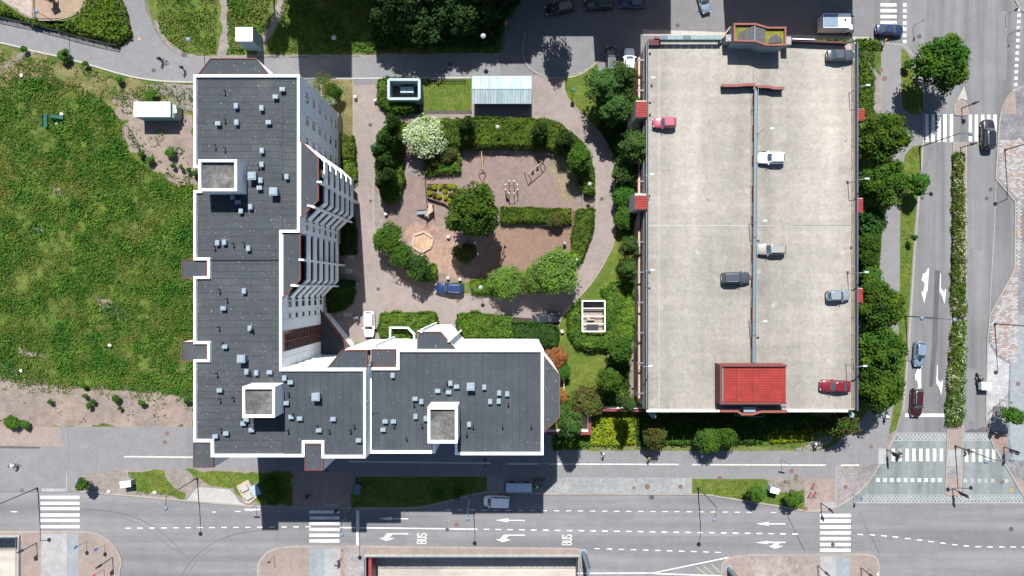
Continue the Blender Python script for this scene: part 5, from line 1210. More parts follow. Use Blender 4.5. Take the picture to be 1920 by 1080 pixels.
# big pipes at the lower corners
for px, py, lab in ((1226, 780, 'white cylinder outlet'), (1597, 778, 'white cylinder outlet')):
    p = P(px, py, 6.5); mb = MB(); mb.cyl((p.x, p.y, 4.2), (p.x, p.y, 6.5), .42, vent_m, n=12); mb.box((p.x + (-.5 if px < 1400 else -.9), p.y + .7, 5.9), (.3, 1.0, .3), vent_m); mb.build('outlet_pipe', GA)
# deck edge dots: lamp bases, bollards
for x, y in ((1219, 99), (1222, 159), (1219, 214), (1216, 372), (1218, 509), (1214, 449), (1214, 718), (1413, 293), (1413, 372), (1411, 460), (1412, 640), (1590, 340), (1590, 510), (1597, 463), (1413, 490)):
    p = P(x, y, ZD + .2); mb = MB(); mb.cyl((p.x, p.y, ZD), (p.x, p.y, ZD + .3), .16, rust, n=8); mb.build('drain_cover', GA)

# red edged garden wall
GWL = thing('garden_wall', 'white garden wall with dark red capping between the right block and the garage', 'wall', P(1105, 790), world=True)
seg = [(1024, 812.5), (1106, 812.5), (1106, 768), (1207, 769.5)]
mb = MB(); mb.wall(xy(seg, 2.6), 0, 2.5, .32, white_wall); mb.build('wall', GWL); mb = MB(); mb.wall(xy(seg, 2.6), 2.5, 2.62, .46, M_plain('dark_red_capping', (.13, .026, .028), .7, var=.15)); mb.build('capping', GWL)

# ---------------------------------------------------------------- sheds and small buildings
def shed(label, x0, x1, y0, y1, z, ymid):
    A = P(x0, y1, z); B = P(x1, y0, z); C = P(x0, ymid, z + .7); root = thing('shed', label, 'shed', ((A.x + B.x) / 2, (A.y + B.y) / 2, 0), world=True)
    mb = MB(); mb.prism([(A.x + .25, A.y + .3), (B.x - .05, A.y + .3), (B.x - .05, B.y - .2), (A.x + .25, B.y - .2)], 0, z - .1, M_plain('shed_slats', (.10, .12, .12), .8, var=.2)); mb.build('wall', root)
    n_ = 22; dx = (B.x - A.x) / n_
    for i in range(n_):
        for y_a, z_a, y_b, z_b, nm in ((B.y, z, C.y + .03, z + .7, 0), (C.y - .03, z + .7, A.y, z, 1)):
            mb = MB(); xa_, xb_ = A.x + dx * i, A.x + dx * (i + 1)
            mb.face([(xa_ + .015, y_b, z_b), (xb_ - .015, y_b, z_b), (xb_ - .015, y_a, z_a), (xa_ + .015, y_a, z_a)], metal_roof)
            mb.face([(xb_ - .05, y_b, z_b + .03), (xb_, y_b, z_b + .03), (xb_, y_a, z_a + .03), (xb_ - .05, y_a, z_a + .03)], vent_m); mb.build('roof_sheet', root)
    mb = MB(); mb.box(((A.x + B.x) / 2, C.y, z + .69), (B.x - A.x, .18, .08), vent_m); mb.build('ridge', root)
shed('long bicycle shed with pale blue ridged sheet roof, right of the small lawn', 885.5, 996.5, 142.5, 194.5, 2.9, 166.5)
def enclosure(label, x0, x1, y0, y1, z, t, floor, m=white_cap, name='enclosure'):
    A = P(x0, y1, z); B = P(x1, y0, z); root = thing(name, label, 'enclosure', ((A.x + B.x) / 2, (A.y + B.y) / 2, 0), world=True)
    c = [(A.x, A.y), (B.x, A.y), (B.x, B.y), (A.x, B.y)]
    for i in range(4):
        mb = MB(); mb.wall([c[i], c[(i + 1) % 4]], 0, z + i * .002, t, m); mb.build('wall', root)
    mb = MB(); mb.prism([(A.x, A.y), (B.x, A.y), (B.x, B.y), (A.x, B.y)], .1, .2, floor); mb.build('floor', root); return root
enclosure('open topped bin enclosure with pale blue walls beside the driveway', 728.5, 786, 149, 185, 3.0, .42, M_plain('dark_floor', (.09, .075, .07), .9), M_plain('pale_blue_cladding', (.20, .26, .285), .6, var=.1))
BN = thing('waste_container', 'blue grey waste container with lids inside the open enclosure', 'container', P(765, 172, .2)); mb = MB(); mb.box((0, 0, .6), (2.2, .9, 1.0), M_plain('bin_blue', (.10, .16, .22), .5)); mb.build('body', BN); mb = MB()
for i in range(2): mb.box((-.55 + 1.1 * i, 0, 1.14), (1.0, .95, .06), M_plain('bin_lid', (.2, .28, .36), .4))
mb.cyl((-1.3, .5, 1.1), (1.3, .5, 1.1), .05, vent_m, n=6); mb.build('lid', BN)
PG = thing('pergola', 'white pergola frame with crossbeams over a seat in the east garden', 'pergola', P(1113, 593), world=True)
z = 2.8; A = P(1092, 621.5, z); B = P(1134, 564, z); c = [(A.x, A.y), (B.x, A.y), (B.x, B.y), (A.x, B.y)]
for i in range(4):
    mb = MB(); mb.wall([c[i], c[(i + 1) % 4]], z - .25, z + i * .002, .17, white_cap); mb.build('beam', PG)
    mb = MB(); mb.box((c[i][0], c[i][1], z / 2), (.16, .16, z), white_cap); mb.build('post', PG)
for py in (578, 593, 607):
    y = P(0, py, z).y; mb = MB(); mb.box(((A.x + B.x) / 2, y, z - .1), (B.x - A.x, .09, .14), white_cap); mb.build('crossbeam', PG)
mb = MB(); mb.prism([(A.x, A.y), (B.x, A.y), (B.x, B.y), (A.x, B.y)], .12, .2, M_plain('pergola_paving', (.20, .17, .15), .9, var=.2)); mb.build('floor', PG)
mb = MB(); mb.wall([(A.x, B.y), (B.x, B.y)], .2, 2.2, .12, steel_dark); mb.build('back_screen', PG)
PB = thing('garden_bench', 'pale curved seat beside a dark table under the pergola', 'seat', P(1107, 600, .2)); mb = MB(); mb.box((0, .2, .42), (1.2, .5, .1), wood_pale); mb.box((.3, .5, .6), (.7, .1, .4), wood_pale); mb.build('seat', PB); mb = MB()
for sx in (-.5, .5): mb.box((sx, .2, .18), (.08, .4, .38), steel_dark)
mb.build('leg', PB)
PT = thing('garden_table', 'dark square table under the pergola, below the pale seat', 'table', P(1110, 613, .2)); mb = MB(); mb.box((0, 0, .72), (1.9, 1.0, .06), dark_m); mb.build('top', PT); mb = MB()
for sx in (-.8, .8): mb.box((sx, 0, .35), (.1, .6, .7), steel_dark)
mb.build('leg', PT)
# kiosk box
KB = thing('kiosk', 'small cube kiosk with four white roof panels on the grass above the long block', 'kiosk', P(459, 67), world=True)
z = 4.6; A = P(441.5, 77, z); B = P(473.5, 51, z); mb = MB(); mb.prism([(A.x, A.y), (B.x, A.y), (B.x, B.y), (A.x, B.y)], 0, z - .1, M_plain('kiosk_side', (.16, .21, .24), .5)); mb.build('wall', KB)
mx, my = (A.x + B.x) / 2, (A.y + B.y) / 2
for a, b, c0, d in ((A.x, mx - .02, A.y, my - .02), (mx + .02, B.x, A.y, my - .02), (A.x, mx - .02, my + .02, B.y), (mx + .02, B.x, my + .02, B.y)):
    mb = MB(); mb.prism([(a, c0), (b, c0), (b, d), (a, d)], z - .1, z, white_cap); mb.build('roof_panel', KB)
# site container by the long block
CT = thing('site_container', 'white roofed site cabin with a glazed porch on its right, beside the long block', 'container', P(290, 210), world=True)
z = 3.0; A = P(251, 219, z); B = P(319, 191, z); mb = MB(); mb.prism([(A.x + .05, A.y + .05), (B.x - .05, A.y + .05), (B.x - .05, B.y - .05), (A.x + .05, B.y - .05)], .1, z - .1, M_plain('cabin_teal_side', (.14, .27, .29), .6)); mb.build('body', CT)
my = (A.y + B.y) / 2
for c0, d in ((A.y, my - .01), (my + .01, B.y)): mb = MB(); mb.prism([(A.x, c0), (B.x, c0), (B.x, d), (A.x, d)], z - .1, z, white_cap); mb.build('roof_panel', CT)
mb = MB(); C = P(335, 223, 1.6); mb.prism([(B.x, A.y), (C.x - .3, A.y + .2), (C.x, B.y - .4), (B.x, B.y - .1)], .1, 2.3, M_plain('porch_grey', (.22, .27, .28), .5)); mb.build('porch', CT)
for i in range(3):
    mb = MB(); mb.box((B.x + .28 + .32 * i, A.y + .5 + .6 * i, 2.34), (.25, .5, .05), glass_teal if i != 1 else white_cap); mb.build('porch_window', CT)
# utility boxes
def ubox(name, label, px, py, sz, m, rz=0, roof=None, cat='cabinet'):
    r = thing(name, label, cat, P(px, py, 0), rz); r.location.z = .12; mb = MB(); mb.box((0, 0, sz[2] / 2), sz, m); mb.build('body', r)
    mb = MB(); mb.box((0, 0, sz[2] + .04), (sz[0] + .12, sz[1] + .12, .1), roof or white_cap); mb.build('lid', r)
    mb = MB(); mb.box((0, -sz[1] / 2 - .02, sz[2] * .5), (sz[0] * .85, .03, sz[2] * .8), steel_dark); mb.build('door', r); return r
ubox('utility_cabinet', 'cream topped cabinet on bare earth beside the left lawn patch', 246, 902.5, (1.6, .85, 1.5), vent_m, .1)
ubox('utility_cabinet', 'white topped cabinet on the right roadside lawn between the two small trees', 1445, 914, (1.3, .75, 1.6), vent_m, -.25)
ubox('utility_cabinet', 'slanted blue grey cabinet at the shadow edge beside the beige pad', 487, 913, (1.1, 1.6, 1.7), M_plain('cabinet_blue', (.18, .24, .32), .5), .45, M_plain('cabinet_blue_lid', (.20, .27, .36), .5))
ubox('utility_cabinet', 'dark glossy tilted cabinet at left end of the shaded lawn', 673.5, 913, (.9, 1.6, 1.2), M_plain('dark_blue_cab', (.05, .07, .10), .4), -.25, M_plain('dark_blue_lid', (.07, .10, .14), .3))
# beige pad with two hatches
PD = thing('concrete_pad', 'tilted beige concrete pad carrying two pale hatches', 'pad', P(464, 922, .12), R(-62) + math.pi / 2 - .0)
PD.rotation_euler = (0, 0, R(28)); mb = MB(); mb.prism([(-1.1, -1.5), (-.5, -1.9), (1.1, -1.5), (1.1, 1.7), (-1.1, 1.7)], 0, .18, conc_beige); mb.build('pad', PD)
for k, (lx, ly) in enumerate(((.0, .75), (.0, -.75))):
    hb = thing('hatch', 'pale square hatch on the beige pad, %s of the two' % ('upper' if k == 0 else 'lower'), 'hatch', (0, 0, 0)); w = PD.location + Matrix.Rotation(R(28), 3, 'Z') @ Vector((lx, ly, .18)); hb.location = w; hb.rotation_euler = (0, 0, R(28))
    mb = MB(); mb.box((0, 0, .16), (1.15, .85, .3), M_plain('hatch_pale', (.24, .26, .26), .5)); mb.build('lid', hb); mb = MB(); mb.box((-.8, -.1, .12), (.1, .5, .1), rust); mb.build('handle', hb)

# ---------------------------------------------------------------- apartment blocks beyond the upper edge: they cast the shade on the street
def far_block(label, parts):
    x0 = min(p[0] for p in parts); x1 = max(p[1] for p in parts); root = thing('apartment_building', label, 'building', P((x0 + x1) / 2, -75), world=True)
    for (a, b, h) in parts:
        A = P(a, -62, 0); B = P(b, -240, 0); mb = MB(); mb.prism([(A.x, B.y), (B.x, B.y), (B.x, A.y), (A.x, A.y)][::-1], 0, h, roof_m2, mside=white_wall); w = mb.build('wall', root)
        mb = MB(); mb.wall([(A.x + .15, B.y), (A.x + .15, A.y + .15), (B.x - .15, A.y + .15), (B.x - .15, B.y)], h - .05, h + .3, .3, white_cap); mb.build('parapet', w)
        nx = max(1, int((B.x - A.x) / 3.4))
        for i in range(nx):
            for k in range(int(h / 3) - 0):
                inst(wp, root, (A.x + (B.x - A.x) * (i + .5) / nx, A.y - .02, 1.8 + k * 3), 0)
far_block('white apartment block beyond the upper edge casting its stepped shadow on the street', [(538, 549, 16.2), (549.1, 647, 24.9), (647.1, 695, 17.0), (695.1, 985, 21.6), (985.1, 1104, 15.4), (1104.1, 1190, 21.3), (1190.1, 1250, 14.9)])
far_block('second white apartment block beyond the upper edge, above the truck', [(1352, 1590, 16.0)])
for o in (wp, wp2, wp3): discard(o)
# ================================================================ PLANTS
tree_kind('lime', '', '', lf_lime, 4.4, 9.0, 3, nclump=110, per=85, leaf=.215, crown_h=6.6, inner=.4, clump=.20, shape=.26)
tree_kind('mid', '', '', lf_mid, 2.6, 6.0, 3, nclump=60, per=80, leaf=.165, crown_h=4.4, clump=.27)
tree_kind('dark', '', '', lf_dark, 2.0, 5.0, 2, nclump=50, per=60, leaf=.17, crown_h=4.0, clump=.28)
tree_kind('pine', '', '', lf_pine, 3.8, 10.0, 3, nclump=120, per=60, leaf=.19, crown_h=7.5, inner=.25, clump=.19, shape=.35, cone=.45)
tree_kind('pale', '', '', lf_pale, 3.4, 7.0, 3, nclump=120, per=60, leaf=.15, crown_h=4.6, clump=.25, shape=.35, inner=.3)
tree_kind('willow', '', '', lf_wild, 6.0, 13.0, 2, nclump=120, per=60, leaf=.30, crown_h=9, inner=.3, clump=.20, shape=.4)
tree_kind('flower', '', '', lf_flower, 3.6, 5.0, 1, nclump=120, per=75, leaf=.15, crown_h=3.2, clump=.22, shape=.15, mat2=lf_bright, frac2=.2)
tree_kind('copper', '', '', lf_copper, 1.7, 3.6, 2, nclump=60, per=60, leaf=.12, crown_h=2.6, clump=.26)
tree_kind('brown', '', '', lf_brown, 2.0, 3.6, 2, nclump=60, per=60, leaf=.13, crown_h=2.6, clump=.26, mat2=lf_mid, frac2=.3)
tree_kind('small', '', '', lf_mid, 1.3, 3.4, 2, nclump=34, per=55, leaf=.14, crown_h=2.4, clump=.3)
tree_kind('bare', '', '', lf_brown, 2.6, 6.0, 1, nclump=55, per=30, leaf=.10, crown_h=4.4, clump=.3, inner=.3, mat2=lf_mid, frac2=.4)
tree_kind('golden', '', '', lf_yellow, 1.5, 2.4, 1, nclump=50, per=50, leaf=.12, crown_h=1.8, clump=.28)
gE = 'street trees east of the garage'
for a in (('lime', 'big round crowned street tree standing alone at the upper right crossing', 1762, 120, 53, 10), ('lime', 'large tree at the east flank of the garage by the upper crossing', 1651, 257, 52, 9.5),
          ('lime', 'dark green tree beside the garage, touching the small kerb tree', 1652, 346, 47, 9), ('lime', 'large tree below the small red roof on the garage east flank', 1643, 572, 48, 9.5),
          ('lime', 'large tree on the garage east flank, middle of the lower three', 1648, 655, 49, 9.5), ('lime', 'large tree nearest the lower right garage corner', 1646, 725, 46, 9)): tree(*a, group=gE)
tree('small', 'small round kerb tree on the grass verge, right of the dark tree', 1718, 343, 21, 5)
tree('small', 'tiny sapling on the grass verge', 1711, 445, 6, 2.6); tree('small', 'small bush on verge at right of the upper path', 1701, 123, 8, 1.8, name='bush', cat='bush')
tree('mid', 'leafy bush tree in shade beneath the garage edge trees', 1627, 455, 24, 5); tree('mid', 'leafy bush tree halfway down the garage east flank', 1628, 480, 20, 4.5); tree('mid', 'low leafy bush tree above the lower row of big trees', 1632, 520, 22, 4)
tree('dark', 'dark shrub in shade between two large trees on the garage flank', 1630, 415, 28, 5)
gW = 'trees along the garage west wall'
for a in (('pine', 'tall feathery pine by the two parked cars at the upper left garage corner', 1130, 165, 42, 10), ('pine', 'dark pine just right of the tallest pine', 1165, 150, 36, 9.5), ('pine', 'pine leaning over the curved driveway below the tallest pine', 1150, 205, 40, 9), ('pine', 'dark pine reaching over the garage edge', 1190, 277, 38, 9.5), ('mid', 'bright leafy tree by the small upper red lean-to roof', 1187, 205, 22, 5),
          ('pine', 'narrow pine beside the garage rail, halfway down', 1180, 462, 25, 7.5), ('pine', 'small pine below the narrow pine by the garage', 1177, 505, 22, 7), ('dark', 'dark shrub tree between curved driveway and garage wall', 1172, 325, 27, 5), ('mid', 'light leafy shrub tree by the second red lean-to roof', 1170, 368, 24, 4), ('mid', 'loose leafy shrub tree below the second red lean-to', 1170, 408, 22, 3.6)): tree(*a, group=gW)
gG = 'trees of the east garden'
for a in (('mid', 'feathery tree by the garage wall below the pergola', 1164, 655, 25, 7), ('mid', 'bright round tree in the middle of the garden lawn', 1142, 712, 24, 8), ('pine', 'tall pointed tree against the garage wall above the red wall', 1174, 756, 19, 12), ('brown', 'broad olive bush tree above the red capped wall', 1098, 752, 34, 5), ('pine', 'tall conifer filling the corner of the red capped wall', 1070, 797, 31, 12.5), ('mid', 'leafy tree hugging the right block bay below the copper bush', 1058, 770, 16, 4)): tree(*a, group=gG)
tree('copper', 'copper coloured bush beside the right block balcony bay, upper one', 1045, 672, 22, 3.4, name='bush', cat='bush'); tree('copper', 'orange brown bush at the tip of the right block bay, lower one', 1056, 741, 14, 3.2, name='bush', cat='bush'); tree('mid', 'bright green bush between the two copper bushes', 1056, 697, 15, 3, name='bush', cat='bush')
gC = 'trees around the playground'
tree('lime', 'biggest tree of the playground with deep green crown in its centre', 889, 398, 54, 12, group=gC)
for a in (('brown', 'brownish bush below the big playground tree', 872, 475, 23, 3.4), ('mid', 'upper leafy tree of three by the hexagonal sandpit', 728, 448, 29, 5.5), ('mid', 'middle leafy tree of three by the hexagonal sandpit', 754, 480, 25, 5.0), ('dark', 'lower bluish green tree of three by the hexagonal sandpit', 784, 503, 26, 5.5),
          ('flower', 'white blossoming tree at the upper left of the playground', 798, 255, 44, 5), ('dark', 'dark bluish conifer rising from the upper hedge beside the blossoming tree', 874, 237, 17, 6), ('dark', 'dark tree rising from the upper hedge near its bend', 1012, 245, 17, 5.5), ('dark', 'dark tree at the hedge bend above the driveway', 1057, 263, 18, 5.5), ('mid', 'round tree at the right hedge beside the curved driveway', 1087, 300, 26, 6),
          ('pale', 'pale green feathery tree at the lower playground edge, leftmost', 953, 528, 34, 5.5), ('pale', 'pale green feathery tree at the lower playground edge, in the middle', 1002, 522, 30, 5.5), ('pale', 'largest pale green feathery tree beside the driveway curve', 1045, 508, 46, 7.5),
          ('brown', 'brownish shrub at corner of the small square hedge', 840, 290, 17, 2.8), ('brown', 'brownish sprawling bush over the middle hedge by the bench', 1042, 412, 16, 2.6), ('brown', 'small brownish shrub in the square hedge', 812, 305, 11, 2.4)): tree(*a, group=gC)
for x, y, r, h, l in ((738, 235, 17, 8, 'top of the row'), (727, 262, 20, 8, 'second of the row'), (713, 285, 15, 8, 'leaning out to the driveway'), (722, 305, 18, 7.5, 'middle of the row'), (728, 330, 17, 7, 'lower middle of the row'), (716, 345, 12, 6, 'lowest of the row')): tree('dark', 'tall dark conifer in the left playground hedge, ' + l, x, y, r, h, group='dark conifers left of the playground')
tree('bare', 'thin half bare shrub at upper right corner of the long block', 612, 160, 27, 4.5); tree('mid', 'green bush at foot of the long block upper corner', 625, 172, 16, 3.4, name='bush', cat='bush'); tree('flower', 'small white flowering bush against the long block wall', 618, 188, 15, 2.8, name='bush', cat='bush')
gN = 'dense trees at the upper edge'
for i, a in enumerate(((735, 12, 50, 9), (790, 32, 52, 9), (850, 8, 55, 9), (905, 0, 45, 8.5), (770, -30, 70, 12), (700, -25, 36, 9), (868, 45, 30, 7), (930, -45, 55, 12), (985, -50, 45, 12))): tree('willow', 'dark willow like tree at the upper edge, ' + ('leftmost crown with bright tips', 'crown reaching furthest down', 'crown with pale tips in the middle', 'crown beside the pale footpath', 'crown behind the first two', 'partly cut off crown at the left end', 'small crown in deep shade', 'crown beyond the pale footpath', 'rightmost crown beyond the frame')[i], *a, group=gN)
tree('willow', 'tall tree beyond the upper edge shading the kiosk', 472, -75, 30, 15); tree('willow', 'tree beyond the upper edge shading the turning circle', 1045, -42, 32, 17)
gS = 'trees on the slope below the garage'
for a in (('brown', 'grey green tree on the shaded slope below the garage, left one', 1226, 816, 24, 5), ('mid', 'wide leafy tree on the slope beside the pavement, middle one', 1328, 822, 27, 5), ('mid', 'leafy tree touching the wide one on the slope', 1360, 815, 22, 5), ('brown', 'olive tree at the lower right garage corner', 1578, 790, 30, 6)): tree(*a, group=gS)
tree('small', 'small tree on the right roadside lawn, left of the white cabinet', 1417, 925, 16, 4); tree('small', 'small tree on the right roadside lawn near the scooters', 1486, 932, 16, 4); tree('small', 'small clipped round tree by the left crossing', 157, 908, 12, 3.6); tree('small', 'young tree in a square grate on the east pavement', 1893, 778, 19, 5)
tree('small', 'bush in shade near the road at the left of the long block shadow', 514, 932, 16, 2.6, name='bush', cat='bush'); tree('mid', 'dark shaded bush cluster beside the blue cabinet', 505, 905, 18, 2.4, name='bush', cat='bush'); tree('small', 'small bush by the pavement at far left', 22, 790, 14, 1.6, name='bush', cat='bush'); tree('small', 'low bush beside the one at far left', 48, 796, 9, 1.2, name='bush', cat='bush')
tree('small', 'shaded shrub at the right half of the long shaded lawn, left one', 820, 925, 12, 1.6, name='bush', cat='bush'); tree('small', 'shaded shrub at the right half of the long shaded lawn, right one', 858, 925, 11, 1.6, name='bush', cat='bush')
WB = ((322, 286, 10), (283, 300, 8), (326, 311, 5), (341, 314, 5), (354, 319, 5), (366, 325, 6), (265, 289, 6), (160, 742, 5), (175, 752, 5), (168, 760, 6), (218, 746, 8), (267, 755, 7), (352, 750, 7), (225, 765, 4), (95, 753, 5), (158, 723, 6), (225, 150, 7), (283, 180, 12), (45, 92, 6), (160, 120, 6), (120, 105, 12))
for i, (x, y, r) in enumerate(WB):
    tree('small', 'weed bush on the left plot, %s counted along the picture from the top' % NUM(sorted([q_[1] for q_ in WB]).index(y)), x, y, r, .9 + r * .06, name='weed_bush', cat='bush', group='weed bushes on the left plot')
# hedges
hk = dict(dens=110, leaf=.13)
hedge('long upper playground hedge', smooth_line([(790, 228), (830, 224), (900, 222), (1000, 222), (1040, 229), (1070, 247)], 2) + [(1085, 265), (1062, 290), (1045, 285), (1020, 276), (980, 276), (900, 276), (860, 277), (800, 262)], 2.2, [lf_hedge], **hk)
hedge('right playground hedge following the curved driveway', [(1072, 248), (1095, 268), (1108, 300), (1115, 345), (1114, 364), (1098, 366), (1085, 340), (1070, 300), (1055, 280)], 2.0, [lf_hedge], **hk)
hedge('left playground hedge with a rounded lower tip', [(706, 265), (720, 240), (742, 228), (765, 232), (758, 262), (754, 300), (756, 340), (750, 365), (735, 381), (722, 378), (712, 355), (704, 310)], 2.0, [lf_hedge, lf_bright], frac2=.4, **hk)
hedge('straight middle hedge between playground and gravel yard', [(940, 388), (1071, 391), (1071, 416), (1040, 419), (940, 417)], 1.7, [lf_hedge], bump=.45, **hk)
hedge('leafy hedge beside the driveway, below the timber steps', [(1083, 392), (1114, 392), (1112, 425), (1104, 455), (1094, 485), (1082, 492), (1070, 478), (1075, 440)], 1.7, [lf_hedge], bump=.6, **hk)
hedge('square hedge enclosing the shaded seat', [(797, 299), (850, 302), (846, 270), (861, 272), (862, 322), (797, 325)], 1.5, [lf_bright, lf_brown], frac2=.4, **hk)
hedge('small bright hedge by the bench beside the three trees', [(798, 500), (812, 495), (820, 505), (819, 522), (806, 527), (795, 524)], 1.4, [lf_bright], **hk)
hedge('low bright hedge beside the dark blue estate car', [(882, 527), (905, 525), (925, 532), (960, 538), (955, 553), (900, 552), (884, 548)], 1.2, [lf_bright], **hk)
hedge('hedge around the bin enclosure', [(709, 150), (727, 149), (727, 190), (776, 190), (776, 207), (745, 211), (722, 207), (709, 190)], 1.9, [lf_hedge, lf_dark], frac2=.3, **hk)
hedge('thin clipped hedge above the bin enclosure', [(722, 144.5), (782, 144.5), (782, 149), (722, 149)], 1.5, lf_dark, **hk)
hedge('hedge between white car and walled terrace', [(712, 590), (745, 586), (816, 587), (819, 610), (800, 640), (770, 640), (728, 636), (712, 636)], 1.9, [lf_hedge, lf_bright], frac2=.35, bump=.6, **hk)
hedge('long hedge in front of the right block', [(857, 590), (890, 586), (960, 597), (965, 633), (930, 635), (870, 634), (858, 620)], 1.9, [lf_hedge, lf_bright], frac2=.3, bump=.5, **hk)
hedge('dark rounded hedge near the black car', [(958, 606), (1010, 606), (1040, 612), (1048, 628), (1044, 652), (1020, 650), (1000, 636), (965, 634)], 2.1, [lf_dark], **hk)
hedge('yellow green topiary pair in the long hedge', [(866, 603), (880, 601), (888, 615), (884, 630), (872, 626), (864, 614)], 2.3, lf_bright, name='bush', cat='bush', rnd=.9, **hk)
hedge('large horseshoe hedge around the pergola', [(1065, 590), (1088, 560), (1089, 624), (1136, 625), (1137, 560), (1150, 560), (1160, 600), (1160, 640), (1140, 655), (1110, 655), (1080, 648), (1066, 625)], 2.0, [lf_hedge], **hk)
hedge('bright planting between pergola hedge and garage', [(1128, 545), (1150, 530), (1190, 530), (1194, 600), (1185, 640), (1160, 635), (1140, 600), (1136, 560)], 1.6, [lf_bright, lf_pale], frac2=.35, bump=.6, **hk)
hedge('leafy planting by the garage wall below the second red lean-to', [(1158, 350), (1188, 350), (1184, 420), (1178, 440), (1158, 430)], 1.6, [lf_mid, lf_pale], frac2=.25, bump=.6, **hk)
hedge('flowering shrubs at foot of the long block, upper clump', [(638, 254), (662, 254), (665, 290), (660, 300), (638, 298)], 1.6, [lf_hedge, lf_pale], frac2=.35, name='shrub', cat='shrub', **hk)
hedge('shrubs at foot of the long block, just above the balcony wall', [(642, 300), (664, 300), (664, 338), (652, 343), (643, 325)], 1.6, [lf_pale, lf_hedge], frac2=.5, name='shrub', cat='shrub', **hk)
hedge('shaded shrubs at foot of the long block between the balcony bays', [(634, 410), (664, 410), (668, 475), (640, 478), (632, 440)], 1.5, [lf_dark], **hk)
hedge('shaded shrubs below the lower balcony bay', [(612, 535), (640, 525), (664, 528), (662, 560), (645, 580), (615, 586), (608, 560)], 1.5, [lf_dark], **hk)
med = 'flowering median planter hedges'
hedge('upper part of the median hedge, above the lamp', [(1790, 288), (1808, 287), (1810, 420), (1811, 500), (1812, 594), (1790, 596), (1788, 540), (1790, 420)], 1.1, [lf_hedge, lf_flower], frac2=.30, bs=.6, dens=75, leaf=.13, group=med)
hedge('lower part of the median hedge, below the lamp', [(1790, 603), (1812, 600), (1811, 680), (1808, 780), (1802, 798), (1780, 798), (1778, 780), (1783, 690)], 1.1, [lf_hedge, lf_flower], frac2=.30, bs=.6, dens=75, leaf=.13, group=med)
hedge('clipped hedge of the play area at top left', [(-40, 2), (0, 6), (30, 28), (60, 46), (100, 50), (135, 38), (155, 20), (165, -10), (222, -10), (236, 30), (242, 62), (222, 80), (190, 72), (120, 55), (60, 36), (0, 27), (-40, 20)], 1.3, [lf_hedge, lf_bright], frac2=.3, bump=.5, dens=55, leaf=.2)
# ground cover masses
cover('golden and green low shrubs right of the red capped wall', [(1110, 782), (1150, 780), (1190, 778), (1190, 832), (1160, 836), (1107, 834)], .9, [lf_bright, lf_yellow], frac2=.55, dens=60, leaf=.16, bump=.6)
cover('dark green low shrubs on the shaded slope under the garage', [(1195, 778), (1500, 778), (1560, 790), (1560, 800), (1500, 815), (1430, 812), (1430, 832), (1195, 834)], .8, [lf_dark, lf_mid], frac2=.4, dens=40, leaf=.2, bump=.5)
hedge('low golden hedge on the slope beside the pavement', [(1441, 817), (1500, 812), (1515, 815), (1505, 826), (1445, 831)], .9, [lf_yellow], bs=.5, **hk)
hedge('second low golden hedge above the first on the slope', [(1441, 806), (1478, 803), (1545, 801), (1540, 811), (1445, 814)], .8, [lf_yellow, lf_mid], frac2=.4, bs=.5, **hk)
cover('low green shrubs in the corner below the red capped wall', [(1038, 818), (1105, 818), (1105, 838), (1038, 842)], .7, [lf_mid, lf_yellow], frac2=.3, dens=50, leaf=.16)
cover('leafy ground cover along the garage east flank', [(1608, 82), (1636, 84), (1640, 120), (1636, 215), (1608, 215)], .5, [lf_mid, lf_meadow], frac2=.3, dens=45, leaf=.16)
cover('leafy ground cover between the garage and the path', [(1608, 400), (1648, 400), (1646, 560), (1608, 560)], .9, [lf_mid, lf_bright], frac2=.3, dens=40, leaf=.2, bump=.6)
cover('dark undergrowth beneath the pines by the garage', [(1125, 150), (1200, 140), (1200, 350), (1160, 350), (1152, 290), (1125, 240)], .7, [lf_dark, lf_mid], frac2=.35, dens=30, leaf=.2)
cover('undergrowth between the garden trees and the garage', [(1150, 640), (1180, 640), (1180, 765), (1110, 765), (1130, 740)], .5, [lf_dark, lf_mid], frac2=.3, dens=35, leaf=.2)
cover('dark undergrowth beneath the willows at the upper edge', [(690, -60), (1000, -60), (975, 0), (950, 25), (925, 85), (700, 90)], .8, [lf_dark, lf_wild], frac2=.4, dens=14, leaf=.28)
cover('moss and weeds hanging over the garage upper edge', [(1530, 73), (1606, 74), (1606, 80), (1530, 80)], .35, [lf_bright, lf_brown], z0=8.0, frac2=.4, dens=60, leaf=.12)
cover('bright plants at the upper right garage corner', [(1606, 73), (1652, 74), (1652, 95), (1606, 92)], .5, [lf_mid, lf_bright], frac2=.3, dens=60, leaf=.16)
cover('shrubs of the play area corner with boulders', [(150, 30), (165, 5), (210, 0), (228, 55), (205, 75), (160, 60)], 1.0, [lf_hedge, lf_pale], frac2=.35, dens=40, leaf=.2, bump=.6)
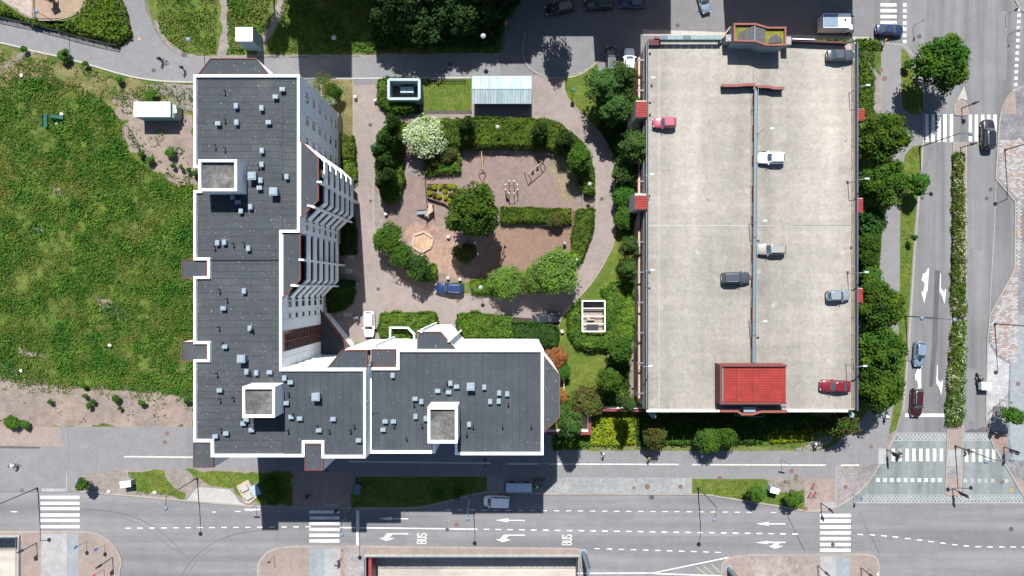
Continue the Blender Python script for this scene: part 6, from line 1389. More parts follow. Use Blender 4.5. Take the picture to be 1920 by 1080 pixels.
# planting bed in the playground
BED = thing('planter_bed', 'flower bed with timber edging beside the slide tower', 'planter', P(825, 365, .16), world=True)
bp_ = [(801, 345), (854, 345), (870, 372), (858, 396), (833, 381), (801, 371)]
mb = MB(); mb.prism(xy(bp_, .3), .16, .30, M_ground('bed_bark', (.13, .09, .075), (.17, .12, .10), fine=5)); mb.build('soil', BED); mb = MB(); mb.wall(xy(bp_, .4), .16, .48, .14, wood_d, True); mb.build('edging', BED)
mb = MB(); mb.wall(xy([(801, 371), (833, 381), (860, 402)], .9), .2, .9, .08, wood_d); mb.build('edging', BED)
for i, (x, y) in enumerate(((806, 353), (815, 351), (826, 350), (834, 352), (843, 350), (806, 362), (815, 366), (823, 368), (834, 358), (846, 366), (836, 370), (844, 378), (853, 370), (852, 350))):
    tree('golden' if i % 3 else 'brown', 'small round perennial in the flower bed, ' + NUM(i) + ' counted by rows from the upper left', x, y, 5.2, .9, name='perennial', cat='plant', group='perennials in the flower bed')
# meadow
holes = [[(232, 222), (366, 222), (366, 345), (300, 330), (255, 300)], ]
bare = lambda x, y: ~((y < P(0, 728, 0).y - .018 * 0) & (rng.random(len(x)) > .06))
tufts('meadow_grass', 'rough tall meadow grass covering the left plot', [(-120, 160), (0, 152), (50, 150), (110, 150), (160, 165), (215, 205), (228, 230), (235, 262), (245, 290), (290, 322), (330, 345), (362, 350), (362, 748), (300, 735), (140, 728), (-120, 700)], 48, lf_meadow, (.09, .22), .25, .31, 2.6, 4, .05, holes=holes)
tufts('meadow_weeds', 'darker leafy weeds in clumps over the left plot', [(-120, 150), (0, 145), (110, 145), (170, 165), (215, 205), (232, 262), (245, 292), (290, 322), (340, 345), (362, 348), (362, 742), (140, 722), (-120, 690)], 34, lf_weed, (.10, .22), .42, .50, 3.2, 9, .08, holes=holes)
tufts('meadow_weeds', 'sparse weeds creeping over the bare earth', [(-60, 690), (362, 735), (362, 790), (-60, 790)], 7, lf_weed, (.08, .2), .2, .66, 2.0, 14, .06)
tufts('meadow_weeds', 'sparse weeds around the site cabin', [(230, 160), (362, 160), (362, 345), (230, 310)], 12, lf_weed, (.1, .22), .25, .60, 2.0, 19, .06)
tufts('meadow_grass', 'rough grass between the footpaths at the top', [(288, -60), (800, -60), (800, 98), (350, 100), (300, 60)], 30, lf_meadow, (.1, .26), .25, .30, 2.2, 24, .06, holes=[[(410, -60), (424, -60), (428, 104), (405, 104)], [(524, -60), (548, -60), (505, 104), (480, 104)]])
tufts('meadow_weeds', 'leafy weeds between the footpaths at the top', [(425, -60), (700, -60), (700, 98), (428, 100)], 18, lf_weed, (.12, .28), .35, .48, 2.2, 29, .06, holes=[[(524, -60), (548, -60), (505, 104), (480, 104)]])
tufts('meadow_weeds', 'grass at the corner of the path and road', [(800, -60), (990, -60), (940, 98), (800, 98)], 14, lf_weed, (.12, .26), .25, .4, 2.2, 31, .06)
for lab, pg, d in (('grass of the left roadside patch', [(240, 885), (300, 884), (345, 930), (255, 927)], 24), ('grass around the concrete pad', [(350, 884), (545, 886), (548, 945), (465, 943), (432, 914), (360, 905)], 14), ('shaded lawn grass along the road', [(667, 894), (912, 894), (912, 919), (870, 927), (795, 947), (660, 950)], 18), ('grass of the right roadside patch', [(1300, 899), (1507, 899), (1507, 955), (1400, 937), (1300, 926)], 20),
                   ('grass of the long verge by the east road', [(1692, 325), (1711, 277), (1726, 273), (1720, 350), (1705, 540), (1690, 770), (1670, 814), (1684, 650)], 16), ('grass of the upper verge', [(1691, 90), (1710, 115), (1730, 175), (1730, 210), (1692, 205)], 12), ('grass strip at foot of the slope', [(1040, 832), (1560, 815), (1530, 843), (1040, 843)], 20)):
    tufts('lawn_grass', lab, pg, d, lf_meadow, (.06, .14), .10, .25, 1.4, int(d * 3 + len(lab)), .14)
for lab, pg, d in (('mown grass of the small courtyard lawn', [(791, 150), (884, 150), (884, 208), (791, 208)], 26), ('mown grass of the east garden', [(1050, 640), (1085, 565), (1150, 470), (1195, 440), (1195, 765), (1042, 765)], 14), ('thin grass at the turning circle', [(1062, 152), (1120, 118), (1125, 200), (1100, 220), (1066, 185)], 16), ('dry grass strip beside the long block', [(637, 152), (661, 152), (661, 250), (638, 250)], 18), ('thin grass at the left playground edge', [(704, 365), (722, 375), (722, 440), (706, 455)], 10)):
    tufts('lawn_grass', lab, pg, d, lf_meadow, (.05, .12), .08, .25, 1.4, int(d * 5 + len(lab)), .10)

tufts('meadow_grass', 'straggling grass where the meadow meets the bare earth', [(-120, 690), (0, 695), (140, 718), (300, 728), (362, 742), (362, 770), (250, 745), (120, 740), (-120, 720)], 30, lf_meadow, (.08, .2), .2, .52, 1.3, 44, .06)
tufts('meadow_weeds', 'green tufts on the dry strip below the kerb', [(-120, 90), (0, 98), (120, 118), (240, 148), (362, 166), (362, 190), (200, 185), (60, 160), (-120, 160)], 26, lf_weed, (.08, .2), .25, .50, 2.0, 48, .06)
tufts('meadow_grass', 'green fringe around the bare patch by the site cabin', [(228, 240), (262, 285), (300, 318), (340, 345), (362, 352), (362, 330), (330, 330), (300, 300), (262, 270), (240, 235)], 30, lf_weed, (.08, .2), .25, .45, 1.3, 51, .06)

tufts('meadow_grass', 'thin dry grass between the kerb and the meadow', [(-120, 92), (0, 98), (120, 118), (240, 150), (362, 168), (362, 215), (260, 200), (215, 200), (150, 165), (60, 155), (-120, 160)], 26, M_leaf('dry_grass', (.06, .07, .02), (.14, .13, .06), (.10, .12, .03)), (.06, .16), .2, .38, 1.6, 58, .06)
# ================================================================ VEHICLES
def car_paint(name, c, metal=.2): return M_plain(name, c, .35, metal=metal, var=.03, spec=.5, coat=.6)
rim_m = M_plain('alloy_rim', (.35, .35, .36), .4, metal=.6, var=0); headl = M_plain('headlamp_glass', (.30, .32, .33), .15, var=0, spec=.8); taill = M_plain('tail_lamp', (.13, .01, .01), .3, var=0); plate_m = M_plain('number_plate', (.7, .7, .68), .6, var=0)
def make_car(name, label, paint, L=4.4, Wd=1.78, Hh=1.48, kind='hatch', roofm=None, group=None, cat='car', door=False):
    """front looks to +X; body lofted from rings, greenhouse on top"""
    r = thing(name, label, cat, (0, 0, 0), 0, group)
    hl, hw = L / 2, Wd / 2
    st = [(-1, .62, .36, .70), (-.97, .80, .27, .88), (-.90, .92, .24, .95), (-.72, .99, .22, .97), (-.4, 1.0, .2, .96), (0, 1.0, .2, .95), (.35, 1.0, .2, .93), (.52, .985, .21, .90), (.70, .96, .22, .84), (.86, .90, .24, .77), (.95, .78, .27, .68), (1, .60, .34, .56)]
    if kind == 'sedan': st[0] = (-1, .62, .4, .78); st[1] = (-.97, .78, .3, .9)
    if kind in ('wagon', 'suv', 'van'): st[0] = (-1, .74, .34, .9); st[1] = (-.98, .86, .27, .98)
    k = Hh / 1.48; mb = MB(); rings = []
    for (x, w, zb, zt) in st:
        X, W, zb, zt = x * hl, w * hw, zb, zt * (k if kind in ('suv', 'van') else 1)
        zm = zb + (zt - zb) * .62; cr = .03
        ring = [(X, -W * .9, zb), (X, -W, zb + .14), (X, -W, zm), (X, -W * .95, zt - .05), (X, -W * .82, zt), (X, -W * .4, zt + cr), (X, 0, zt + cr * 1.3), (X, W * .4, zt + cr), (X, W * .82, zt), (X, W * .95, zt - .05), (X, W, zm), (X, W, zb + .14), (X, W * .9, zb)]
        rings.append(ring)
    pts = [p for ring in rings for p in ring]; n = 13
    fs = [(i * n + j, (i + 1) * n + j, (i + 1) * n + (j + 1) % n, i * n + (j + 1) % n) for i in range(len(rings) - 1) for j in range(n)]
    mb.faces(pts, [f[::-1] for f in fs], paint, True); mb.face(rings[0], paint); mb.face(rings[-1][::-1], paint)
    mb.box((0, 0, .24), (L * .9, Wd * .9, .12), black_m); mb.build('body', r)
    # greenhouse: base and top outline
    cfg = {'hatch': (.34, .02, -.96, -.74), 'sedan': (.36, .06, -.74, -.42), 'wagon': (.38, .10, -.97, -.80), 'suv': (.38, .12, -.97, -.84), 'van': (.66, .36, -.98, -.93)}[kind]
    xb0, xt0, xb1, xt1 = [c * hl for c in cfg]; zb = .93 * (k if kind in ('suv', 'van') else 1); zt = Hh; wb = hw * .90; wt = hw * (.72 if kind != 'van' else .84)
    def ring2(f, zz):
        x0 = xb0 + (xt0 - xb0) * f; x1 = xb1 + (xt1 - xb1) * f; w = wb + (wt - wb) * f; c = .10 * hl / 2
        return [(x1, -w * .86, zz), (x1 + c, -w, zz), (x0 - c * 1.6, -w, zz), (x0, -w * .80, zz), (x0 + .06, 0, zz), (x0, w * .80, zz), (x0 - c * 1.6, w, zz), (x1 + c, w, zz), (x1, w * .86, zz), (x1 - .04, 0, zz)]
    A = ring2(0, zb); B = ring2(.93, zt - .05); C = [(a * .97 + (xt0 + xt1) / 2 * .03, b * .9, zt) for a, b, c_ in ring2(1, zt)]
    mb = MB(); m_ = len(A); mb.faces(A + B, [(i, (i + 1) % m_, m_ + (i + 1) % m_, m_ + i) for i in range(m_)], paint, False)
    mb.build('pillars', r)
    rm = roofm or paint; mb = MB(); mb.faces(B + C, [(i, (i + 1) % m_, m_ + (i + 1) % m_, m_ + i) for i in range(m_)], rm, True); mb.face([(p[0], p[1], p[2]) for p in C], rm); mb.build('roof', r)
    def pane(nm, idx, u0=.05, u1=.95, v0=.08, v1=.95):
        mb = MB()
        for (i, j, a0, a1) in idx:
            a, b, c_, d = Vector(A[i]), Vector(A[j]), Vector(B[j]), Vector(B[i]); nn = (b - a).cross(d - a).normalized() * .012
            f = lambda u, v: a.lerp(b, u).lerp(d.lerp(c_, u), v) + nn
            mb.face([f(a0, v0), f(a1, v0), f(a1, v1), f(a0, v1)], glass_m)
        return mb.build(nm, r)
    pane('windshield', [(3, 4, .04, 1), (4, 5, 0, .96)]); pane('rear_window', [(8, 9, .1, 1), (9, 0, 0, .9)], v0=.2)
    pane('side_window', [(1, 2, .03, .47), (1, 2, .51, .93)], v0=.12, v1=.9); pane('side_window', [(6, 7, .07, .49), (6, 7, .53, .97)], v0=.12, v1=.9)
    wr = .31 if kind not in ('suv', 'van') else .35
    for sx in (.62, -.60):
        for sy in (1, -1):
            mb = MB(); mb.cyl((sx * hl, sy * (hw - .20), wr), (sx * hl, sy * (hw - .005), wr), wr, black_m, n=14); w = mb.build('wheel', r)
            mb = MB(); mb.cyl((sx * hl, sy * (hw - .02), wr), (sx * hl, sy * (hw + .008), wr), wr * .62, rim_m, n=10); mb.build('rim', w)
    for sy in (1, -1):
        mb = MB(); mb.box((hl * .945, sy * hw * .62, .64 * (k if kind in ('suv', 'van') else 1)), (.22, .26, .10), headl, rz=-sy * .45); mb.build('headlight', r)
        mb = MB(); mb.box((-hl * .965, sy * hw * .74, .82), (.10, .18, .12), taill, rz=sy * .2); mb.build('taillight', r)
        mb = MB(); mb.box((xb0 - .18, sy * (hw + .09), .98 * (k if kind in ('suv', 'van') else 1)), (.14, .20, .12), paint if kind != 'sedan' else black_m); mb.build('mirror', r)
    mb = MB(); mb.box((hl + .0, 0, .40), (.03, .5, .12), plate_m); mb.box((-hl - .0, 0, .6), (.03, .5, .12), plate_m); mb.build('number_plate', r)
    mb = MB(); mb.box((hl * .995, 0, .5), (.05, hw * .9, .14), black_m); mb.build('grille', r)
    # panel gaps on the bonnet
    mb = MB()
    for sy in (1, -1): mb.cyl((hl * .42, sy * hw * .78, .945 * (k if kind in ('suv', 'van') else 1)), (hl * .86, sy * hw * .60, .80 * (k if kind in ('suv', 'van') else 1)), .012, black_m, n=4)
    mb.build('bonnet_seam', r)
    if kind in ('wagon', 'suv'):
        for sy in (1, -1): mb = MB(); mb.box(((xt0 + xt1) / 2, sy * wt * .86, zt + .03), ((xt0 - xt1) * .85, .05, .05), vent_m); mb.build('roof_rail', r)
    if door:
        mb = MB(); mb.box((-.5, 0, .62), (1.0, .09, .62), paint); mb.box((-.5, .0, 1.05), (.8, .04, .28), glass_m); d = mb.build('door', r); d.location = (hl * .30, hw, 0); d.rotation_euler = (0, 0, -1.0)
    return r
def put(o, px, py, z, deg):
    w = P(px, py, z + .7); o.location = (w.x, w.y, z); o.rotation_euler = (0, 0, R(deg)); return o
p_black = car_paint('car_paint_black', (.010, .011, .014)); p_navy = car_paint('car_paint_navy', (.010, .018, .055)); p_blue = car_paint('car_paint_blue', (.006, .018, .075)); p_white = car_paint('car_paint_white', (.70, .71, .72), 0); p_silver = car_paint('car_paint_silver', (.22, .25, .27), .4)
p_grey = car_paint('car_paint_grey', (.045, .052, .062)); p_red = car_paint('car_paint_red', (.13, .006, .012)); p_wine = car_paint('car_paint_wine', (.030, .005, .007)); p_pink = car_paint('car_paint_faded_pink', (.26, .050, .085), 0); p_lblue = car_paint('car_paint_light_blue', (.13, .18, .24), .2); p_beige = car_paint('car_paint_champagne', (.26, .25, .22), .3)
DK = ZD + .0
for c in (
    (make_car('parked_car', 'small faded pink hatchback parked alone at the left edge of the deck', p_pink, 3.55, 1.62, 1.45, 'hatch'), 1246, 230, DK, 181),
    (make_car('parked_car', 'white hatchback parked at the middle barrier, upper of the two pale ones', p_white, 4.2, 1.78, 1.5, 'hatch'), 1446, 296, DK, 180),
    (make_car('parked_car', 'champagne coloured estate parked at the middle barrier, lower of the two pale ones', p_beige, 4.4, 1.78, 1.5, 'wagon'), 1446, 467, DK, 181),
    (make_car('parked_car', 'dark grey estate car parked left of the middle barrier', p_grey, 4.4, 1.8, 1.55, 'wagon'), 1380, 521, DK, 1),
    (make_car('parked_car', 'silver hatchback parked at the right deck edge, halfway down', p_silver, 3.6, 1.7, 1.45, 'hatch'), 1572, 554, DK, 2),
    (make_car('parked_car', 'red saloon parked at the lower right deck corner', p_red, 4.6, 1.8, 1.42, 'sedan'), 1566, 724, DK, 178),
    (make_car('parked_car', 'dark grey saloon at the upper right deck corner', p_grey, 4.2, 1.78, 1.45, 'sedan'), 1576, 104, DK, 0),
    (make_car('parked_car', 'dark blue estate car with silver roof rails by the playground', p_blue, 4.6, 1.8, 1.5, 'wagon'), 843, 541, .12, 177),
    (make_car('parked_car', 'black car half hidden in tree shade on the driveway', p_black, 4.5, 1.8, 1.45, 'sedan'), 1024, 597, .1, 6),
    (make_car('parked_car', 'white estate with its passenger door open beside the hedge', p_white, 4.2, 1.76, 1.5, 'wagon', door=True), 692, 608, .09, -90),
    (make_car('car', 'small pale blue car partly cut off by the upper edge', p_lblue, 3.9, 1.7, 1.48, 'hatch'), 1320, 2, .02, -75),
    (make_car('parked_car', 'black car in the shade at the upper edge, leftmost of three', p_black, 4.7, 1.8, 1.45, 'wagon'), 1050, 15.5, .02, 190),
    (make_car('parked_car', 'black car in the shade at the upper edge, middle of three', p_black, 4.7, 1.8, 1.45, 'wagon'), 1124, 8, .02, 181),
    (make_car('parked_car', 'blue car in the shade at the upper edge, rightmost of three', p_blue, 4.0, 1.75, 1.48, 'hatch'), 1185, 5.5, .02, 180),
    (make_car('parked_car', 'black estate parked nose up beside the pines', p_black, 4.4, 1.8, 1.5, 'wagon'), 1146, 112, .1, 90),
    (make_car('parked_car', 'white and silver car parked nose up, its rear under the pine', p_white, 4.4, 1.78, 1.45, 'hatch', roofm=p_white), 1180, 115, .1, 90),
    (make_car('car', 'dark navy saloon driving over the upper zebra crossing', p_navy, 4.5, 1.8, 1.42, 'sedan'), 1668, 56, .02, -2),
    (make_car('car', 'black off road car leaving the crossing on the east lane', p_black, 4.9, 1.95, 1.8, 'suv'), 1852, 252, .02, 90),
    (make_car('car', 'pale blue silver hatchback in the left lane of the east road', p_lblue, 4.1, 1.75, 1.5, 'hatch'), 1724, 664, .02, -94),
    (make_car('car', 'dark wine red estate waiting at the white stop line', p_wine, 4.6, 1.82, 1.5, 'wagon'), 1719, 755, .02, -93),
    (make_car('van', 'small white van with black mirrors in the building shadow on the road', p_white, 4.2, 1.8, 1.85, 'van', cat='van'), 931, 939.5, .02, 178)): put(*c)
# box truck
TK = thing('box_truck', 'white box lorry driving out from the street above the garage', 'truck', (0, 0, 0))
w_ = M_plain('truck_box_white', (.34, .37, .40), .5, var=.05)
mb = MB(); mb.box((-.75, 0, 1.95), (4.3, 2.2, 2.3), w_); mb.box((-.75, 0, 3.13), (4.35, 2.25, .06), white_cap); mb.build('cargo_box', TK)
mb = MB(); mb.box((-1.75, 0, 3.18), (2.3, 2.1, .03), M_plain('blue_roof_sheet', (.11, .16, .22), .4)); mb.box((.55, .1, 3.2), (.35, .35, .12), dark_m); mb.build('roof_hatch', TK)
mb = MB(); pr = [(1.42, .5), (3.0, .5), (3.1, 1.0), (2.75, 1.25), (2.2, 2.1), (1.42, 2.3)]
mb.faces([(x, -1.0, z) for x, z in pr] + [(x, 1.0, z) for x, z in pr], [tuple(range(5, -1, -1)), tuple(range(6, 12))] + [(i, (i + 1) % 6, 6 + (i + 1) % 6, 6 + i) for i in range(6)], p_white); mb.build('cab', TK)
mb = MB(); mb.faces([(2.76, -.86, 1.30), (2.76, .86, 1.30), (2.25, .84, 2.06), (2.25, -.84, 2.06)], [(0, 1, 2, 3)], glass_m); mb.build('windshield', TK)
for sx in (2.3, -1.9):
    for sy in (1, -1): mb = MB(); mb.cyl((sx, sy * .8, .42), (sx, sy * 1.05, .42), .42, black_m, n=14); mb.build('wheel', TK)
for sy in (1, -1): mb = MB(); mb.box((2.5, sy * 1.2, 1.7), (.12, .25, .35), dark_m); mb.build('mirror', TK)
mb = MB(); mb.box((0, 0, .6), (5.6, 1.0, .25), dark_m); mb.build('chassis', TK)
w = P(1570, 41, 2.6); TK.location = (w.x + .45, w.y, .02)
# flatbed trailer in the shade
FT = thing('cargo_trailer', 'flat pale blue topped trailer standing in the building shade with cyclists beside it', 'trailer', P(973, 911, .13))
mb = MB(); mb.box((0, 0, .9), (4.1, 1.35, .5), M_plain('trailer_blue', (.20, .28, .36), .5, var=.3)); mb.build('bed', FT); mb = MB(); mb.box((0, 0, 1.17), (4.2, 1.45, .05), M_plain('trailer_top', (.32, .38, .43), .4, var=.25)); mb.build('cover', FT)
for sx in (-1.2, 1.2):
    for sy in (1, -1): mb = MB(); mb.cyl((sx, sy * .6, .35), (sx, sy * .8, .35), .33, black_m, n=12); mb.build('wheel', FT)
mb = MB(); mb.cyl((2.0, 0, .5), (2.9, 0, .5), .05, dark_m, n=6); mb.build('drawbar', FT)

# ================================================================ PEOPLE
def person(label, px, py, shirt, trousers, deg=0, pose='walk', z=.12, hair=hair_m, group=None, off=(0, 0, 0)):
    r = thing('person', label, 'person', (0, 0, 0), 0, group)
    if pose == 'walk': J = {'hip': (0, 0, .95), 'ch': (.03, 0, 1.35), 'nk': (.05, 0, 1.52), 'hd': (.08, 0, 1.68), 'ls': (.03, .2, 1.42), 'le': (.22, .26, 1.15), 'lh': (.40, .22, 1.05), 'rs': (.03, -.2, 1.42), 're': (-.15, -.26, 1.15), 'rh': (-.12, -.27, .90), 'lk': (-.02, .1, .5), 'lf': (-.34, .1, .10), 'lt': (-.16, .1, .04), 'rk': (.22, -.1, .52), 'rf': (.32, -.1, .08), 'rt': (.50, -.1, .05)}
    elif pose == 'ride': J = {'hip': (-.15, 0, .98), 'ch': (.14, 0, 1.30), 'nk': (.26, 0, 1.46), 'hd': (.36, 0, 1.60), 'ls': (.18, .2, 1.38), 'le': (.36, .27, 1.15), 'lh': (.52, .24, 1.05), 'rs': (.18, -.2, 1.38), 're': (.36, -.27, 1.15), 'rh': (.52, -.24, 1.05), 'lk': (.20, .12, .80), 'lf': (.05, .12, .42), 'lt': (.20, .12, .36), 'rk': (.16, -.12, .62), 'rf': (.0, -.12, .22), 'rt': (.16, -.12, .18)}
    else: J = {'hip': (0, 0, .95), 'ch': (0, 0, 1.35), 'nk': (0, 0, 1.52), 'hd': (.03, 0, 1.68), 'ls': (0, .2, 1.42), 'le': (.08, .28, 1.15), 'lh': (.25, .24, 1.02), 'rs': (0, -.2, 1.42), 're': (.05, -.28, 1.15), 'rh': (.2, -.2, 1.0), 'lk': (.02, .1, .5), 'lf': (-.02, .1, .08), 'lt': (.16, .1, .04), 'rk': (.02, -.1, .5), 'rf': (-.02, -.1, .08), 'rt': (.16, -.1, .04)}
    rad = {'hip': .17, 'ch': .18, 'nk': .065, 'hd': .115, 'ls': .085, 'le': .055, 'lh': .045, 'rs': .085, 're': .055, 'rh': .045, 'lk': .085, 'lf': .05, 'lt': .045, 'rk': .085, 'rf': .05, 'rt': .045}
    ks = list(J); me = bpy.data.meshes.new('body'); E = [('hip', 'ch'), ('ch', 'nk'), ('nk', 'hd'), ('ch', 'ls'), ('ls', 'le'), ('le', 'lh'), ('ch', 'rs'), ('rs', 're'), ('re', 'rh'), ('hip', 'lk'), ('lk', 'lf'), ('lf', 'lt'), ('hip', 'rk'), ('rk', 'rf'), ('rf', 'rt')]
    me.from_pydata([J[k] for k in ks], [(ks.index(a), ks.index(b)) for a, b in E], [])
    tmp = bpy.data.objects.new('tmp', me); COL.objects.link(tmp); md = tmp.modifiers.new('s', 'SKIN'); md.use_smooth_shade = True; tmp.modifiers.new('b', 'SUBSURF').levels = 1
    for i, k in enumerate(ks): me.skin_vertices[0].data[i].radius = (rad[k], rad[k]); me.skin_vertices[0].data[i].use_root = (k == 'hip')
    dg = bpy.context.evaluated_depsgraph_get(); m2 = bpy.data.meshes.new_from_object(tmp.evaluated_get(dg)); bpy.data.objects.remove(tmp)
    m2.materials.clear()
    for m_ in (shirt, trousers, skin, black_m): m2.materials.append(m_)
    hz = J['hd'][2]
    for p in m2.polygons:
        c = p.center; k = 0
        if c.z > J['nk'][2] - .01: k = 2
        elif c.z < .14 and pose != 'ride': k = 3
        elif c.z < J['hip'][2] - .02: k = 1
        for hd in ('lh', 'rh'):
            if (c - Vector(J[hd])).length < .10: k = 2
        p.material_index = k; p.use_smooth = True
    m2.name = 'body'; b = add_obj('body', m2, r)
    mb = MB(); h = J['hd']; mb.dome((h[0] - .02, h[1], h[2] + .0), .125, .120, .15, hair, n=10, k=4); mb.build('hair', r)
    w = P(px, py, 1.0 + z); r.location = (w.x, w.y, z); r.rotation_euler = (0, 0, R(deg)); return r
def bike(label, px, py, deg, m=dark_m, z=.12, group=None, scooter=False):
    r = thing('electric_scooter' if scooter else 'bicycle', label, 'scooter' if scooter else 'bicycle', (0, 0, 0), 0, group)
    if scooter:
        mb = MB(); mb.box((0, 0, .14), (.62, .16, .06), m); mb.build('deck', r); mb = MB(); mb.cyl((.36, 0, .14), (.30, 0, 1.1), .035, m, n=6); mb.cyl((.30, -.25, 1.1), (.30, .25, 1.1), .03, dark_m, n=6); mb.build('handlebar', r)
        for x in (.42, -.38): mb = MB(); mb.cyl((x, -.03, .12), (x, .03, .12), .12, black_m, n=10); mb.build('wheel', r)
        mb = MB(); mb.box((-.38, 0, .27), (.25, .12, .04), m); mb.build('mudguard', r)
    else:
        for x in (.53, -.52):
            mb = MB()
            for i in range(14):
                a = i * math.pi / 7; b = a + math.pi / 7; mb.cyl((x + .33 * math.cos(a), 0, .34 + .33 * math.sin(a)), (x + .33 * math.cos(b), 0, .34 + .33 * math.sin(b)), .03, black_m, n=5, caps=False)
            for i in range(6): a = i * math.pi / 3; mb.cyl((x, 0, .34), (x + .32 * math.cos(a), 0, .34 + .32 * math.sin(a)), .006, vent_m, n=3, caps=False)
            mb.build('wheel', r)
        mb = MB()
        for a, b in (((-.52, 0, .34), (-.12, 0, .28)), ((-.12, 0, .28), (.36, 0, .74)), ((-.18, 0, .78), (.36, 0, .80)), ((-.12, 0, .28), (-.2, 0, .9)), ((-.52, 0, .34), (-.18, 0, .78)), ((.36, 0, .92), (.53, 0, .34))): mb.cyl(a, b, .028, m, n=6)
        mb.build('frame', r); mb = MB(); mb.box((-.2, 0, .93), (.26, .15, .06), black_m); mb.build('saddle', r); mb = MB(); mb.cyl((.38, -.29, 1.0), (.38, .29, 1.0), .02, black_m, n=6); mb.cyl((.36, 0, .9), (.38, 0, 1.0), .025, m, n=6); mb.build('handlebar', r)
        mb = MB(); mb.cyl((-.12, -.16, .28), (-.12, .16, .28), .03, vent_m, n=6); mb.build('pedal', r)
    w = P(px, py, .6 + z); r.location = (w.x, w.y, z); r.rotation_euler = (0, 0, R(deg)); return r
cl = lambda n_, c: M_plain('cloth_' + n_, c, .85, var=.08, scale=6)
c_white, c_black, c_blue, c_lb, c_red, c_khaki, c_neon, c_grey, c_jean = cl('white', (.6, .6, .6)), cl('black', (.015, .015, .018)), cl('blue', (.04, .10, .30)), cl('light_blue', (.22, .34, .55)), cl('red', (.45, .02, .02)), cl('khaki', (.25, .20, .07)), cl('neon', (.30, .55, .05)), cl('grey', (.10, .11, .13)), cl('denim', (.03, .05, .10))
def cyclist(label, px, py, deg, sh, tr, blabel, z=.12, m=dark_m):
    person(label, px, py, sh, tr, deg, 'ride', z); bike(blabel, px, py, deg, m, z)
person('person in black walking beside a bicycle on the upper left path', 298, 110, c_black, c_black, -30, 'walk', .1); bike('black bicycle pushed along the upper left path', 304, 111, -20, z=.1)
person('person in black striding toward the long block corner', 341, 127, c_black, c_black, 150, 'walk', .1)
cyclist('cyclist in pale top riding on the far left pavement', 25, 873, 175, c_white, c_grey, 'bicycle ridden on the far left pavement', m=orange_m)
person('pedestrian with white top on the pavement below the cypress shadow', 1131.5, 852, c_white, c_black, 180); person('pedestrian in khaki top on the pavement below the garage slope', 1217, 860, c_khaki, c_black, 160)
person('pedestrian in light clothes on the shaded lane by the white car', 669, 596, c_lb, c_white, 140, z=.09); bike('light blue bicycle lying at the shaded driveway edge', 668.5, 534, 60, M_plain('pale_blue_frame', (.3, .45, .7), .5), .09)
cyclist('cyclist in white riding down the path at the lower right garage corner', 1663, 780, -100, c_white, c_grey, 'bicycle ridden down the path by the garage corner')
person('pedestrian with white hat on the pavement by the slope path, left of the pair', 1530, 834, c_white, c_black, 200); person('pedestrian in black on the pavement by the slope path, right of the pair', 1534, 833, c_black, c_lb, 190); person('pedestrian in orange beside the navy car at the upper crossing', 1659, 77, cl('orange', (.45, .20, .06)), c_lb, 0)
person('pedestrian in dark clothes on the shaded zebra crossing', 630, 959, c_black, c_black, 200, z=.02); person('walker in shade left of the paving joint', 575, 931, c_black, c_grey, 30)
cyclist('cyclist in grey on the white paving below the shaded crossing', 633, 1054, 225, c_grey, c_jean, 'bicycle ridden on the white paving at the bottom')
person('pedestrian in red top walking on the shaded road at the top', 949, 41, c_red, c_white, 90, z=.02)
cyclist('cyclist in neon jacket beside the trailer', 1008, 912, 180, c_neon, c_black, 'dark bicycle beside the trailer end'); person('cyclist in black waiting behind the neon one', 1003, 902, c_black, c_black, 160); bike('dark red bicycle leaning behind the trailer', 1014, 899, 170, M_plain('dark_red_frame', (.18, .02, .03), .5))
cyclist('cyclist in dark clothes crossing below the left signal mast', 1688, 851, 250, c_black, c_grey, 'bicycle on the worn zebra crossing at left', z=.02); cyclist('cyclist in black with blue bag crossing at the east lane', 1818, 845, 170, c_black, c_jean, 'bicycle on the worn zebra crossing at right', z=.02)
person('pedestrian in black with orange bag at the east pavement edge', 1864, 811, c_black, c_black, 90)
for i, (x, y, d) in enumerate(((1526, 913, 60), (1520, 930, 60), (1529, 929, 60))): bike('red rental scooter parked by the junction, ' + ('uppermost', 'lower left', 'lower right')[i], x, y, d, red_paint, .13, 'three rental scooters', True)
# cargo trike with white box
TR = thing('delivery_trike', 'motor trike with a big white box on the east lane', 'trike', P(1841, 718, .6)); TR.location.z = .02
mb = MB(); mb.box((.25, -.45, .95), (1.6, 1.15, .9), white_cap); mb.build('cargo_box', TR); mb = MB(); mb.cyl((-.4, .2, .5), (-.7, 1.2, .7), .14, dark_m, n=8); mb.box((-.5, .5, .7), (.35, .7, .2), black_m); mb.build('frame', TR)
mb = MB(); mb.cyl((-1.0, 1.15, 1.05), (-.2, 1.3, 1.05), .04, dark_m, n=6); mb.build('handlebar', TR)
for x, y in ((-.62, 1.25), (-.5, -.6), (1.0, -.6)): mb = MB(); mb.cyl((x - .08, y, .32), (x + .08, y, .32), .32, black_m, n=12); mb.build('wheel', TR)
person('rider in black sitting on the delivery trike', 1839, 713, c_black, c_black, 95, 'ride', .1)

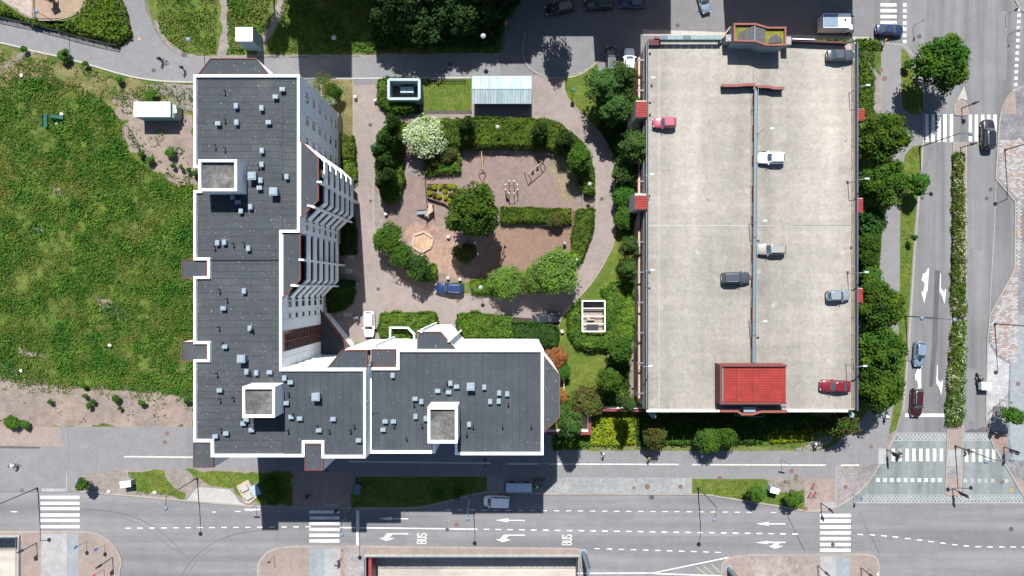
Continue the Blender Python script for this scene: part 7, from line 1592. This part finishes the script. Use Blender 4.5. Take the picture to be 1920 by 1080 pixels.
# ================================================================ LAMPS, SIGNALS, SIGNS
def lamp_globe(label, px, py, h, dome=lamp_white, z0=.16, group='courtyard lamps with round heads', rd=.36):
    r = thing('street_lamp', label, 'lamp', (0, 0, 0), 0, group); w = P(px, py, h + z0); r.location = (w.x, w.y, z0)
    mb = MB(); mb.cyl((0, 0, 0), (0, 0, h - .25), .055, steel_dark, r1=.04, n=8); mb.build('pole', r); mb = MB(); mb.cyl((0, 0, h - .28), (0, 0, h - .05), .13, lamp_white, r1=.16, n=10); mb.build('lamp_glass', r)
    mb = MB(); mb.cyl((0, 0, h - .05), (0, 0, h + .02), rd, dome, r1=rd * .8, n=16); mb.dome((0, 0, h + .02), rd * .8, rd * .8, .12, dome, n=16, k=3); mb.dome((0, 0, h + .13), .06, .06, .05, steel_dark, n=6, k=2); mb.build('lamp_shade', r); return r
for i, (x, y, h, d, l) in enumerate(((68, 21, 7.6, 1, 'tall lamp with pale blue head above the fence of the play area'), (352, 74, 5.6, 1, 'lamp with pale blue head above the long block corner'), (626, 70, 5.4, 0, 'white lamp in shade on the grass above the path'), (906, 67, 5.4, 0, 'white lamp in shade beside the willows'), (728, 263, 4.2, 0, 'white disc lamp in the left conifer hedge'), (933, 238, 4.2, 0, 'white disc lamp on the upper hedge'), (1106, 345, 4.2, 0, 'white disc lamp on the right hedge near the driveway'), (1080, 488, 4.2, 0, 'white disc lamp beside the largest pale tree'), (901, 539, 4.0, 0, 'white disc lamp beside the estate car'))):
    lamp_globe(l, x, y, h, lamp_dome if d else lamp_white, .1 if d or i in (2, 3) else .16, 'lamps along the upper path' if i < 4 else 'courtyard lamps with round heads', .40 if i < 4 else .33)
def mast(label, bx, by, h, arms, z0=.12, dome=lamp_dome, group='tall road lamps', name='street_lamp', r0=.10):
    """arms: list of (dx, dy) metres from the pole top"""
    r = thing(name, label, 'lamp', (0, 0, 0), 0, group); w = P(bx, by, z0); r.location = (w.x, w.y, z0)
    mb = MB(); mb.cyl((0, 0, 0), (0, 0, h), r0, steel_dark, r1=r0 * .55, n=8); mb.cyl((0, 0, 0), (0, 0, .5), r0 * 1.6, steel_dark, n=8); mb.build('pole', r)
    for dx, dy in arms:
        mb = MB(); mb.cyl((0, 0, h - .1), (dx, dy, h + .15), .05, steel_dark, n=6); mb.build('arm', r)
        mb = MB(); mb.cyl((dx, dy, h + .02), (dx, dy, h + .14), .34, dome, r1=.30, n=14); mb.dome((dx, dy, h + .14), .30, .30, .14, dome, n=14, k=3); mb.cyl((dx, dy, h - .08), (dx, dy, h + .02), .2, lamp_white, n=10); mb.build('lamp_head', r)
    return r
mast('tall road lamp on the left roadside patch, its head over the lane', 370, 896, 10.2, [(0, -1.7)]); bpy.context.view_layer.update()
def mast_to(label, bx, by, h, heads, **k):
    b = P(bx, by, .12); arms = [((P(x, y, h + .2) - Vector((b.x, b.y, h + .2)))[:2]) for x, y in heads]; return mast(label, bx, by, h, arms, **k)
o = bpy.data.objects['street_lamp']
mast_to('tall road lamp at left end of the shaded lawn', 669, 942, 10.2, [(640, 1003)]); mast_to('tall road lamp at right end of the shaded lawn', 885, 914, 10.2, [(877, 973)]); mast_to('tall road lamp at left tip of the right roadside lawn', 1309, 914, 10.2, [(1340, 975)])
mast_to('tall road lamp on the verge by the upper crossing', 1723.7, 276, 10.2, [(1820, 251)]); mast_to('double headed road lamp on the verge beside the lower median', 1697.5, 592.5, 10.2, [(1729, 597), (1790, 600)])
mast_to('tall lamp mast on the east brick field, its arm leaving the picture, upper one', 1884, 281, 11, [(1960, 262)]); mast_to('tall lamp mast on the east brick field, its arm leaving the picture, lower one', 1865, 607, 11, [(1960, 614)]); mast_to('double lamp mast at the lower median tip of the junction', 1791, 836, 9.6, [(1849, 866), (1897, 862)])
mast_to('tall lamp mast on the left pavement by the crossing', 70, 915, 12, [(-20, 957)])
mast_to('slim lamp post by the grey wall in the road at upper right', 1711, 46, 6.5, [(1712, 40)], group=None) if False else None
def signal(label, bx, by, h, yaw, z0=.12, heads=1):
    r = thing('traffic_signal', label, 'traffic light', (0, 0, 0), yaw, None); w = P(bx, by, z0); r.location = (w.x, w.y, z0)
    mb = MB(); mb.cyl((0, 0, 0), (0, 0, h), .08, steel_dark, n=8); mb.build('pole', r)
    for k in range(heads):
        zz = h - .5 - 1.2 * k; mb = MB(); mb.box((.22, 0, zz), (.22, .28, .85), dark_m); mb.box((.12, 0, zz), (.03, .38, .95), black_m); o = mb.build('signal_head', r)
        for j, c in enumerate(((.35, .02, .02), (.4, .25, .02), (.02, .3, .08))):
            mb = MB(); mb.cyl((.39, 0, zz + .3 - .3 * j), (.42, 0, zz + .3 - .3 * j), .10, bpy.data.materials.get('signal_%d' % j) or M_plain('signal_%d' % j, c, .4, var=0), n=10); mb.cyl((.40, 0, zz + .39 - .3 * j), (.60, 0, zz + .36 - .3 * j), .12, black_m, n=8, caps=False); mb.build('signal_lens', o)
    return r
signal('traffic light at the left kerb of the junction crossing', 1663, 843, 3.6, R(-80), heads=2); signal('traffic light on the lower median tip of the junction', 1786, 916, 3.6, R(-60), heads=2); signal('traffic light on the east pavement of the junction', 1882, 838, 3.6, R(-120), heads=2)
signal('traffic light at the lower zebra crossing by the scooters', 1539, 943, 3.6, R(-50)); signal('traffic light at the bottom edge below the lower right crossing, left one', 1533, 1060, 3.4, R(-40)); signal('traffic light on the lower right island nose', 1614, 1064, 3.4, R(-30)); signal('traffic light at the upper edge of the lower left island', 68.5, 1018, 3.8, R(200)); signal('traffic light near the lower right of the left island', 211, 1045, 3.8, R(210)); signal('traffic light on the median nose by the upper crossing', 1803, 203, 3.4, R(20)); signal('traffic light at the top of the planted median', 1801, 277, 3.2, R(15))
def sign(label, bx, by, h, m, yaw=0, round_=True, z0=.12, tw=.32):
    r = thing('road_sign', label, 'sign', (0, 0, 0), yaw); w = P(bx, by, z0); r.location = (w.x, w.y, z0)
    mb = MB(); mb.cyl((0, 0, 0), (0, 0, h), .035, steel_dark, n=6); mb.build('pole', r)
    mb = MB()
    q = Matrix.Rotation(R(18), 3, 'X')
    if round_: mb.cyl((0, -.05, h - .3), (0, -.08, h - .28), tw, m, n=14)
    else: mb.box((0, -.06, h - .3), (tw * 3.2, .04, tw), m)
    mb.build('sign_plate', r); return r
sign('round blue sign on the lower left island, left one', 162, 1015, 3.0, blue_sign, R(200)); sign('round blue sign on the lower left island, right one', 196, 1021, 2.6, blue_sign, R(200)); sign('red sign at the bottom of the lower left island', 195, 1067, 3.0, red_paint, R(200)); sign('direction sign beside the junction kerb', 1600, 927, 2.8, blue_sign, R(100)); sign('wide direction sign on the pavement below the golden hedge', 1464, 861, 3.2, vent_m, R(-12), False); sign('sign with orange and blue plates on the east pavement', 1874, 749, 3.0, orange_m, R(20)); sign('orange brown signs on the lower middle island', 514, 1042, 2.8, orange_m, R(30)); sign('white direction sign on the lower right island', 1627, 1066, 3.0, white_cap, R(60), False); sign('blank sign pair at the edge of the beige pad', 480, 946, 3.0, white_cap, R(0), False); sign('grey name plate sign by the slope tree on the pavement', 1309, 845, 2.8, vent_m, R(70), False); sign('sign with blue disc in the hedge beside the estate car', 886, 541, 2.6, lamp_dome, 0); sign('signpost in the road verge at upper left of the big tree', 1712, 50, 3.0, dark_m, R(90)); sign('dark signpost beside the far right crossing squares', 1890, 66, 2.6, dark_m, R(60)); sign('small dark sign by the kerb below the big tree', 1886, 28, 2.6, dark_m, R(20))
# tall gantry posts at the bottom
for l, x0, y0, x1, y1 in (('thick leaning steel gantry mast at right end of the underpass', 1094, 1036, 1101, 1076), ('thick leaning steel gantry mast on the lower right island', 1366, 1066, 1374, 1092)):
    r = thing('gantry_mast', l, 'mast', P(x0, y0, 0)); A = P(x0, y0, .1); B = P(x1, y1, 7) - A; mb = MB(); mb.cyl((0, 0, 0), (0, 0, 7.0), .38, pipe_blue, r1=.25, n=14); mb.cyl((0, 0, 0), (0, 0, .15), .6, vent_m, n=14); mb.build('column', r); mb = MB(); mb.cyl((0, 0, 6.8), (.1, -3.5, 7.2), .2, pipe_blue, n=10); mb.build('arm', r)
    mb = MB()
    for k in range(6): mb.box((.38, 0, 1 + k), (.12, .3, .5), steel_dark)
    mb.build('ladder', r)
# lamps on the garage
def deck_lamp(label, px, py, z, h, dx, dy=.15, group='lamps along the garage edges'):
    r = thing('deck_lamp', label, 'lamp', (0, 0, 0), 0, group); w = P(px, py, z + h); r.location = (w.x - dx, w.y - dy, z)
    mb = MB(); mb.cyl((0, 0, 0), (0, 0, h), .06, vent_m, r1=.045, n=8); mb.build('pole', r); mb = MB(); mb.cyl((0, 0, h), (dx * .7, dy * .7, h + .12), .04, vent_m, n=6); mb.build('arm', r); mb = MB(); mb.box((dx, dy, h + .14), (.62, .24, .10), M_plain('lamp_head_pale', (.32, .36, .40), .4)); mb.build('lamp_head', r)
for i, a in enumerate(((1224, 146, 'west edge, topmost'), (1222.5, 327, 'west edge, below the pine'), (1223, 506, 'west edge, lower middle'), (1219, 686, 'west edge, lowest'))): deck_lamp('thin lamp on the garage ' + a[2], a[0], a[1], ZD, 3.6, .95)
for a in ((1447, 241, 'upper'), (1434, 414, 'middle'), (1434, 602, 'lower')): deck_lamp('thin lamp on the middle barrier, %s one' % a[2], a[0], a[1], ZD, 3.6, 1.1)
for a in ((1627, 160, 'topmost'), (1625, 335, 'second from the top'), (1624, 510, 'third from the top'), (1621, 686, 'lowest')): deck_lamp('thin lamp on the garage east edge, %s' % a[2], a[0], a[1], ZD, 3.6, 1.0)

# ================================================================ PLAYGROUND AND STREET FURNITURE
def tube_frame(name, label, cat, loc, parts, world=True):
    r = thing(name, label, cat, loc, world=world)
    for nm, segs, rad, m in parts:
        mb = MB()
        for a, b in segs: mb.cyl(a, b, rad, m, n=6)
        mb.build(nm, r)
    return r
def G3(px, py, z): return tuple(P(px, py, z))
# swing
a1, a2 = (983, 327), (1021, 300)
A = P(996, 325, 2.3); B = P(1016, 302, 2.3)
A = P(990, 326.5, 2.3); B = P(1017, 303, 2.3)
d = (B - A).normalized(); q = Vector((-d.y, d.x, 0)) * .9
SW = tube_frame('swing_set', 'timber and steel swing set with two seats on the playground', 'swing', (A.x, A.y, .16), [('top_bar', [(A, B)], .06, wood_pale), ('leg', [(A, (A.x + q.x, A.y + q.y, .16)), (A, (A.x - q.x, A.y - q.y, .16))], .06, wood), ('leg', [(B, (B.x + q.x, B.y + q.y, .16)), (B, (B.x - q.x, B.y - q.y, .16))], .06, wood)])
for t in (.35, .68):
    c = A.lerp(B, t); mb = MB(); mb.box((c.x, c.y, .6), (.5, .3, .06), black_m, math.atan2(d.y, d.x)); s_ = mb.build('swing_seat', SW); mb = MB()
    for k in (-.22, .22): mb.cyl((c.x + d.x * k, c.y + d.y * k, .6), (c.x + d.x * k, c.y + d.y * k, 2.3), .015, steel_dark, n=4)
    mb.build('chain', s_)
# hexagonal climbing frame
C = P(959, 352, 1.5); ring = [(C.x + 1.05 * math.cos(R(22.5 + 45 * i)), C.y + 1.05 * math.sin(R(22.5 + 45 * i))) for i in range(8)]
CF = thing('climbing_frame', 'octagonal climbing frame with white joints above the middle hedge', 'climbing frame', (C.x, C.y, .16), world=True)
for i in range(8):
    x, y = ring[i]; mb = MB(); mb.cyl((x, y, .16), (x, y, 2.3), .05, steel_dark, n=6); mb.dome((x, y, 2.3), .10, .10, .10, white_cap, n=8, k=3); mb.build('post', CF)
mb = MB()
for i in range(8):
    a = ring[i]; b = ring[(i + 1) % 8]
    for z in (.7, 2.2): mb.cyl((*a, z), (*b, z), .03, wood_pale if z > 2 else steel_dark, n=5)
mb.build('rope_ring', CF); mb = MB(); mb.face([(*ring[4], 2.0), (*ring[5], 2.0), (*ring[5], 1.2), (*ring[4], 1.2)], M_plain('climbing_red', (.5, .12, .08), .6)); mb.box(((ring[4][0] + ring[5][0]) / 2, (ring[4][1] + ring[5][1]) / 2 , 2.0), (.35, .3, .05), orange_m); mb.build('panel', CF)
# seesaw like frame
tube_frame('balance_frame', 'narrow kite shaped climbing frame below the upper hedge', 'climbing frame', P(904, 316, .16), [('beam', [(G3(903, 284, 1.0), G3(905, 318, 1.0))], .07, wood_pale), ('frame', [(G3(900, 283, .5), G3(904, 316, .3)), (G3(910, 283, .5), G3(904, 316, .3)), (G3(904, 316, .9), G3(897, 325, .5)), (G3(897, 325, .5), G3(904, 345, .2)), (G3(904, 316, .9), G3(911, 325, .5)), (G3(911, 325, .5), G3(904, 345, .2))], .05, wood_d), ('crossbar', [(G3(899, 283, .9), G3(911, 283, .9)), (G3(900, 316, 1), G3(908, 316, 1))], .06, orange_m)])
# slide tower
ST = thing('slide_tower', 'small timber play tower with a steel slide, left of the flower bed', 'slide', P(805, 398, .16), world=True)
mb = MB(); mb.prism(xy([(802, 383), (811, 383), (812, 396), (797, 407), (797, 402), (802, 396)], 1.5), 1.3, 1.5, wood_pale, bottom=True); mb.build('platform', ST); mb = MB(); A = P(782, 399, .3); B = P(799, 397, 1.6)
mb.face([(A.x, A.y - .35, .3), (B.x, B.y - .35, 1.5), (B.x, B.y + .35, 1.5), (A.x, A.y + .35, .3)], vent_m); 
for s_ in (-.36, .36): mb.cyl((A.x, A.y + s_, .4), (B.x, B.y + s_, 1.6), .05, steel_dark, n=5)
mb.build('slide', ST)
for x, y in ((802, 384), (811, 384), (812, 396), (798, 406)): mb = MB(); p = P(x, y, 1.5); mb.cyl((p.x, p.y, .16), (p.x, p.y, 2.2), .07, wood, n=6); mb.build('post', ST)
# long handrail into the playground
tube_frame('railing', 'long thin railing from the blossoming tree to the slide tower', 'railing', P(797, 330, .16), [('handrail', [(G3(778, 284, 1.1), G3(793, 305, 1.1)), (G3(793, 305, 1.1), G3(796, 330, 1.1)), (G3(796, 330, 1.1), G3(800, 384, 1.1))], .06, steel_dark), ('post', [((*P(x, y, 1.1)[:2], .16), G3(x, y, 1.1)) for x, y in ((778, 284), (793, 305), (796, 330), (798, 357), (800, 384))], .04, steel_dark)])
# sandpit
SP = thing('sandpit', 'hexagonal timber edged sandpit', 'sandpit', P(793, 454, .16), world=True)
hx = [(776, 441), (795, 434), (811, 446), (808, 463), (790, 473), (774, 462)]
hw_ = xy(hx, .45); mb = MB(); mb.prism(sorted_ccw(inset(hw_, .2)), .16, .24, M_ground('sandpit_sand', (.24, .15, .10), (.28, .19, .13), fine=5, amt=(.2, .25, .3))); mb.build('sand', SP)
for i in range(6): mb = MB(); mb.wall([Vector(hw_[i]).lerp(Vector(hw_[(i + 1) % 6]), .02), Vector(hw_[i]).lerp(Vector(hw_[(i + 1) % 6]), .98)], .16, .46, .38, wood_pale); mb.build('timber_edge', SP)
# timber steps
SS = thing('garden_steps', 'dark timber steps at right end of the middle hedge', 'steps', P(1077, 404, .16), world=True)
for i in range(5): p = P(1077.5, 396 + 5.2 * i, .3); mb = MB(); mb.box((p.x, p.y, .26 - .02 * i), (.75, .3, .14), wood_d); mb.build('step', SS)
tube_frame('railing', 'short pale railing beside the driveway lamp', 'railing', P(1093, 375, .16), [('handrail', [(G3(1093, 360, 1.0), G3(1093, 390, 1.0))], .05, vent_m), ('post', [((*P(1093, y, 1)[:2], .16), G3(1093, y, 1)) for y in (360, 375, 390)], .03, steel_dark)])
def bench(label, px, py, deg, m, z=.16, L_=1.6, g=None):
    r = thing('park_bench', label, 'bench', P(px, py, z), R(deg), g); mb = MB(); 
    for k in range(3): mb = MB(); mb.box((0, -.18 + .17 * k, .44), (L_, .14, .04), m); mb.build('seat_slat', r)
    mb = MB(); mb.box((0, .27, .72), (L_, .05, .30), m); mb.build('backrest', r)
    for s_ in (-1, 1): mb = MB(); mb.box((s_ * L_ * .4, 0, .21), (.07, .45, .42), steel_dark); mb.build('leg', r)
bench('pale bench below the middle hedge', 1028, 420.5, 180, vent_m); bench('dark blue bench in the shade under the blossoming tree', 822, 289, 0, M_plain('bench_blue', (.08, .13, .18), .6))
bench('green bench in the meadow, standing upright in the picture', 88.5, 228, 92, green_bench, .08, 2.1, 'two green meadow benches'); bench('green bench in the meadow, lying across at a slant', 110, 220.5, 170, green_bench, .08, 2.1, 'two green meadow benches')
def bollard(label, px, py, m, z=.1, s=(.5, .5, .75), g='concrete bollards'):
    r = thing('bollard', label, 'bollard', P(px, py, z), random.uniform(-.3, .3), g); mb = MB(); mb.prism([(-s[0] / 2, -s[1] / 2), (s[0] / 2, -s[1] / 2), (s[0] / 2, s[1] / 2), (-s[0] / 2, s[1] / 2)], 0, s[2] * .8, m); mb.build('base', r)
    mb = MB(); b = s[0] / 2; mb.faces([(-b, -b, s[2] * .8), (b, -b, s[2] * .8), (b, b, s[2] * .8), (-b, b, s[2] * .8), (-b * .6, -b * .6, s[2]), (b * .6, -b * .6, s[2]), (b * .6, b * .6, s[2]), (-b * .6, b * .6, s[2])], [(0, 1, 5, 4), (1, 2, 6, 5), (2, 3, 7, 6), (3, 0, 4, 7), (4, 5, 6, 7)], m); mb.build('cap', r)
pb = M_plain('pale_concrete_bollard', (.46, .44, .38), .8, var=.1)
for x, y, l in ((667.5, 183.5, 'left of the driveway mouth'), (705, 190, 'right of the driveway mouth'), (724, 402, 'beside the conifer hedge tip'), (840.5, 521.5, 'above the estate car, left one'), (863, 524, 'above the estate car, right one'), (1053.5, 621.5, 'beside the dark hedge and the garden lawn'), (841.5, 445, 'flat pale block near the big playground tree')): bollard('pale concrete block ' + l if not l.startswith('flat') else l, x, y, pb)
for x, y, l in ((164, 14, 'largest of three in the play area shrubs'), (178, 14, 'right of the largest in the play area shrubs'), (154.5, 28, 'lowest of three in the play area shrubs'), (1057, 12 - 400, '')):
    if y < -100: continue
    r = thing('boulder', 'pale boulder, ' + l, 'boulder', P(x, y, .1)); mb = MB(); mb.dome((0, 0, .4), .42, .36, .5, stone_m, n=9, k=4, full=True); o = mb.build('stone', r)
    for v in o.data.vertices: v.co += Vector(rng.normal(size=3) * .04)
for x, y, c, l in ((117, 214, white_cap, 'white scrap beside the slanted green bench'), (108, 233, wood_pale, 'pale scrap below the two green benches'), (41, 695, white_cap, 'white round object on the rough grass at lower left'), (42, 142, white_cap, 'white scrap in the meadow near the kerb'), (207, 647, white_cap, 'white scrap in the lower meadow'), (205, 921, white_cap, 'small white marker on the dark earth by the road'), (291, 922.5, white_cap, 'small white marker on the left roadside grass')):
    r = thing('litter', l, 'litter', P(x, y, .15), random.random() * 3); mb = MB(); mb.box((0, 0, .12), (.42, .26, .2), c); mb.box((.1, .1, .2), (.2, .3, .1), c, .6); mb.build('piece', r)
# notice stand with a green top at the turning circle
NS = thing('bird_feeder_post', 'post with a small teal roof casting a square shadow near the turning circle', 'post', P(1072, 173, .12)); mb = MB(); mb.cyl((0, 0, 0), (0, 0, 2.4), .05, steel_dark, n=6); mb.build('pole', NS); mb = MB(); mb.box((0, 0, 2.45), (.6, .45, .5), green_bench); mb.build('box', NS)
NS.location = P(1072, 176, .12)
BQ = thing('barbecue_post', 'round grey waste bin on the brown gravel', 'bin', P(1058, 457, .16)); mb = MB(); mb.cyl((0, 0, 0), (0, 0, .9), .24, steel_dark, n=10); mb.build('body', BQ); mb = MB(); mb.dome((0, 0, .9), .28, .28, .18, vent_m, n=10, k=3); mb.build('lid', BQ); BQ.name = 'waste_bin'
# tree grate
TG = thing('tree_grate', 'dark square grate at foot of the young east pavement tree', 'grate', P(1871, 771, .14)); 
for i in range(6): mb = MB(); mb.box((-.75 + .3 * i, 0, .02), (.2, 1.6, .03), steel_dark); mb.build('bar', TG)
# fences
def fence(label, line, h, m, z=.1, step=2.4, slats=8):
    W = [Vector(p) for p in xy(line, z + h * .3)]; r = thing('fence', label, 'fence', (W[0].x, W[0].y, z), world=True)
    for i, (a, b) in enumerate(zip(W, W[1:])):
        n_ = max(1, round((b - a).length / step))
        for k in range(n_):
            p, q_ = a.lerp(b, k / n_), a.lerp(b, (k + 1) / n_); mb = MB()
            for j in range(2): mb.cyl((p.x, p.y, z + .15 + (h - .2) * j), (q_.x, q_.y, z + .15 + (h - .2) * j), .04, m, n=5)
            for j in range(1, slats): t = j / slats; mb.cyl((p.x, p.y, z + .1 + (h - .1) * t), (q_.x, q_.y, z + .1 + (h - .1) * t), .02, m, n=3, caps=False)
            mb.build('fence_panel', r); mb = MB(); mb.cyl((p.x, p.y, z), (p.x, p.y, z + h), .04, m, n=6); mb.build('post', r)
    mb = MB(); mb.cyl((W[-1].x, W[-1].y, z), (W[-1].x, W[-1].y, z + h), .05, m, n=6); mb.build('post', r)
fence('dark metal fence along the play area hedge', [(-40, 22), (0, 34), (29, 40), (59, 46), (88, 54), (117, 61), (143, 69), (172, 76), (197, 82), (222, 87)], 1.2, dark_m); fence('short dark fence on the right side of the play area hedge', [(228, 0), (236, 25), (243, 50), (243, 66)], 1.0, dark_m)
fence('thin dark fence below the small courtyard lawn', [(788, 209), (884, 209)], .5, dark_m, step=4, slats=2); fence('thin dark fence above the small courtyard lawn', [(790, 151), (872, 151)], .8, dark_m, step=4, slats=3)
fence('thin fence at the edge of the garden near the copper bushes', [(1057, 706), (1057, 730)], .9, white_cap, step=1.5, slats=3)
# play equipment at top left
PLT = thing('play_tower', 'dark topped play tower at the upper left sand pit', 'play tower', P(104, 2, .1)); mb = MB(); mb.box((0, 0, 2.0), (1.2, 1.2, .12), M_plain('dark_tower_roof', (.04, .045, .045), .6), R(30)); mb.build('roof', PLT)
for sx in (-.4, .4):
    for sy in (-.4, .4): mb = MB(); mb.cyl((sx, sy, 0), (sx, sy, 2), .06, wood, n=6); mb.build('post', PLT)
mb = MB(); mb.box((0, 0, .9), (1.0, 1.0, .1), wood); mb.build('platform', PLT)
# pale strip path among the willows
sheet('footpath', [(905, 42), (925, 18), (950, 8), (990, -8), (1010, -30), (1000, -34), (980, -14), (945, 2), (920, 12), (900, 34)], .085, conc)
